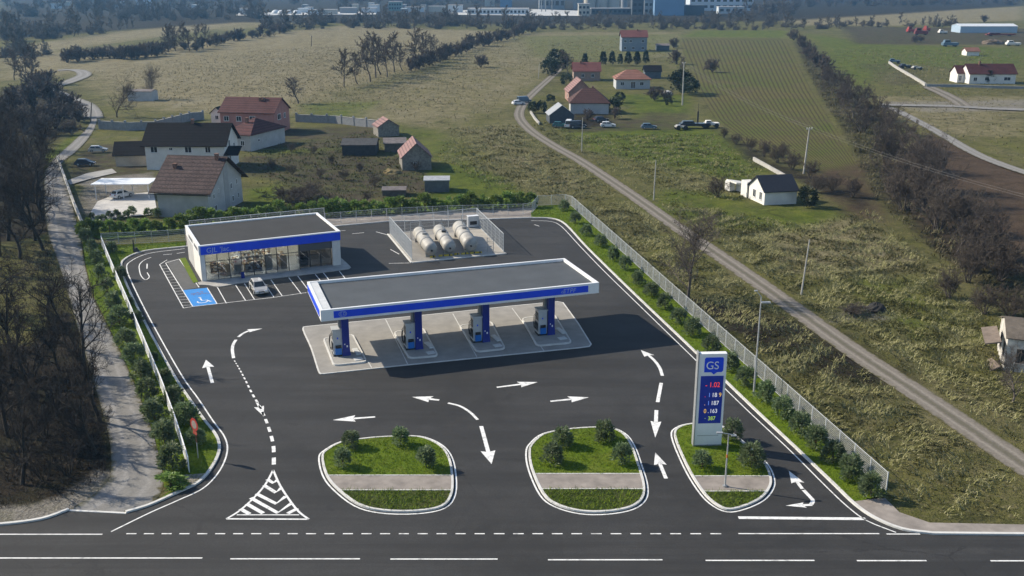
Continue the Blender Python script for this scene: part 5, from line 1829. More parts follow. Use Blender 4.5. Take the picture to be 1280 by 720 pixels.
for k in range(4):
    m.bx(-0.5, 0.5, -0.43, -0.402, 0.25 + k * 0.45, 0.55 + k * 0.45)
m.build('bottles_on_shelves', GOODS[5], fr)
bin_ = thing('litter_bin', 'small dark litter bin on the shop pavement in front of the glazing', 'bin', sw(5.35, -0.7, 0.13), AS)
MB().box((0, 0, 0.45), (0.42, 0.42, 0.9), 0, 0, (0.46, 0.46)).build('body', M_NAVY, bin_)
MB().box((0, 0, 0.93), (0.5, 0.5, 0.06)).build('lid', M_BLACK, bin_)

pv = GP([(247, 354), (249.5, 357), (262, 357.5), (272, 359.5), (280, 358.5), (296, 355.5), (340, 349), (394, 342.5), (424, 338.7), (436, 337), (438.8, 335), (435, 331), (425.5, 322.5)]) + [sw(SL, 2.0)[:2], sw(SL, 0)[:2], sw(0, 0)[:2]]
if area(pv) < 0:
    pv = pv[::-1]
tag(MB().prism(pv, 0.02, 0.13).build('shop_front_pavement', M_CONC), kind='structure')

# --- tank yard
TA = R(19.5)
TO = Vector((*G(515, 329), 0))
tfl, tfr, tbr, tbl = G(515, 329), G(632.5, 317.5), G(597, 281.5), G(485.5, 293.5)
tag(MB().prism([tfl, tfr, tbr, tbl], 0.02, 0.16).build('tank_yard_slab', plain('tank_slab_concrete', (0.40, 0.37, 0.32), 0.85, 0.2, 0.6)), kind='structure')
mb = MB()
ribbon(mb, [tfl, tfr], 0.2, 0.02, 0.17, off=-0.1)
ribbon(mb, [tbl, tfl], 0.2, 0.02, 0.17, off=-0.1)
tag(mb.build('tank_yard_kerb', M_KERB), kind='structure')


def lerp2(a, b, t):
    return (a[0] + (b[0] - a[0]) * t, a[1] + (b[1] - a[1]) * t)


def inset(p):
    c = ((tfl[0] + tbr[0]) / 2, (tfl[1] + tbr[1]) / 2)
    return lerp2(p, c, 0.03)


fence('yard_fence', 'tall mesh fence on the shop side of the tank yard', [inset(lerp2(tfl, tbl, 0.04)), inset(tbl)], 2.9, 2.4, 0.14, 0.026, 0.07, M_FENCE, 0.16, hor=4)
fence('yard_fence', 'tall pale mesh fence along the back of the tank yard', [inset(tbl), inset(tbr)], 2.9, 2.4, 0.18, 0.022, 0.07, M_FENCE, 0.16, hor=4)
fence('yard_fence', 'tall pale mesh fence on the meadow side of the tank yard', [inset(tbr), inset(lerp2(tbr, tfr, 0.98))], 2.9, 2.4, 0.18, 0.022, 0.07, M_FENCE, 0.16, hor=4)
M_TANK = plain('cream_tank_steel', (0.42, 0.40, 0.36), 0.5, 0.35, 0.9)
M_TANKB = plain('dull_tank_band', (0.24, 0.24, 0.235), 0.55, 0.25, 0.9)
TD = Vector(tfl) - Vector(tbl)
tang = math.atan2(TD.y, TD.x)
for i, ((u0, v0), (u1, v1)) in enumerate([((524, 301), (539, 322)), ((549, 298), (562, 319)), ((574, 295), (588, 317))]):
    a, b = Vector(G(u0, v0, 0.16)), Vector(G(u1, v1, 0.16))
    d = b - a
    L = d.length + 1.0
    r_ = [0.98, 0.98, 1.1][i]
    t = thing('fuel_tank', ['cream cylindrical fuel tank on saddles closest to the shop side of the tank yard', 'cream cylindrical fuel tank with dark hatch, the middle one of three', 'largest cream cylindrical fuel tank, closest to the meadow side of the tank yard'][i], 'fuel tank', (a.x, a.y, 0.16), math.atan2(d.y, d.x))
    zc = r_ + 0.35
    m = MB()
    prof = [(0.02, -0.55), (r_ * 0.55, -0.45), (r_ * 0.86, -0.22), (r_, 0.05), (r_, L - 1.05), (r_ * 0.86, L - 0.78), (r_ * 0.55, L - 0.55), (0.02, L - 0.45)]
    m.lathe(prof, (0, 0, zc), 24, 'x')
    m.build('tank_shell', M_TANK, t, True)
    for x in (L * 0.28, L * 0.62):
        m = MB()
        m.lathe([(r_ + 0.002, x - 0.25), (r_ + 0.05, x - 0.22), (r_ + 0.05, x + 0.22), (r_ + 0.002, x + 0.25)], (0, 0, zc), 24, 'x')
        m.build('tank_band', M_TANKB, t)
    for x in (0.5, L - 1.6):
        m = MB()
        m.bx(x - 0.15, x + 0.15, -r_ * 0.8, r_ * 0.8, 0, 0.75)
        m.build('saddle', M_CONC, t)
    m = MB()
    m.tube((L * 0.45, 0, zc + r_ - 0.05), (L * 0.45, 0, zc + r_ + 0.28), 0.36, n=14)
    m.build('hatch', [M_TANKB, M_BLACK, M_TANKB][i], t)
    m = MB()
    m.tube((L * 0.18, 0.2, zc + r_ - 0.05), (L * 0.18, 0.2, zc + r_ + 0.66), 0.07, n=8)
    m.tube((L * 0.18, 0.2, zc + r_ + 0.6), (L * 0.18, -0.3, zc + r_ + 0.6), 0.07, n=8)
    m.build('vent_pipe', M_GREYM, t)
    MB().tube((0.0, 0.4, zc + r_ * 0.8), (0.0, 0.4, zc + r_ + 0.9), 0.05, n=8).build('vent_pipe', M_GREYM, t)
    m = MB()
    m.tube((L - 0.5, 0, zc - 0.1), (L - 0.25, 0, zc - 0.1), 0.14, n=10)
    m.build('valve', M_BLACK, t)
rack_labels = ['tall pipe frame standing at the back of the tank yard on the shop side']
t = thing('pipe_frame', rack_labels[0], 'pipe frame', (*G(520, 300), 0.16), TA)
m = MB()
for x in (-0.8, 0.8):
    m.tube((x, 0, 0), (x, 0, 2.8), 0.07, n=8)
m.tube((-0.8, 0, 2.75), (0.8, 0, 2.75), 0.06, n=8)
m.tube((-0.8, 0, 1.6), (0.8, 0, 1.6), 0.06, n=8)
m.build('frame', M_GREYM, t)
t = thing('yard_gate', 'narrow ladder like steel gate at the front corner of the tank yard', 'gate', (*G(613, 316), 0.16), TA)
m = MB()
for x in (-0.5, 0.5):
    m.tube((x, 0, 0), (x, 0, 2.3), 0.05, n=8)
for k in range(7):
    m.tube((-0.5, 0, 0.3 + k * 0.31), (0.5, 0, 0.3 + k * 0.31), 0.03, n=6)
m.build('frame', M_GREYM, t)
t = thing('control_cabinet', 'pale metal control cabinet at the back corner of the tank yard', 'cabinet', (*G(591, 285), 0.16), TA)
MB().bx(-0.9, 0.9, -0.4, 0.4, 0.1, 1.9).build('body', M_PUMP, t)
MB().bx(-0.95, 0.95, -0.45, 0.45, 1.9, 1.98).build('lid', M_WHITE, t)
m = MB()
m.bx(-0.6, 0.6, -0.42, -0.4, 0.5, 1.1)
m.build('grille', M_BLACK, t)
YEL = plain('yellow_warning_paint', (0.55, 0.40, 0.02), 0.5, 0.2)
for i, (u, v) in enumerate([(541, 323), (553, 321.5), (561, 321), (571, 319.5), (581, 319), (592, 318), (599, 317.5)]):
    t = thing('warning_bollard', f'yellow and black stop block at the tank yard edge, {ordw(i + 1)} from the shop side', 'stop block', (*G(u, v), 0.16), TA, 'striped stop blocks at the tank yard')
    MB().box((0, 0, 0.12), (1.15 if i % 3 else 0.8, 0.3, 0.24), 0, 0, (1.0 if i % 3 else 0.7, 0.2)).build('block', YEL, t)
    MB().box((0.1, 0, 0.125), (0.22, 0.305, 0.245), 0, 0, (0.2, 0.21)).build('stripe', M_BLACK, t)

# --- price totem
tx, ty = G(883.5, 555.5, 0.14)
tot = thing('price_totem', 'tall white price totem with blue emblem and coloured fuel prices on the corner island', 'sign', (tx, ty, 0.14), R(3.0))
m = MB()
m.bx(-1.22, 1.22, -0.28, 0.28, 0, 8.75)
m.build('body', M_WHITE, tot)
MB().bx(-1.32, -1.22, -0.34, 0.34, 0, 8.9).build('side_post', M_GREYM, tot)
MB().bx(-0.98, 1.02, -0.30, -0.28, 2.2, 6.7).build('price_panel', plain('price_panel_blue', (0.016, 0.042, 0.38), 0.4, 0.12), tot)
m = MB()
poly = [(-0.72, 7.05), (-0.72, 8.3), (-0.60, 8.42), (0.86, 8.42), (0.94, 8.3), (0.94, 7.2), (0.8, 7.05), (0.42, 7.05), (0.12, 6.84), (-0.1, 7.05)]
n = len(poly)
vs = [(p[0], -0.305, p[1]) for p in poly] + [(p[0], -0.28, p[1]) for p in poly]
m.add(vs, [tuple(range(n))[::-1], tuple(range(n, 2 * n))] + [(i, (i + 1) % n, n + (i + 1) % n, n + i) for i in range(n)])
emb = m.build('blue_emblem', M_BLUE, tot)
text_mesh("GS", 1.02, M_LET, emb, 'emblem_letters', loc=(-0.60, -0.312, 7.34), sx=0.95, ext=0.006)
LED = {k: emit_mat('price_led_' + k, c_, 0.5) for k, c_ in (('red', (1.0, 0.07, 0.03)), ('white', (0.75, 0.78, 0.85)), ('amber', (0.9, 0.55, 0.1)), ('blue', (0.15, 0.3, 0.9)), ('green', (0.45, 0.7, 0.05)))}
rows = [(5.65, [('-', 'red', 0.0), ('1.02', 'red', 0.34)], 0.72), (4.72, [('.', 'red', 0.0), ('1', 'blue', 0.30), ('18', 'white', 0.62), ('9', 'amber', 1.25)], 0.62), (3.95, [('.', 'amber', 0.0), ('1', 'blue', 0.26), ('187', 'white', 0.58)], 0.62),
        (3.2, [('0', 'amber', 0.0), ('.', 'white', 0.36), ('163', 'white', 0.52)], 0.6), (2.5, [('·', 'green', 0.1), ('387', 'green', 0.4)], 0.58)]
for z, items, sz in rows:
    for tx_, cn, dx in items:
        text_mesh(tx_, sz * 0.92, LED[cn], tot, 'price_digits', loc=(-0.55 + dx, -0.306, z), ext=0.003, sx=0.85)
MB().bx(-1.25, 1.25, -0.30, 0.30, 0.0, 0.12).build('base', M_GREYM, tot)
MB().bx(-1.0, 0.9, -0.295, -0.28, 1.0, 1.04).build('seam', M_GREYM, tot)

# --- lamps and sign
t = thing('street_lamp', 'tall slim grey street lamp standing inside the mesh fence beside the totem', 'street lamp', (*G(942, 494), 0.1), 0)
m = MB()
m.tube((0, 0, 0), (0, 0, 10.2), 0.11, 0.06, 10)
m.tube((0, 0, 10.2), (-0.55, -0.2, 10.9), 0.05, 0.045, 8)
m.build('pole', M_GALV, t)
MB().box((0.45, -0.1, 9.7), (0.9, 0.3, 0.12)).build('lamp_head', M_GALV, t)
MB().box((-0.62, -0.22, 10.92), (0.3, 0.24, 0.1)).build('sensor', M_GREYM, t)
t = thing('street_lamp', 'short grey lamp with two small heads on the totem island path', 'street lamp', (*G(906, 610), 0.15), 0)
m = MB()
m.tube((0, 0, 0), (0, 0, 4.7), 0.08, 0.05, 10)
m.tube((-0.75, 0, 4.85), (0.5, 0, 4.62), 0.035, n=8)
m.build('pole', M_GALV, t)
MB().box((-0.72, 0, 4.82), (0.5, 0.22, 0.09)).build('lamp_head', M_GALV, t)
MB().box((0.42, 0, 4.58), (0.42, 0.22, 0.09)).build('lamp_head', M_GALV, t)
MB().tube((0, 0, 2.6), (0, 0, 2.9), 0.085, n=10).build('sticker', plain('orange_sticker', (0.5, 0.16, 0.05), 0.6), t)
MB().tube((0, 0, 0), (0, 0, 0.12), 0.2, n=12).build('base_plate', M_GREYM, t)
t = thing('stop_sign', 'weathered red octagonal stop sign on a rusty post among the fence shrubs', 'traffic sign', (*G(248, 574), 0.11), R(-42))
m = MB()
m.tube((0, 0, 0), (0, 0, 1.5), 0.045, n=8)
m.build('post', M_GALV, t)
MB().tube((0, 0, 1.5), (0, 0, 3.0), 0.046, n=8).build('upper_post', plain('rust_post', (0.24, 0.10, 0.05), 0.8, 0.3), t)


def octo(r, y0, y1, z, mat, name):
    p = [(r * math.cos(PI / 8 + PI / 4 * k), r * math.sin(PI / 8 + PI / 4 * k)) for k in range(8)]
    vs = [(a, y0, z + b) for a, b in p] + [(a, y1, z + b) for a, b in p]
    return MB().add(vs, [tuple(range(8)), tuple(range(8, 16))[::-1]] + [((i + 1) % 8, i, 8 + i, 8 + (i + 1) % 8) for i in range(8)]).build(name, mat, t)


octo(0.62, -0.075, -0.05, 3.2, plain('sign_red', (0.42, 0.05, 0.035), 0.5, 0.25), 'sign_plate')
octo(0.40, -0.085, -0.0755, 3.2, plain('sign_faded_face', (0.34, 0.28, 0.25), 0.6, 0.3), 'sign_face')
MB().box((0, -0.06, 2.42), (0.62, 0.02, 0.3)).build('small_plate', plain('sign_red2', (0.40, 0.08, 0.05), 0.5, 0.25), t)

# low black box and dark post seen near back corner of the lane fence
t = thing('marker_post', 'dark leaning marker post behind the forecourt kerb at the back corner', 'post', (*G(168, 316), 0.1), 0.3)
MB().box((0, 0, 1.0), (0.3, 0.12, 2.0), 0, 0, (0.12, 0.1)).build('post', M_DARK, t)
MB().box((0.35, 0.1, 0.35), (0.9, 0.6, 0.7), 0.2, 0, (0.2, 0.3)).build('base', M_DARK, t)


# --- cars
def car(label, loc, rz_, paint, L=4.25, Wd=1.75, Hh=1.5, van=False, group=None, name='parked_car'):
    t = thing(name, label, 'van' if van else 'car', loc, rz_, group)
    hw = Wd / 2
    # side profile of the body (x forward), z
    prof = [(-L / 2, 0.42), (-L / 2 - 0.02, 0.72), (-L / 2 + 0.10, 0.95), (-L / 2 + 0.35, 1.0), (0.95, 0.98), (L / 2 - 0.35, 0.82), (L / 2 - 0.04, 0.66), (L / 2, 0.40), (L / 2 - 0.1, 0.26), (-L / 2 + 0.1, 0.26)]
    ins = [0.10, 0.06, 0.10, 0.14, 0.12, 0.14, 0.16, 0.14, 0.10, 0.08]
    m = MB()
    rings = []
    n = len(prof)
    vs = []
    for k, (s, q) in enumerate(((-1, 1), (-1, 0), (1, 0), (1, 1))):
        for (x, z), i_ in zip(prof, ins):
            vs.append((x * (0.985 if q else 1), s * (hw - (i_ if q else 0) - (0.02 if z > 0.9 else 0)), z + (0.02 if q and z > 0.6 else (-0.03 if z > 0.6 else 0))))
    fs = [tuple(range(n)), tuple(range(3 * n, 4 * n))[::-1]]
    for k in range(3):
        for i_ in range(n):
            j_ = (i_ + 1) % n
            fs.append((k * n + j_, k * n + i_, (k + 1) * n + i_, (k + 1) * n + j_))
    m.add(vs, fs)
    body = m.build('body', paint, t)
    # greenhouse: roof and pillars in paint, glass proud of it
    zr = Hh
    a0, a1, b0, b1 = -L / 2 + 0.22, 1.05, -L / 2 + 0.62, 0.25
    if van:
        a1, b1, b0, a0 = 1.55, 1.0, -L / 2 + 0.15, -L / 2 + 0.06
    low, top = hw - 0.10, hw - 0.27
    vs = [(a0, -low, 0.97), (a1, -low, 0.95), (a1, low, 0.95), (a0, low, 0.97), (b0, -top, zr - 0.04), (b1, -top, zr - 0.04), (b1, top, zr - 0.04), (b0, top, zr - 0.04), (b0 + .12, -top + .12, zr), (b1 - .12, -top + .12, zr), (b1 - .12, top - .12, zr), (b0 + .12, top - .12, zr)]
    MB().add(vs, [(0, 1, 5, 4), (1, 2, 6, 5), (2, 3, 7, 6), (3, 0, 4, 7), (4, 5, 9, 8), (5, 6, 10, 9), (6, 7, 11, 10), (7, 4, 8, 11), (8, 9, 10, 11)]).build('roof', paint, t)

    def quadon(p, name_, f0=0.12, f1=0.88, g0=0.1, g1=0.9, off=0.012):
        p = [Vector(q) for q in p]
        nrm = (p[1] - p[0]).cross(p[3] - p[0]).normalized() * off

        def at_(s, r):
            return p[0].lerp(p[1], s).lerp(p[3].lerp(p[2], s), r) + nrm
        MB().add([at_(f0, g0), at_(f1, g0), at_(f1, g1), at_(f0, g1)], [(0, 1, 2, 3)]).build(name_, M_PANE, t)
    quadon([vs[1], vs[2], vs[6], vs[5]], 'windscreen', 0.06, 0.94, 0.06, 0.94)
    quadon([vs[3], vs[0], vs[4], vs[7]], 'rear_window', 0.08, 0.92, 0.12, 0.9)
    if not van:
        quadon([vs[0], vs[1], vs[5], vs[4]], 'side_window', 0.06, 0.50)
        quadon([vs[0], vs[1], vs[5], vs[4]], 'side_window', 0.54, 0.95)
        quadon([vs[2], vs[3], vs[7], vs[6]], 'side_window', 0.05, 0.46)
        quadon([vs[2], vs[3], vs[7], vs[6]], 'side_window', 0.50, 0.94)
    for x in (-L / 2 + 0.78, L / 2 - 0.82):
        for s in (-1, 1):
            w = MB().lathe([(0.02, -0.1), (0.31, -0.1), (0.33, -0.06), (0.33, 0.06), (0.31, 0.1), (0.02, 0.1)], (x, s * (hw - 0.09), 0.33), 16, 'y').build('wheel', M_BLACK, t)
            MB().lathe([(0.02, -0.115), (0.19, -0.112), (0.21, -0.10)], (x, s * (hw - 0.09), 0.33), 12, 'y').build('rim', M_GALV, w) if s < 0 else MB().lathe([(0.21, 0.10), (0.19, 0.112), (0.02, 0.115)], (x, s * (hw - 0.09), 0.33), 12, 'y').build('rim', M_GALV, w)
    for s in (-1, 1):
        MB().box((L / 2 - 0.10, s * (hw - 0.34), 0.66), (0.20, 0.36, 0.14), 0.0, 0, (0.12, 0.30)).build('headlight', M_LET, t)
        MB().box((-L / 2 + 0.03, s * (hw - 0.26), 0.80), (0.10, 0.26, 0.2)).build('tail_light', plain('tail_red', (0.35, 0.02, 0.02), 0.3), t)
        MB().box((0.86, s * (hw + 0.06), 0.99), (0.14, 0.18, 0.12)).build('mirror', paint, t)
    MB().box((L / 2 - 0.01, 0, 0.52), (0.05, 0.7, 0.16)).build('grille', M_BLACK, t)
    MB().box((L / 2 + 0.012, 0, 0.42), (0.02, 0.5, 0.11)).build('number_plate', M_LET, t)
    return t


P_SILV = plain('silver_car_paint', (0.52, 0.50, 0.47), 0.3, 0.06, 1, 0.35)
P_WHITE = plain('white_car_paint', (0.72, 0.73, 0.74), 0.3, 0.05)
P_DARK = plain('dark_car_paint', (0.03, 0.035, 0.05), 0.25, 0.1)
P_RED = plain('red_car_paint', (0.35, 0.05, 0.03), 0.35, 0.1)
P_BLUEC = plain('blue_grey_car_paint', (0.10, 0.16, 0.22), 0.35, 0.1)
P_TEAL = plain('teal_car_paint', (0.04, 0.14, 0.15), 0.35, 0.1)
cpos = G(323.5, 364.5)
da = Vector(G(318, 374.5)) - Vector(G(305.6, 354.7))
car('silver hatchback parked nose out in front of the shop windows', (cpos[0], cpos[1], 0.03), math.atan2(da.y, da.x) + R(1), P_SILV, 4.3, 1.78, 1.5)
# ================================================================== HOUSES
def house(name, label, px, L, D, ang, wh, rh, wall, roof, ridge='x', over=0.45, win_f=(), win_r=(), win_l=(), door_f=(), chim=(), hip=0.0, cat='house', gable_mat=None, group=None, frame=M_WHITE, thick=0.16, z0=0.0):
    """px: photo pixel of the front-left ground corner; x runs along the front, y away from the camera"""
    x0, y0 = G(*px)
    t = thing(name, label, cat, (x0, y0, z0), R(ang), group)
    m = MB()
    b = -0.6
    if ridge == 'x':
        hw = D / 2
        if hip:
            vs = [(0, 0, b), (L, 0, b), (L, D, b), (0, D, b), (0, 0, wh), (L, 0, wh), (L, D, wh), (0, D, wh)]
            fs = [(0, 1, 5, 4), (1, 2, 6, 5), (2, 3, 7, 6), (3, 0, 4, 7)]
        else:
            vs = [(0, 0, b), (L, 0, b), (L, D, b), (0, D, b), (0, 0, wh), (L, 0, wh), (L, D, wh), (0, D, wh), (0, hw, wh + rh), (L, hw, wh + rh)]
            fs = [(0, 1, 5, 4), (2, 3, 7, 6), (1, 2, 6, 9, 5), (3, 0, 4, 8, 7)]
    else:
        hw = L / 2
        vs = [(0, 0, b), (L, 0, b), (L, D, b), (0, D, b), (0, 0, wh), (L, 0, wh), (L, D, wh), (0, D, wh), (hw, 0, wh + rh), (hw, D, wh + rh)]
        fs = [(1, 2, 6, 5), (3, 0, 4, 7), (0, 1, 5, 8, 4), (2, 3, 7, 9, 6)]
    m.add(vs, fs)
    m.build('wall', wall, t)
    sl = rh / hw
    e = over
    ze, zr = wh - e * sl, wh + rh
    c = thick
    m = MB()
    if hip:
        k = hip
        lo = [(-e, -e, ze), (L + e, -e, ze), (L + e, D + e, ze), (-e, D + e, ze)]
        r0, r1 = (k, hw, zr), (L - k, hw, zr)
        lo2 = [(p[0], p[1], p[2] + c) for p in lo]
        vs = lo + lo2 + [(r0[0], r0[1], zr + c), (r1[0], r1[1], zr + c)]
        m.add(vs, [(3, 2, 1, 0), (0, 1, 5, 4), (1, 2, 6, 5), (2, 3, 7, 6), (3, 0, 4, 7), (4, 5, 9, 8), (5, 6, 9), (6, 7, 8, 9), (7, 4, 8)])
    elif ridge == 'x':
        for s in (-1, 1):
            y_e = -e if s < 0 else D + e
            q = [(-e, y_e, ze), (L + e, y_e, ze), (L + e, hw, zr), (-e, hw, zr)]
            m.add(q + [(p[0], p[1], p[2] + c) for p in q], [(0, 1, 2, 3), (7, 6, 5, 4), (0, 4, 5, 1), (1, 5, 6, 2), (3, 7, 4, 0)])
    else:
        for s in (-1, 1):
            x_e = -e if s < 0 else L + e
            q = [(x_e, -e, ze), (x_e, D + e, ze), (hw, D + e, zr), (hw, -e, zr)]
            m.add(q + [(p[0], p[1], p[2] + c) for p in q], [(0, 1, 2, 3), (7, 6, 5, 4), (0, 4, 5, 1), (1, 5, 6, 2), (3, 7, 4, 0)])
    rf = m.build('roof', roof, t)
    for (cx, cy, h) in chim:
        zz = wh + rh * (1 - abs((cy if ridge == 'x' else cx) - hw) / hw)
        m = MB().bx(cx - 0.3, cx + 0.3, cy - 0.3, cy + 0.3, zz - 0.4, zz + h)
        m.bx(cx - 0.37, cx + 0.37, cy - 0.37, cy + 0.37, zz + h, zz + h + 0.12)
        m.build('chimney', M_BRICK, rf)

    def opening(side, a, z, w, h, door=False):
        def P(u, d, zz):
            return (u, -d, zz) if side == 'f' else ((L + d, u, zz) if side == 'r' else (-d, u, zz))

        def slab(mb, u0, u1, z0_, z1_, d0, d1):
            p, q = P(u0, d0, z0_), P(u1, d1, z1_)
            mb.bx(min(p[0], q[0]), max(p[0], q[0]), min(p[1], q[1]), max(p[1], q[1]), z0_, z1_)
        f = MB()
        slab(f, a, a + w, z, z + 0.07, 0.0, 0.06)
        slab(f, a, a + w, z + h - 0.07, z + h, 0.0, 0.06)
        slab(f, a, a + 0.07, z + 0.07, z + h - 0.07, 0.0, 0.06)
        slab(f, a + w - 0.07, a + w, z + 0.07, z + h - 0.07, 0.0, 0.06)
        slab(f, a + w / 2 - 0.03, a + w / 2 + 0.03, z + 0.07, z + h - 0.07, 0.0, 0.05)
        if door:
            d = MB()
            slab(d, a + 0.07, a + w - 0.07, z + 0.07, z + h - 0.07, 0.0, 0.03)
            o = f.build('door', frame, t)
            d.build('door_leaf', M_WOODG, o)
        else:
            d = MB()
            slab(d, a + 0.07, a + w - 0.07, z + 0.07, z + h - 0.07, 0.0, 0.025)
            o = f.build('window', frame, t)
            d.build('pane', M_PANE, o)
            sl_ = MB()
            slab(sl_, a - 0.08, a + w + 0.08, z - 0.08, z - 0.003, 0.0, 0.12)
            sl_.build('sill', M_PLGREY, o)
    for w_ in win_f:
        opening('f', *w_)
    for w_ in win_r:
        opening('r', *w_)
    for w_ in win_l:
        opening('l', *w_)
    for w_ in door_f:
        opening('f', *w_, True)
    return t


hA = house('white_house', 'white gabled house with brown tiled roof directly behind the hedge and shop', (199, 270), 9.4, 14, -9, 4.9, 4.5, M_PLGREY, M_TILE_BROWN, over=1.0,
           win_r=[(1.8, 2.9, 0.7, 0.9), (2.2, 0.7, 0.9, 1.0), (4.0, 3.6, 0.5, 0.7), (9.0, 3.2, 0.8, 1.1), (11.4, 3.6, 0.7, 1.0), (9.4, 0.8, 0.8, 1.1), (11.8, 1.0, 0.7, 1.0)], chim=[(8.6, 6.4, 1.0), (1.6, 4.4, 0.7)])
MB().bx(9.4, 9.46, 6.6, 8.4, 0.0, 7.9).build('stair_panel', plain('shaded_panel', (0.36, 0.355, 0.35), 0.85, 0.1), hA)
MB().bx(-1.05, 10.4, -1.12, -0.98, 4.05, 4.2).build('gutter', M_BLACK, hA)
hB = house('white_house', 'long white two storey house with black roof behind the brown roofed house', (184, 212), 17.2, 10, -1, 5.6, 3.7, M_PLWHITE, M_TILE_BLACK, over=0.7,
           win_f=[(1.2, 3.7, 1.5, 1.3), (5.2, 4.2, 0.8, 0.6), (8.6, 3.7, 1.5, 1.3), (13.0, 3.7, 1.2, 1.3)], win_r=[(3.0, 4.4, 1.2, 1.5), (6.6, 3.6, 1.0, 1.2), (3.0, 1.2, 1.2, 1.3)], chim=[(9.2, 5.0, 0.8)])
m = MB()
m.add([(17.2, -1.2, 3.2), (20.2, -0.6, 3.2), (20.2, 3.0, 4.6), (17.2, 3.0, 4.6), (17.2, -1.2, 3.35), (20.2, -0.6, 3.35), (20.2, 3.0, 4.75), (17.2, 3.0, 4.75)], [(3, 2, 1, 0), (4, 5, 6, 7), (0, 1, 5, 4), (1, 2, 6, 5), (2, 3, 7, 6), (3, 0, 4, 7)])
m.build('porch_roof', M_TILE_BLACK, hB)
house('pink_house', 'large pink and grey house with red tiled roof beside the stone garden wall', (277, 166), 15.0, 11, -9, 5.6, 3.2, M_PLPINK, M_TILE_DKRED, over=0.5,
      win_f=[(1.0, 3.2, 1.4, 1.3), (4.5, 3.2, 1.4, 1.3), (8.2, 3.0, 1.6, 1.6)], win_r=[(2.5, 3.4, 2.2, 1.5), (7.0, 3.4, 1.2, 1.3), (3.0, 0.8, 1.2, 1.2)], chim=[(9.8, 4.2, 0.9), (10.8, 4.6, 0.7)])
house('garden_annex', 'small white rounded annex at the end of the pink house', (265, 160), 3.4, 5, -9, 4.2, 1.4, M_PLWHITE, M_TILE_BLACK, 'y', 0.3, win_f=[(1.2, 2.4, 1.0, 1.1)], cat='building')
house('grey_house', 'squat house with dark red hipped roof in front of the pink house', (283, 187), 7.0, 15, -20, 3.9, 2.8, M_PLGREY, M_TILE_DKRED, over=0.5, hip=3.2, win_f=[(1.4, 1.0, 0.9, 1.9), (4.2, 1.2, 1.1, 1.2)], win_r=[(3.0, 1.8, 0.9, 0.7)], chim=[(3.0, 5.0, 1.3)])
house('barn', 'low beige barn with black roof beside the long white house', (145, 208), 9.5, 7, 10, 2.6, 2.2, M_PLBEIGE, M_TILE_BLACK, over=0.5, cat='barn', win_l=[(2.5, 0.6, 1.4, 1.4)])
house('stone_cottage', 'small stone cottage with faded pink roof and camera facing gable among the garden plots', (503, 213), 6.3, 10, 10, 2.8, 2.9, M_STONE, M_TILE_PINK, 'y', 0.35, win_f=[(2.4, 0.8, 0.8, 0.9)], cat='cottage')
house('garden_shed', 'little shed with pink tiled roof at the end of the grey garden wall', (473, 171), 5.6, 6, 20, 2.5, 1.8, M_STONE, M_TILE_PINK, 'y', 0.3, cat='shed')
house('garden_shed', 'long low dark timber shed with tarred roof behind the garden plots', (428, 194), 7.8, 8, 2, 2.3, 0.9, plain('tarred_wall', (0.05, 0.05, 0.052), 0.9, 0.4), plain('tar_paper_roof', (0.06, 0.06, 0.062), 0.8, 0.5), over=0.3, cat='shed')
house('garden_shed', 'lean timber shed with rusty roof between the low dark shed and stone cottage', (481, 190), 5.0, 6, 8, 2.0, 0.8, M_WOODG, M_TIN, over=0.3, cat='shed')
house('garden_shed', 'grey box shed with pale tin roof near the hedge behind the tank yard', (531, 240), 4.7, 4.2, 3, 2.2, 0.35, plain('slate_wall', (0.13, 0.135, 0.14), 0.8, 0.3), plain('pale_tin', (0.42, 0.43, 0.44), 0.5, 0.3), over=0.2, cat='shed')
house('garden_shed', 'low dark chicken shed with pale edge beside the grey box shed', (478, 245), 4.4, 3.4, 3, 1.0, 0.3, M_WOODG, M_TIN, over=0.15, cat='shed')
# farm cluster by the dirt track
house('farmhouse', 'farmhouse with dark brown hipped roof and plain grey front beside the dirt track', (713, 142), 11.6, 11, -1, 3.4, 3.6, M_PLGREY, tile_mat('old_brown_tiles', (0.07, 0.035, 0.03), (0.13, 0.07, 0.06)), over=0.5, hip=4.0, chim=[(7.0, 6.0, 0.8)])
house('farmhouse', 'farmhouse wing with faded pink roof joined behind the dark brown roof', (711, 127), 8.0, 11, 4, 3.2, 3.8, plain('rose_wall', (0.34, 0.20, 0.16), 0.85, 0.2), M_TILE_PINK, 'y', 0.4, win_l=[(3, 1.0, 1.0, 1.2)])
house('farmhouse', 'red roofed farmhouse with brownish walls next to the dark evergreens', (717, 101), 10.6, 9, 0, 3.9, 2.9, plain('tan_wall', (0.30, 0.22, 0.18), 0.85, 0.2), M_TILE_RED, over=0.5, win_f=[(3.0, 1.4, 1.2, 1.3), (7.0, 1.4, 1.2, 1.3)], chim=[(3, 4, 1.0)])
house('bungalow', 'pale bungalow with orange hipped roof in the middle of the farm cluster', (770, 111), 12.6, 10, 0, 3.7, 2.7, plain('pale_blue_wall', (0.44, 0.46, 0.47), 0.85, 0.15), M_TILE_ORANGE, over=0.6, hip=4.2, win_f=[(1.6, 1.2, 1.4, 1.3), (8.8, 1.2, 1.4, 1.3)], door_f=[(5.4, 0.2, 1.8, 2.4)], chim=[(7.5, 6.5, 0.9)])
house('timber_shed', 'black timber shed with dark gabled roof beside the orange roofed bungalow', (806, 98), 6.6, 6, 0, 2.9, 2.0, plain('blue_grey_boards', (0.09, 0.11, 0.13), 0.8, 0.3), M_TILE_BLACK, over=0.4, cat='shed')
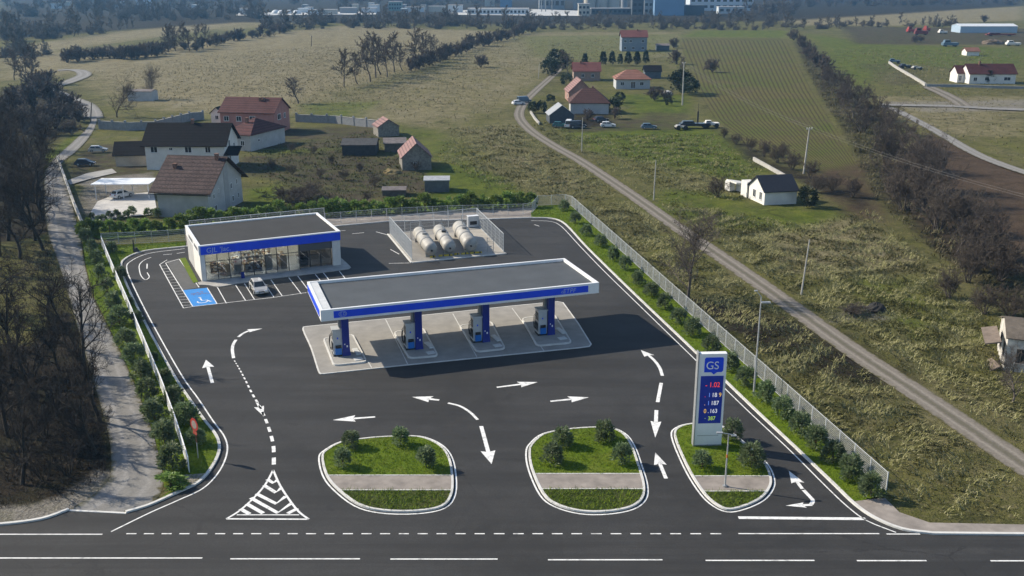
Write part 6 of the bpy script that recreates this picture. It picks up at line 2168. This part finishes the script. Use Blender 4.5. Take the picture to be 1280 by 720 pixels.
house('apartment_house', 'tall three storey grey house with red roof alone in the far meadow', (777, 64), 14, 11, 0, 7.8, 3.2, plain('blue_render', (0.20, 0.24, 0.29), 0.85, 0.15), M_TILE_RED, over=0.6, win_f=[(1.2, 1.0, 1.4, 1.4), (5.8, 1.0, 1.4, 1.4), (11.0, 1.0, 1.4, 1.4), (1.2, 4.7, 1.4, 1.4), (4.2, 4.7, 1.4, 1.4), (11.0, 4.7, 1.4, 1.4)], win_l=[(3, 4.7, 2.5, 1.8)], chim=[(9, 5, 0.8)])
house('hut', 'low grey hut beside the tall red roofed house in the far meadow', (821, 63), 7.0, 6, 0, 2.6, 0.9, plain('blue_grey_boards', (0.09, 0.11, 0.13), 0.8, 0.3), M_TIN, over=0.3, cat='hut')
house('farm_shed', 'grey metal shed with steep gable beside the parked cars at the track bend', (687, 154), 7.0, 7, 6, 2.3, 2.6, plain('dark_sheet_wall', (0.06, 0.07, 0.085), 0.7, 0.3), plain('pale_sheet_roof', (0.33, 0.34, 0.36), 0.5, 0.25), 'y', 0.3, cat='shed')
# beyond the hedgerow
hW = house('white_cottage', 'little white cottage with black roof standing in the meadow beside the bushes', (955, 256), 6.4, 6.6, 12, 2.5, 2.2, M_PLWHITE, plain('blue_black_roof', (0.022, 0.024, 0.032), 0.6, 0.2), over=0.35, win_l=[(1.0, 0.6, 1.1, 1.5), (3.6, 0.6, 1.2, 1.5)], cat='cottage')
t = thing('ruined_outbuilding', 'collapsing white outbuilding with broken pale roof beside the little white cottage', 'ruin', (*G(933, 246), 0), R(12))
m = MB()
m.bx(0, 0.25, 0, 2.6, -0.4, 2.6)
m.bx(1.5, 1.75, 0.2, 2.6, -0.4, 2.4)
m.bx(0.25, 1.5, 2.35, 2.6, -0.4, 2.5)
m.bx(0.0, 1.75, 0, 2.6, 2.6, 2.78)
m.build('wall', M_PLWHITE, t)
m = MB()
m.box((0.6, 6.0, 1.7), (3.6, 3.0, 0.3), 0.3, mat=Matrix.Rotation(0.2, 4, 'Y'))
m.box((1.8, 7.4, 1.3), (2.4, 2.0, 0.35), -0.3, mat=Matrix.Rotation(-0.25, 4, 'X'))
m.box((-0.6, 6.4, 0.9), (1.2, 1.6, 1.8), 0.2)
m.box((1.6, 5.6, 0.6), (1.6, 1.8, 1.4), 0.5)
m.build('broken_roof', M_PLWHITE, t)
t = thing('low_wall', 'slanting low white wall on the bank behind the little white cottage', 'wall', (*G(942, 200), 0), 0)
a, b = Vector(G(942, 200)), Vector(G(981, 222))
ribbon(MB(), [(0, 0), tuple(b - a)], 0.4, -0.3, 1.0).build('masonry', M_CONC, t)
hR = house('ruined_house', 'roofless white ruined house beside the dirt track at the meadow edge', (1254, 462), 8.0, 7, -20, 3.6, 1.2, plain('stained_white_wall', (0.60, 0.57, 0.52), 0.9, 0.45, 1.2), plain('mossy_slab', (0.15, 0.125, 0.10), 0.9, 0.4), 'x', 0.2, win_f=[(1.0, 0.9, 0.9, 1.6), (3.4, 0.9, 0.9, 1.6)], win_l=[(1.2, 0.9, 1.0, 1.6), (4.2, 0.9, 1.0, 1.6)], cat='ruin', thick=0.1, frame=M_WOODG)
m = MB()
m.box((-0.6, 2.6, 3.1), (1.6, 5.4, 0.14), 0.0, mat=Matrix.Rotation(R(-14), 4, 'Y'))
m.box((-1.3, 1.2, 0.5), (1.9, 3.4, 0.12), 0.2, mat=Matrix.Rotation(R(-30), 4, 'Y'))
m.build('fallen_roof_slab', plain('brown_slab', (0.19, 0.15, 0.12), 0.9, 0.35), hR)
hF = house('long_farmhouse', 'long white farmhouse with dark red roof behind the farm road', (1211, 104.5), 18, 9, 0, 3.9, 3.2, M_PLWHITE, M_TILE_DKRED, over=0.5, win_f=[(1.6, 1.0, 1.4, 1.4), (6.0, 1.2, 1.6, 1.3), (13.4, 1.2, 2.6, 1.3)], chim=[(5, 4, 1.4)])
house('farmhouse_porch', 'short white wing with dark red roof at the end of the long farmhouse', (1196, 103), 4.6, 7, 0, 3.6, 2.6, M_PLWHITE, M_TILE_DKRED, over=0.4, win_f=[(0.6, 0.6, 1.1, 2.0), (2.8, 0.6, 1.1, 2.0)], cat='house wing')
house('hut', 'tiny brick hut with orange roof in the green field above the long farmhouse', (1208, 69.5), 6.6, 6, 0, 2.3, 1.6, M_PLWHITE, M_TILE_ORANGE, over=0.5, cat='hut')
house('warehouse', 'long pale blue metal warehouse far beyond the red machinery', (1200, 41), 42, 16, 0, 4.6, 1.5, plain('pale_blue_sheet', (0.36, 0.46, 0.56), 0.5, 0.1), plain('white_sheet_roof', (0.66, 0.68, 0.70), 0.5, 0.1), over=0.3, cat='warehouse')
house('field_ruin', 'pale roofless field shed under the spreading bare tree in the pale field', (160, 126), 8.4, 5, -4, 3.0, 0.5, M_PLGREY, M_TIN, over=0.1, cat='shed')

# walls
def wall_line(name, label, pts, h, w, mat, posts=0.0, cat='wall'):
    g = GP(pts)
    x0, y0 = g[0]
    t = thing(name, label, cat, (x0, y0, 0))
    ln = [(p[0] - x0, p[1] - y0) for p in g]
    ribbon(MB(), ln, w, -0.4, h + 0.4).build('masonry', mat, t)
    ribbon(MB(), ln, w + 0.12, h, 0.1).build('coping', M_CONC, t)
    if posts:
        L = seg_len(ln)[-1]
        n = int(L / posts)
        for i in range(n + 1):
            p, a = along(ln, L * i / max(n, 1))
            MB().box((p[0], p[1], h / 2 + 0.25), (w + 0.2, w + 0.2, h + 0.6), a).build('pier', mat, t)
    return t


M_GWALL = plain('grey_block_wall', (0.27, 0.28, 0.29), 0.85, 0.2)
wall_line('garden_wall', 'long grey block garden wall with piers from lane to pink house', [(125, 161), (160, 163), (192, 162), (215, 156), (240, 150), (254, 149)], 2.1, 0.3, M_GWALL, 4.2)
wall_line('garden_wall', 'straight grey block garden wall with piers from pink house to pink roofed shed', [(371, 152), (420, 154), (474, 160)], 2.0, 0.3, M_GWALL, 4.5)
wall_line('lane_wall', 'thin white low wall along the gravel lane beside the terrace', [(72, 200), (80, 222), (92, 256), (107, 292)], 0.9, 0.22, M_PLWHITE)
wall_line('garden_wall', 'low white boundary wall of the far farm plot beyond the hedgerow', [(1111, 79), (1121, 86), (1140, 97), (1157, 107.5)], 0.9, 0.5, M_CONC)
wall_line('garden_wall', 'low dark boundary wall running in front of the long farmhouse', [(1158, 108), (1200, 108.5), (1240, 110), (1330, 112)], 0.8, 0.4, M_GWALL)
wall_line('drive_wall', 'short curved pale kerb wall at the inside of the dirt track bend', [(663, 141), (668, 149), (674, 156)], 0.6, 0.35, M_CONC)
sheet('terrace_pavement', [GP([(113, 266), (122, 252), (140, 245), (192, 240), (196, 262), (194, 268), (150, 272), (116, 279)])], 0.06, plain('terrace_white', (0.55, 0.53, 0.50), 0.8, 0.25, 0.5))
sheet('terrace_pavement', [GP([(84, 226), (108, 217), (140, 211), (146, 216), (112, 224), (88, 231)])], 0.06, plain('terrace_grey', (0.34, 0.33, 0.31), 0.8, 0.25, 0.5))
# carport
cx0, cy0 = G(120, 249)
t = thing('car_shelter', 'flat white car shelter roof on thin posts beside the white houses', 'carport', (cx0, cy0, 0), R(2))
L_ = 10.2
MB().bx(-0.6, L_, -0.3, 5.6, 2.75, 2.9).build('roof', M_WHITE, t)
m = MB()
for x in (0, L_ / 2, L_ - 0.4):
    for y in (0, 5.2):
        m.bx(x, x + 0.14, y, y + 0.14, -0.2, 2.75)
m.build('post', M_WHITE, t)

# ------------------------------------------------------------------ vehicles of the neighbourhood
car('white car parked under the flat white car shelter', (*G(153, 247), 0.06), R(60), P_WHITE, name='parked_car')
car('silver car parked in the shaded yard beside the low barn', (*G(123, 190), 0.05), R(10), P_SILV)
car('dark car parked in the shaded yard near the gravel lane', (*G(107, 207), 0.05), R(5), P_DARK)
car('white pick-up car stopped at the bend of the dirt track', (*G(648, 131), 0.06), R(25), P_WHITE)
car('blue grey van stopped behind the white car at the track bend', (*G(655, 128), 0.06), R(25), P_BLUEC, 4.8, 1.9, 2.0, True)
car('teal car with red front parked before the grey metal shed', (*G(700, 159), 0.05), R(-5), P_TEAL)
car('white topped van parked beside the teal car', (*G(711, 159), 0.05), R(80), P_WHITE, 4.6, 1.9, 2.1, True)
car('dark van parked between the white van and the pole', (*G(722, 160), 0.05), R(10), P_DARK, 4.8, 1.9, 2.0, True)
car('white car parked on the lawn in front of the brown farmhouse', (*G(760, 159), 0.05), R(0), P_WHITE)
car('dark car parked close to the wall of the brown farmhouse', (*G(751, 152), 0.05), R(20), P_DARK)
car('grey car parked alone on the grass east of the farmhouse', (*G(811, 161), 0.05), R(0), P_BLUEC)


def machine(name, label, px, L, W, H, mat, cat, ang=0, wheels=True):
    t = thing(name, label, cat, (*G(*px), 0), R(ang))
    m = MB()
    m.box((0, 0, 0.7 + (H - 0.7) * 0.25), (L, W, (H - 0.7) * 0.5))
    m.box((-L * 0.22, 0, 0.7 + (H - 0.7) * 0.75), (L * 0.42, W * 0.8, (H - 0.7) * 0.5), 0, 0, (L * 0.34, W * 0.7))
    m.build('body', mat, t)
    MB().box((-L * 0.22, -W * 0.41, 0.7 + (H - 0.7) * 0.78), (L * 0.28, 0.06, (H - 0.7) * 0.26)).build('cab_window', M_PANE, t)
    if wheels:
        for x in (-L * 0.32, L * 0.32):
            for s in (-1, 1):
                MB().lathe([(0.02, -0.2), (0.62, -0.2), (0.62, 0.2), (0.02, 0.2)], (x, s * W * 0.42, 0.6), 14, 'y').build('wheel', M_BLACK, t)
    return t


M_REDM = plain('red_machine_paint', (0.34, 0.05, 0.04), 0.5, 0.3)
machine('farm_machine', 'red and white farm machine at the near end of the machinery row', (1139, 40.5), 7, 3, 4, M_REDM, 'farm machine', 10)
machine('farm_machine', 'large dark red harvester in the middle of the machinery row', (1151, 43.5), 9, 4, 4.8, plain('dark_red_machine', (0.20, 0.04, 0.035), 0.6, 0.3), 'farm machine', -8)
machine('farm_machine', 'bright red tractor behind the large harvester', (1158, 39), 6, 3, 4, M_REDM, 'farm machine', 40)
machine('farm_machine', 'white covered trailer beside the red machinery', (1178, 42), 6, 3, 3.0, M_PLWHITE, 'farm machine', 5)
machine('farm_machine', 'long dark red implement frame in front of the blue warehouse', (1250, 45), 20, 3, 2.2, plain('dark_red_machine2', (0.16, 0.03, 0.03), 0.6, 0.3), 'farm machine', 0)
machine('farm_machine', 'dark grey lorry parked on the earth yard short of the warehouse', (1187, 58), 9, 3.5, 3.8, P_BLUEC, 'lorry', 0)
machine('farm_machine', 'pale blue and white boat shaped trailer under tarp on the earth yard', (1266, 57), 8, 3.5, 3.0, M_PLWHITE, 'trailer', -5)
machine('scrap_car', 'dark scrap car at the head of the low white boundary wall', (1131, 85), 5, 2.2, 1.9, P_DARK, 'car', 10)
machine('scrap_car', 'grey scrap van beside the dark scrap car on the far plot', (1118, 79), 5, 2.4, 2.2, P_BLUEC, 'van', -15)
machine('scrap_car', 'pale scrap car at the end of the scrap row', (1146, 87), 4.6, 2.0, 1.6, P_SILV, 'car', 5)
machine('trailer', 'long dark trailer at the field end of the farmyard', (868, 160), 8.5, 2.4, 2.0, P_DARK, 'trailer', 2)
machine('caravan', 'white round ended caravan at the field end of the farmyard', (889, 159), 4.0, 2.2, 1.9, M_PLWHITE, 'caravan', 0)
machine('trailer', 'small pale flat trailer beside the long dark trailer', (851, 162), 3.2, 2.0, 1.3, P_SILV, 'trailer', 10)
t = thing('stove_pipe', 'thin dark stove pipe mast behind the long dark trailer', 'mast', (*G(872, 154), 0))
MB().tube((0, 0, 0), (0, 0, 3.4), 0.25, n=10).build('pipe', M_BLACK, t)
MB().tube((0, 0, 3.4), (0, 0, 5.6), 0.05, n=6).build('rod', M_BLACK, t)


def lump(name, label, px, sx, sy, sz, mat, cat, seed):
    rs = random.Random(seed)
    vs, fs = [], []
    n, k = 14, 6
    for j in range(k):
        a = j / (k - 1) * PI / 2
        for i in range(n):
            b_ = 2 * PI * i / n
            q = rs.uniform(0.8, 1.15)
            vs.append((sx * math.cos(a) * math.cos(b_) * q, sy * math.cos(a) * math.sin(b_) * q, sz * math.sin(a) * rs.uniform(0.85, 1.1) - 0.1))
    for j in range(k - 1):
        for i in range(n):
            fs.append((j * n + i, j * n + (i + 1) % n, (j + 1) * n + (i + 1) % n, (j + 1) * n + i))
    o = MB().add(vs, fs).build(name, mat)
    o.location = (*G(*px), 0)
    return tag(o, label, cat)


lump('boulder', 'dark boulder on the rough meadow beside the dirt track', (1095, 388), 1.3, 1.1, 1.1, plain('dark_boulder', (0.03, 0.028, 0.026), 0.9, 0.4), 'boulder', 1)
bare_tree('brush_pile', BUSH[0], base(1066, 392), 'pale cut brush pile next to the dark boulder in the meadow', 'brush pile', None, 0.5, (1.0, 0.8, 0.28))
lump('tarp_heap', 'white tarpaulin heap on the farm lawn under the evergreens', (834, 118), 1.8, 1.4, 1.6, M_PLWHITE, 'heap', 3)
lump('earth_heap', 'brown earth heap on the far yard beside the dark lorry', (1240, 55), 7, 4, 3, plain('brown_heap', (0.17, 0.13, 0.09), 0.95, 0.3), 'heap', 4)
lump('hay_heap', 'straw coloured heap at the stone cottage doorstep', (490, 216), 2.0, 1.5, 1.0, plain('straw_heap', (0.26, 0.20, 0.09), 0.95, 0.4), 'heap', 5)
bare_tree('brushwood_heap', BUSH[2], base(364, 253), 'large grey brushwood heap in the garden beside the shop hedge', 'brush heap', None, 0.5, (2.0, 1.5, 0.62))
bare_tree('brushwood_heap', BUSH[1], base(385, 248), 'smaller grey brushwood heap beside the large one in the garden', 'brush heap', None, 1.5, (1.3, 1.1, 0.5))
for i, (u, v, s) in enumerate([(352, 250, .55), (372, 250, .6), (392, 244, .6), (345, 178, .5), (364, 190, .5), (392, 192, .45), (415, 205, .45), (430, 225, .5), (400, 222, .45), (450, 215, .45), (520, 214, .5), (468, 232, .5), (340, 212, .5), (365, 218, .5), (458, 252, .4)]):
    bare_tree('fruit_bush', BUSH[i % 3], base(u, v), f'bare fruit bush in the garden plots, {ordw(i + 1)} of the plots behind the hedge', 'bush', 'bare fruit bushes of the garden plots', rz(), s)
for i, (u, v, s) in enumerate([(818, 125, .7), (832, 126, .6), (768, 148, .5), (735, 150, .5), (890, 90, .9), (846, 80, 1.0), (842, 60, .9)]):
    bare_tree('bare_bush', FAR_BUSH[i % 3], base(u, v), f'thin bare bush on the farm cluster lawns, {ordw(i + 1)} from the lower lawn', 'bush', 'bare bushes round the farm cluster', rz(), s)


# ------------------------------------------------------------------ power lines
def pole(name, label, foot, top, r=0.13, arms=True, h=None, mat=M_CONC):
    """leaning pole from its foot pixel to a top in the plane facing the camera at the foot"""
    x, y = G(*foot)
    dep = y * cp + CAM_H * sp
    k = dep / FOC
    hgt = (foot[1] - top[1]) * k / cp * 1.02
    dx = (top[0] - foot[0]) * k * (1 - hgt * sp / dep)
    lean = dx + x * (-(hgt * sp) / dep) * 0.0
    # remove the lens' own convergence so that only true lean stays
    u_top = 640 + FOC * x / (dep - hgt * sp)
    lean = (top[0] - u_top) * (dep - hgt * sp) / FOC
    t = thing(name, label, 'pole', (x, y, 0))
    MB().tube((0, 0, -0.2), (lean, 0, hgt), r * 1.25, r * 0.8, 8).build('shaft', mat, t)
    if arms:
        m = MB()
        m.box((lean, 0, hgt - 0.35), (1.6, 0.1, 0.12), 0.5)
        m.build('crossarm', M_GREYM, t)
        for s in (-0.7, 0, 0.7):
            MB().tube((lean + s * math.cos(.5), s * math.sin(.5), hgt - 0.3), (lean + s * math.cos(.5), s * math.sin(.5), hgt), 0.05, n=6).build('insulator', M_WHITE, t)
    return Vector((x + lean, y, hgt))


pA = pole('utility_pole', 'leaning concrete utility pole on the bank behind the little white cottage', (1004.5, 217), (1012, 163), 0.17)
pB = pole('utility_pole', 'tall utility pole in the farmyard beside the broad evergreen', (853, 131), (855, 82), 0.2)
pole('utility_pole', 'slim pale pole in the meadow just above the dirt track, short of the cottage', (817, 250), (820, 203), 0.10, False)
pole('utility_pole', 'slim leaning pole in the rough meadow below the dirt track bend boulder', (1001.5, 368), (1012, 302), 0.10, False)
pole('utility_pole', 'slim pole on the grass beside the parked farm cars', (727, 190), (728.5, 150), 0.10, False)
pole('utility_pole', 'dark pole at the lane end of the grey garden wall', (113, 153), (114.5, 130), 0.16, False, mat=M_WOODG)
pole('utility_pole', 'thin pole at the far end of the dirt track', (753 - 80, 98), (674, 82), 0.12, False)
pole('utility_pole', 'lone pole in the pale field far behind the pink house', (389, 58), (389.5, 46), 0.2, True, mat=M_WOODG)
pC = Vector((*G(1500, 296, 9.6), 9.6))
pD = Vector((*G(640, 8, 12), 12))


M_CABLE = plain('dull_cable', (0.28, 0.27, 0.26), 0.9, 0.1, spec=0.0)


def wire(a, b, sag, name, label, off=0.0, r=0.022):
    d = (b - a)
    nrm = Vector((-d.y, d.x, 0)).normalized() * off
    m = MB()
    pts = [a.lerp(b, t) + nrm - Vector((0, 0, sag * 4 * t * (1 - t))) for t in np.linspace(0, 1, 22)]
    for p, q in zip(pts, pts[1:]):
        m.tube(p, q, r * 0.40, n=5, caps=False)
    return tag(m.build(name, M_CABLE), label, 'cable', 'overhead power cables')


for k, s in enumerate((-0.7, 0.7)):
    nm = ['camera side', 'hill side'][k]
    wire(pB, pA, 1.6, 'power_cable', f'thin power cable over the ploughed strip from farmyard to bank pole, {nm} of two', s, 0.03)
    wire(pA, pC, 1.4, 'power_cable', f'thin power cable from the leaning bank pole across the brown field, {nm} of two', s, 0.026)


# ------------------------------------------------------------------ distant works
def block(name, label, px0, u1, h, D, mat, cat='building', rows=0, ncol=0, roof=None, ang=0):
    x0, y0 = G(*px0)
    x1 = G(u1, px0[1])[0]
    L = x1 - x0
    t = thing(name, label, cat, (x0, y0, 0), R(ang))
    MB().bx(0, L, 0, D, -3, h).build('wall', mat, t)
    MB().bx(-0.4, L + 0.4, -0.4, D + 0.4, h, h + 0.6).build('roof', roof or M_PLGREY, t)
    for r in range(rows):
        for c in range(ncol):
            w = L / ncol
            MB().bx(c * w + w * 0.2, c * w + w * 0.8, -0.15, 0.0, h * (r + 0.45) / (rows + 0.3), h * (r + 0.45) / (rows + 0.3) + h / rows * 0.4).build('window', M_PANE, t)
    return t


def silo(label, px, r, h, mat, cone=True):
    x, y = G(*px)
    t = thing('silo', label, 'silo', (x, y, 0))
    MB().lathe([(r, -3), (r, h)], (0, 0, 0), 20).build('shell', mat, t, True)
    MB().lathe([(r + 0.3, h), (0.8, h + r * 0.5), (0.8, h + r * 0.5 + 1.5), (0.02, h + r * 0.5 + 1.5)], (0, 0, 0), 20).build('cap', mat, t)
    return t


M_WB = plain('works_blue_sheet', (0.16, 0.27, 0.42), 0.6, 0.1, 0.05)
M_WW = plain('works_white_sheet', (0.55, 0.60, 0.64), 0.6, 0.12, 0.05)
M_WG = plain('works_grey', (0.24, 0.26, 0.28), 0.8, 0.2, 0.05)
M_WD = plain('works_dark', (0.07, 0.085, 0.10), 0.8, 0.25, 0.05)
M_WC = plain('works_cream', (0.48, 0.46, 0.40), 0.8, 0.15, 0.05)
block('factory_hall', 'big plain blue factory hall in the middle of the distant works', (818, 19.5), 855, 34, 30, M_WB)
block('factory_hall', 'white and blue factory building with window bands at the end of the works', (862, 13.5), 941, 24, 30, M_WW, rows=3, ncol=10)
block('factory_shed', 'small white flat building with dark openings in front of the window banded factory', (898, 17), 930, 7, 12, M_WW, rows=1, ncol=4)
block('factory_shed', 'grey low shed between the blue hall and the white factory', (856, 19), 880, 10, 14, M_WD)
block('factory_tower', 'dark steel process tower beside the big blue hall', (790, 18.5), 803, 40, 16, M_WD, rows=6, ncol=2)
block('factory_tower', 'dark narrow process tower touching the big blue hall', (805, 18.8), 816, 28, 14, M_WG, rows=4, ncol=2)
block('factory_block', 'pale green square plant block at the front of the distant works', (723, 20), 737, 12, 12, M_WC, rows=2, ncol=3)
block('factory_shed', 'long dark gallery shed between the green block and the dark tower', (739, 18), 788, 6, 12, M_WD, rows=1, ncol=9)
block('factory_hall', 'grey hall standing at the near end of the distant works', (674, 12), 706, 26, 30, M_WG, rows=2, ncol=5)
for i, (u, v, r, h, mt) in enumerate([(722, 12, 6, 26, M_WG), (737, 11, 7.5, 30, M_WC), (752, 11, 7.5, 30, M_WC), (767, 11, 7.5, 30, M_WC), (780, 13, 4, 34, M_WG)]):
    silo(['slim grey silo closest to the grey hall of the works', 'first thick cream silo of the works, closest to the slim grey silo', 'middle thick cream silo of the works', 'thick cream silo of the works closest to the dark tower', 'slim tall grey silo beside the dark tower'][i], (u, v), r, h, mt)
for i, (u, v, h) in enumerate([(677, 15, 24), (682, 15, 24), (690, 14, 30)]):
    t = thing('works_mast', ['thin steel mast in front of the grey works hall, first of three', 'thin steel mast in front of the grey works hall, second of three', 'tallest thin steel mast in front of the grey works hall'][i], 'mast', (*G(u, v), 0))
    MB().tube((0, 0, 0), (0, 0, h), 0.6, 0.4, 8).build('shaft', M_WG, t)
block('long_shed', 'very long white shed with dark door row beside the distant works', (584, 18.5), 661, 6, 22, M_WW, rows=1, ncol=16)
block('office_block', 'green glazed office block standing among the distant woods', (486, 13.5), 502, 10, 12, plain('works_green', (0.16, 0.26, 0.25), 0.6, 0.1), rows=2, ncol=5)
block('long_shed', 'low white shed far beyond the hazy hedgerow', (300, 18), 322, 6, 14, M_WW)
for i, (u, v, w) in enumerate([(345, 17.5, 10), (353, 17.6, 11), (362, 17.5, 11), (371, 17.8, 10)]):
    t = thing('storage_dome', f'white storage dome in the distant depot, {ordw(i + 1)} counted from the low white shed', 'dome', (*G(u, v), 0), 0, 'white storage domes of the depot')
    MB().lathe([(w * 0.5, -2), (w * 0.5, 1), (w * 0.43, 2.6), (w * 0.28, 4), (0.05, 4.6)], (0, 0, 0), 18).build('shell', M_WW, t, True)
for i, (u0, u1, v, h, mt) in enumerate([(385, 398, 19, 5, M_WW), (404, 420, 18.5, 5, M_WC), (425, 445, 17, 6, M_WG), (452, 470, 16.5, 5, M_WW), (506, 530, 15, 5, M_WW), (536, 556, 15, 6, M_WC), (560, 578, 16, 8, M_WW), (170, 186, 7, 8, M_WW), (625, 640, 9, 10, M_WB), (606, 618, 8, 9, M_WC)]):
    tag(block('depot_shed', f'small pale depot building in the hazy distance, {ordw(i + 1)} from the domes', (u0, v), u1, h, 12, mt), group='small buildings of the hazy depot')
rs_ = random.Random(5)
for i in range(16):
    u0 = rs_.uniform(300, 560) if i < 11 else rs_.uniform(60, 300)
    v = rs_.uniform(9, 17) if i < 11 else rs_.uniform(6, 12)
    tag(block('depot_shed', f'tiny pale roofed building among the distant woods, {ordw(i + 1)} of the scatter', (u0, v), u0 + rs_.uniform(5, 13), rs_.uniform(4, 8), 12, rs_.choice([M_WW, M_WC, M_WG, M_WW]), roof=rs_.choice([M_WW, M_PLGREY, M_TILE_PINK])), group='tiny buildings among the distant woods')
sheet('works_yard_pavement', [GP([(560, 19), (727, 20.5), (727, 14), (640, 11), (560, 14)]), GP([(295, 20), (470, 18.5), (470, 15), (295, 16.5)])], 0.5, plain('works_concrete', (0.50, 0.50, 0.48), 0.9, 0.2, 0.03))

# ------------------------------------------------------------------ air
hz = MB().bx(-4600, 4600, -200, 4900, -6, 66).build('haze', None)
hm = bpy.data.materials.new('haze_air')
hm.use_nodes = True
hn = hm.node_tree
hn.nodes.clear()
ho = hn.nodes.new('ShaderNodeOutputMaterial')
hp = hn.nodes.new('ShaderNodeVolumePrincipled')
hp.inputs['Color'].default_value = (0.26, 0.58, 1.0, 1)
hp.inputs['Density'].default_value = 0.00013
hp.inputs['Anisotropy'].default_value = 0.25
hn.links.new(hp.outputs[0], ho.inputs['Volume'])
hz.data.materials.clear()
hz.data.materials.append(hm)
tag(hz, kind='stuff')
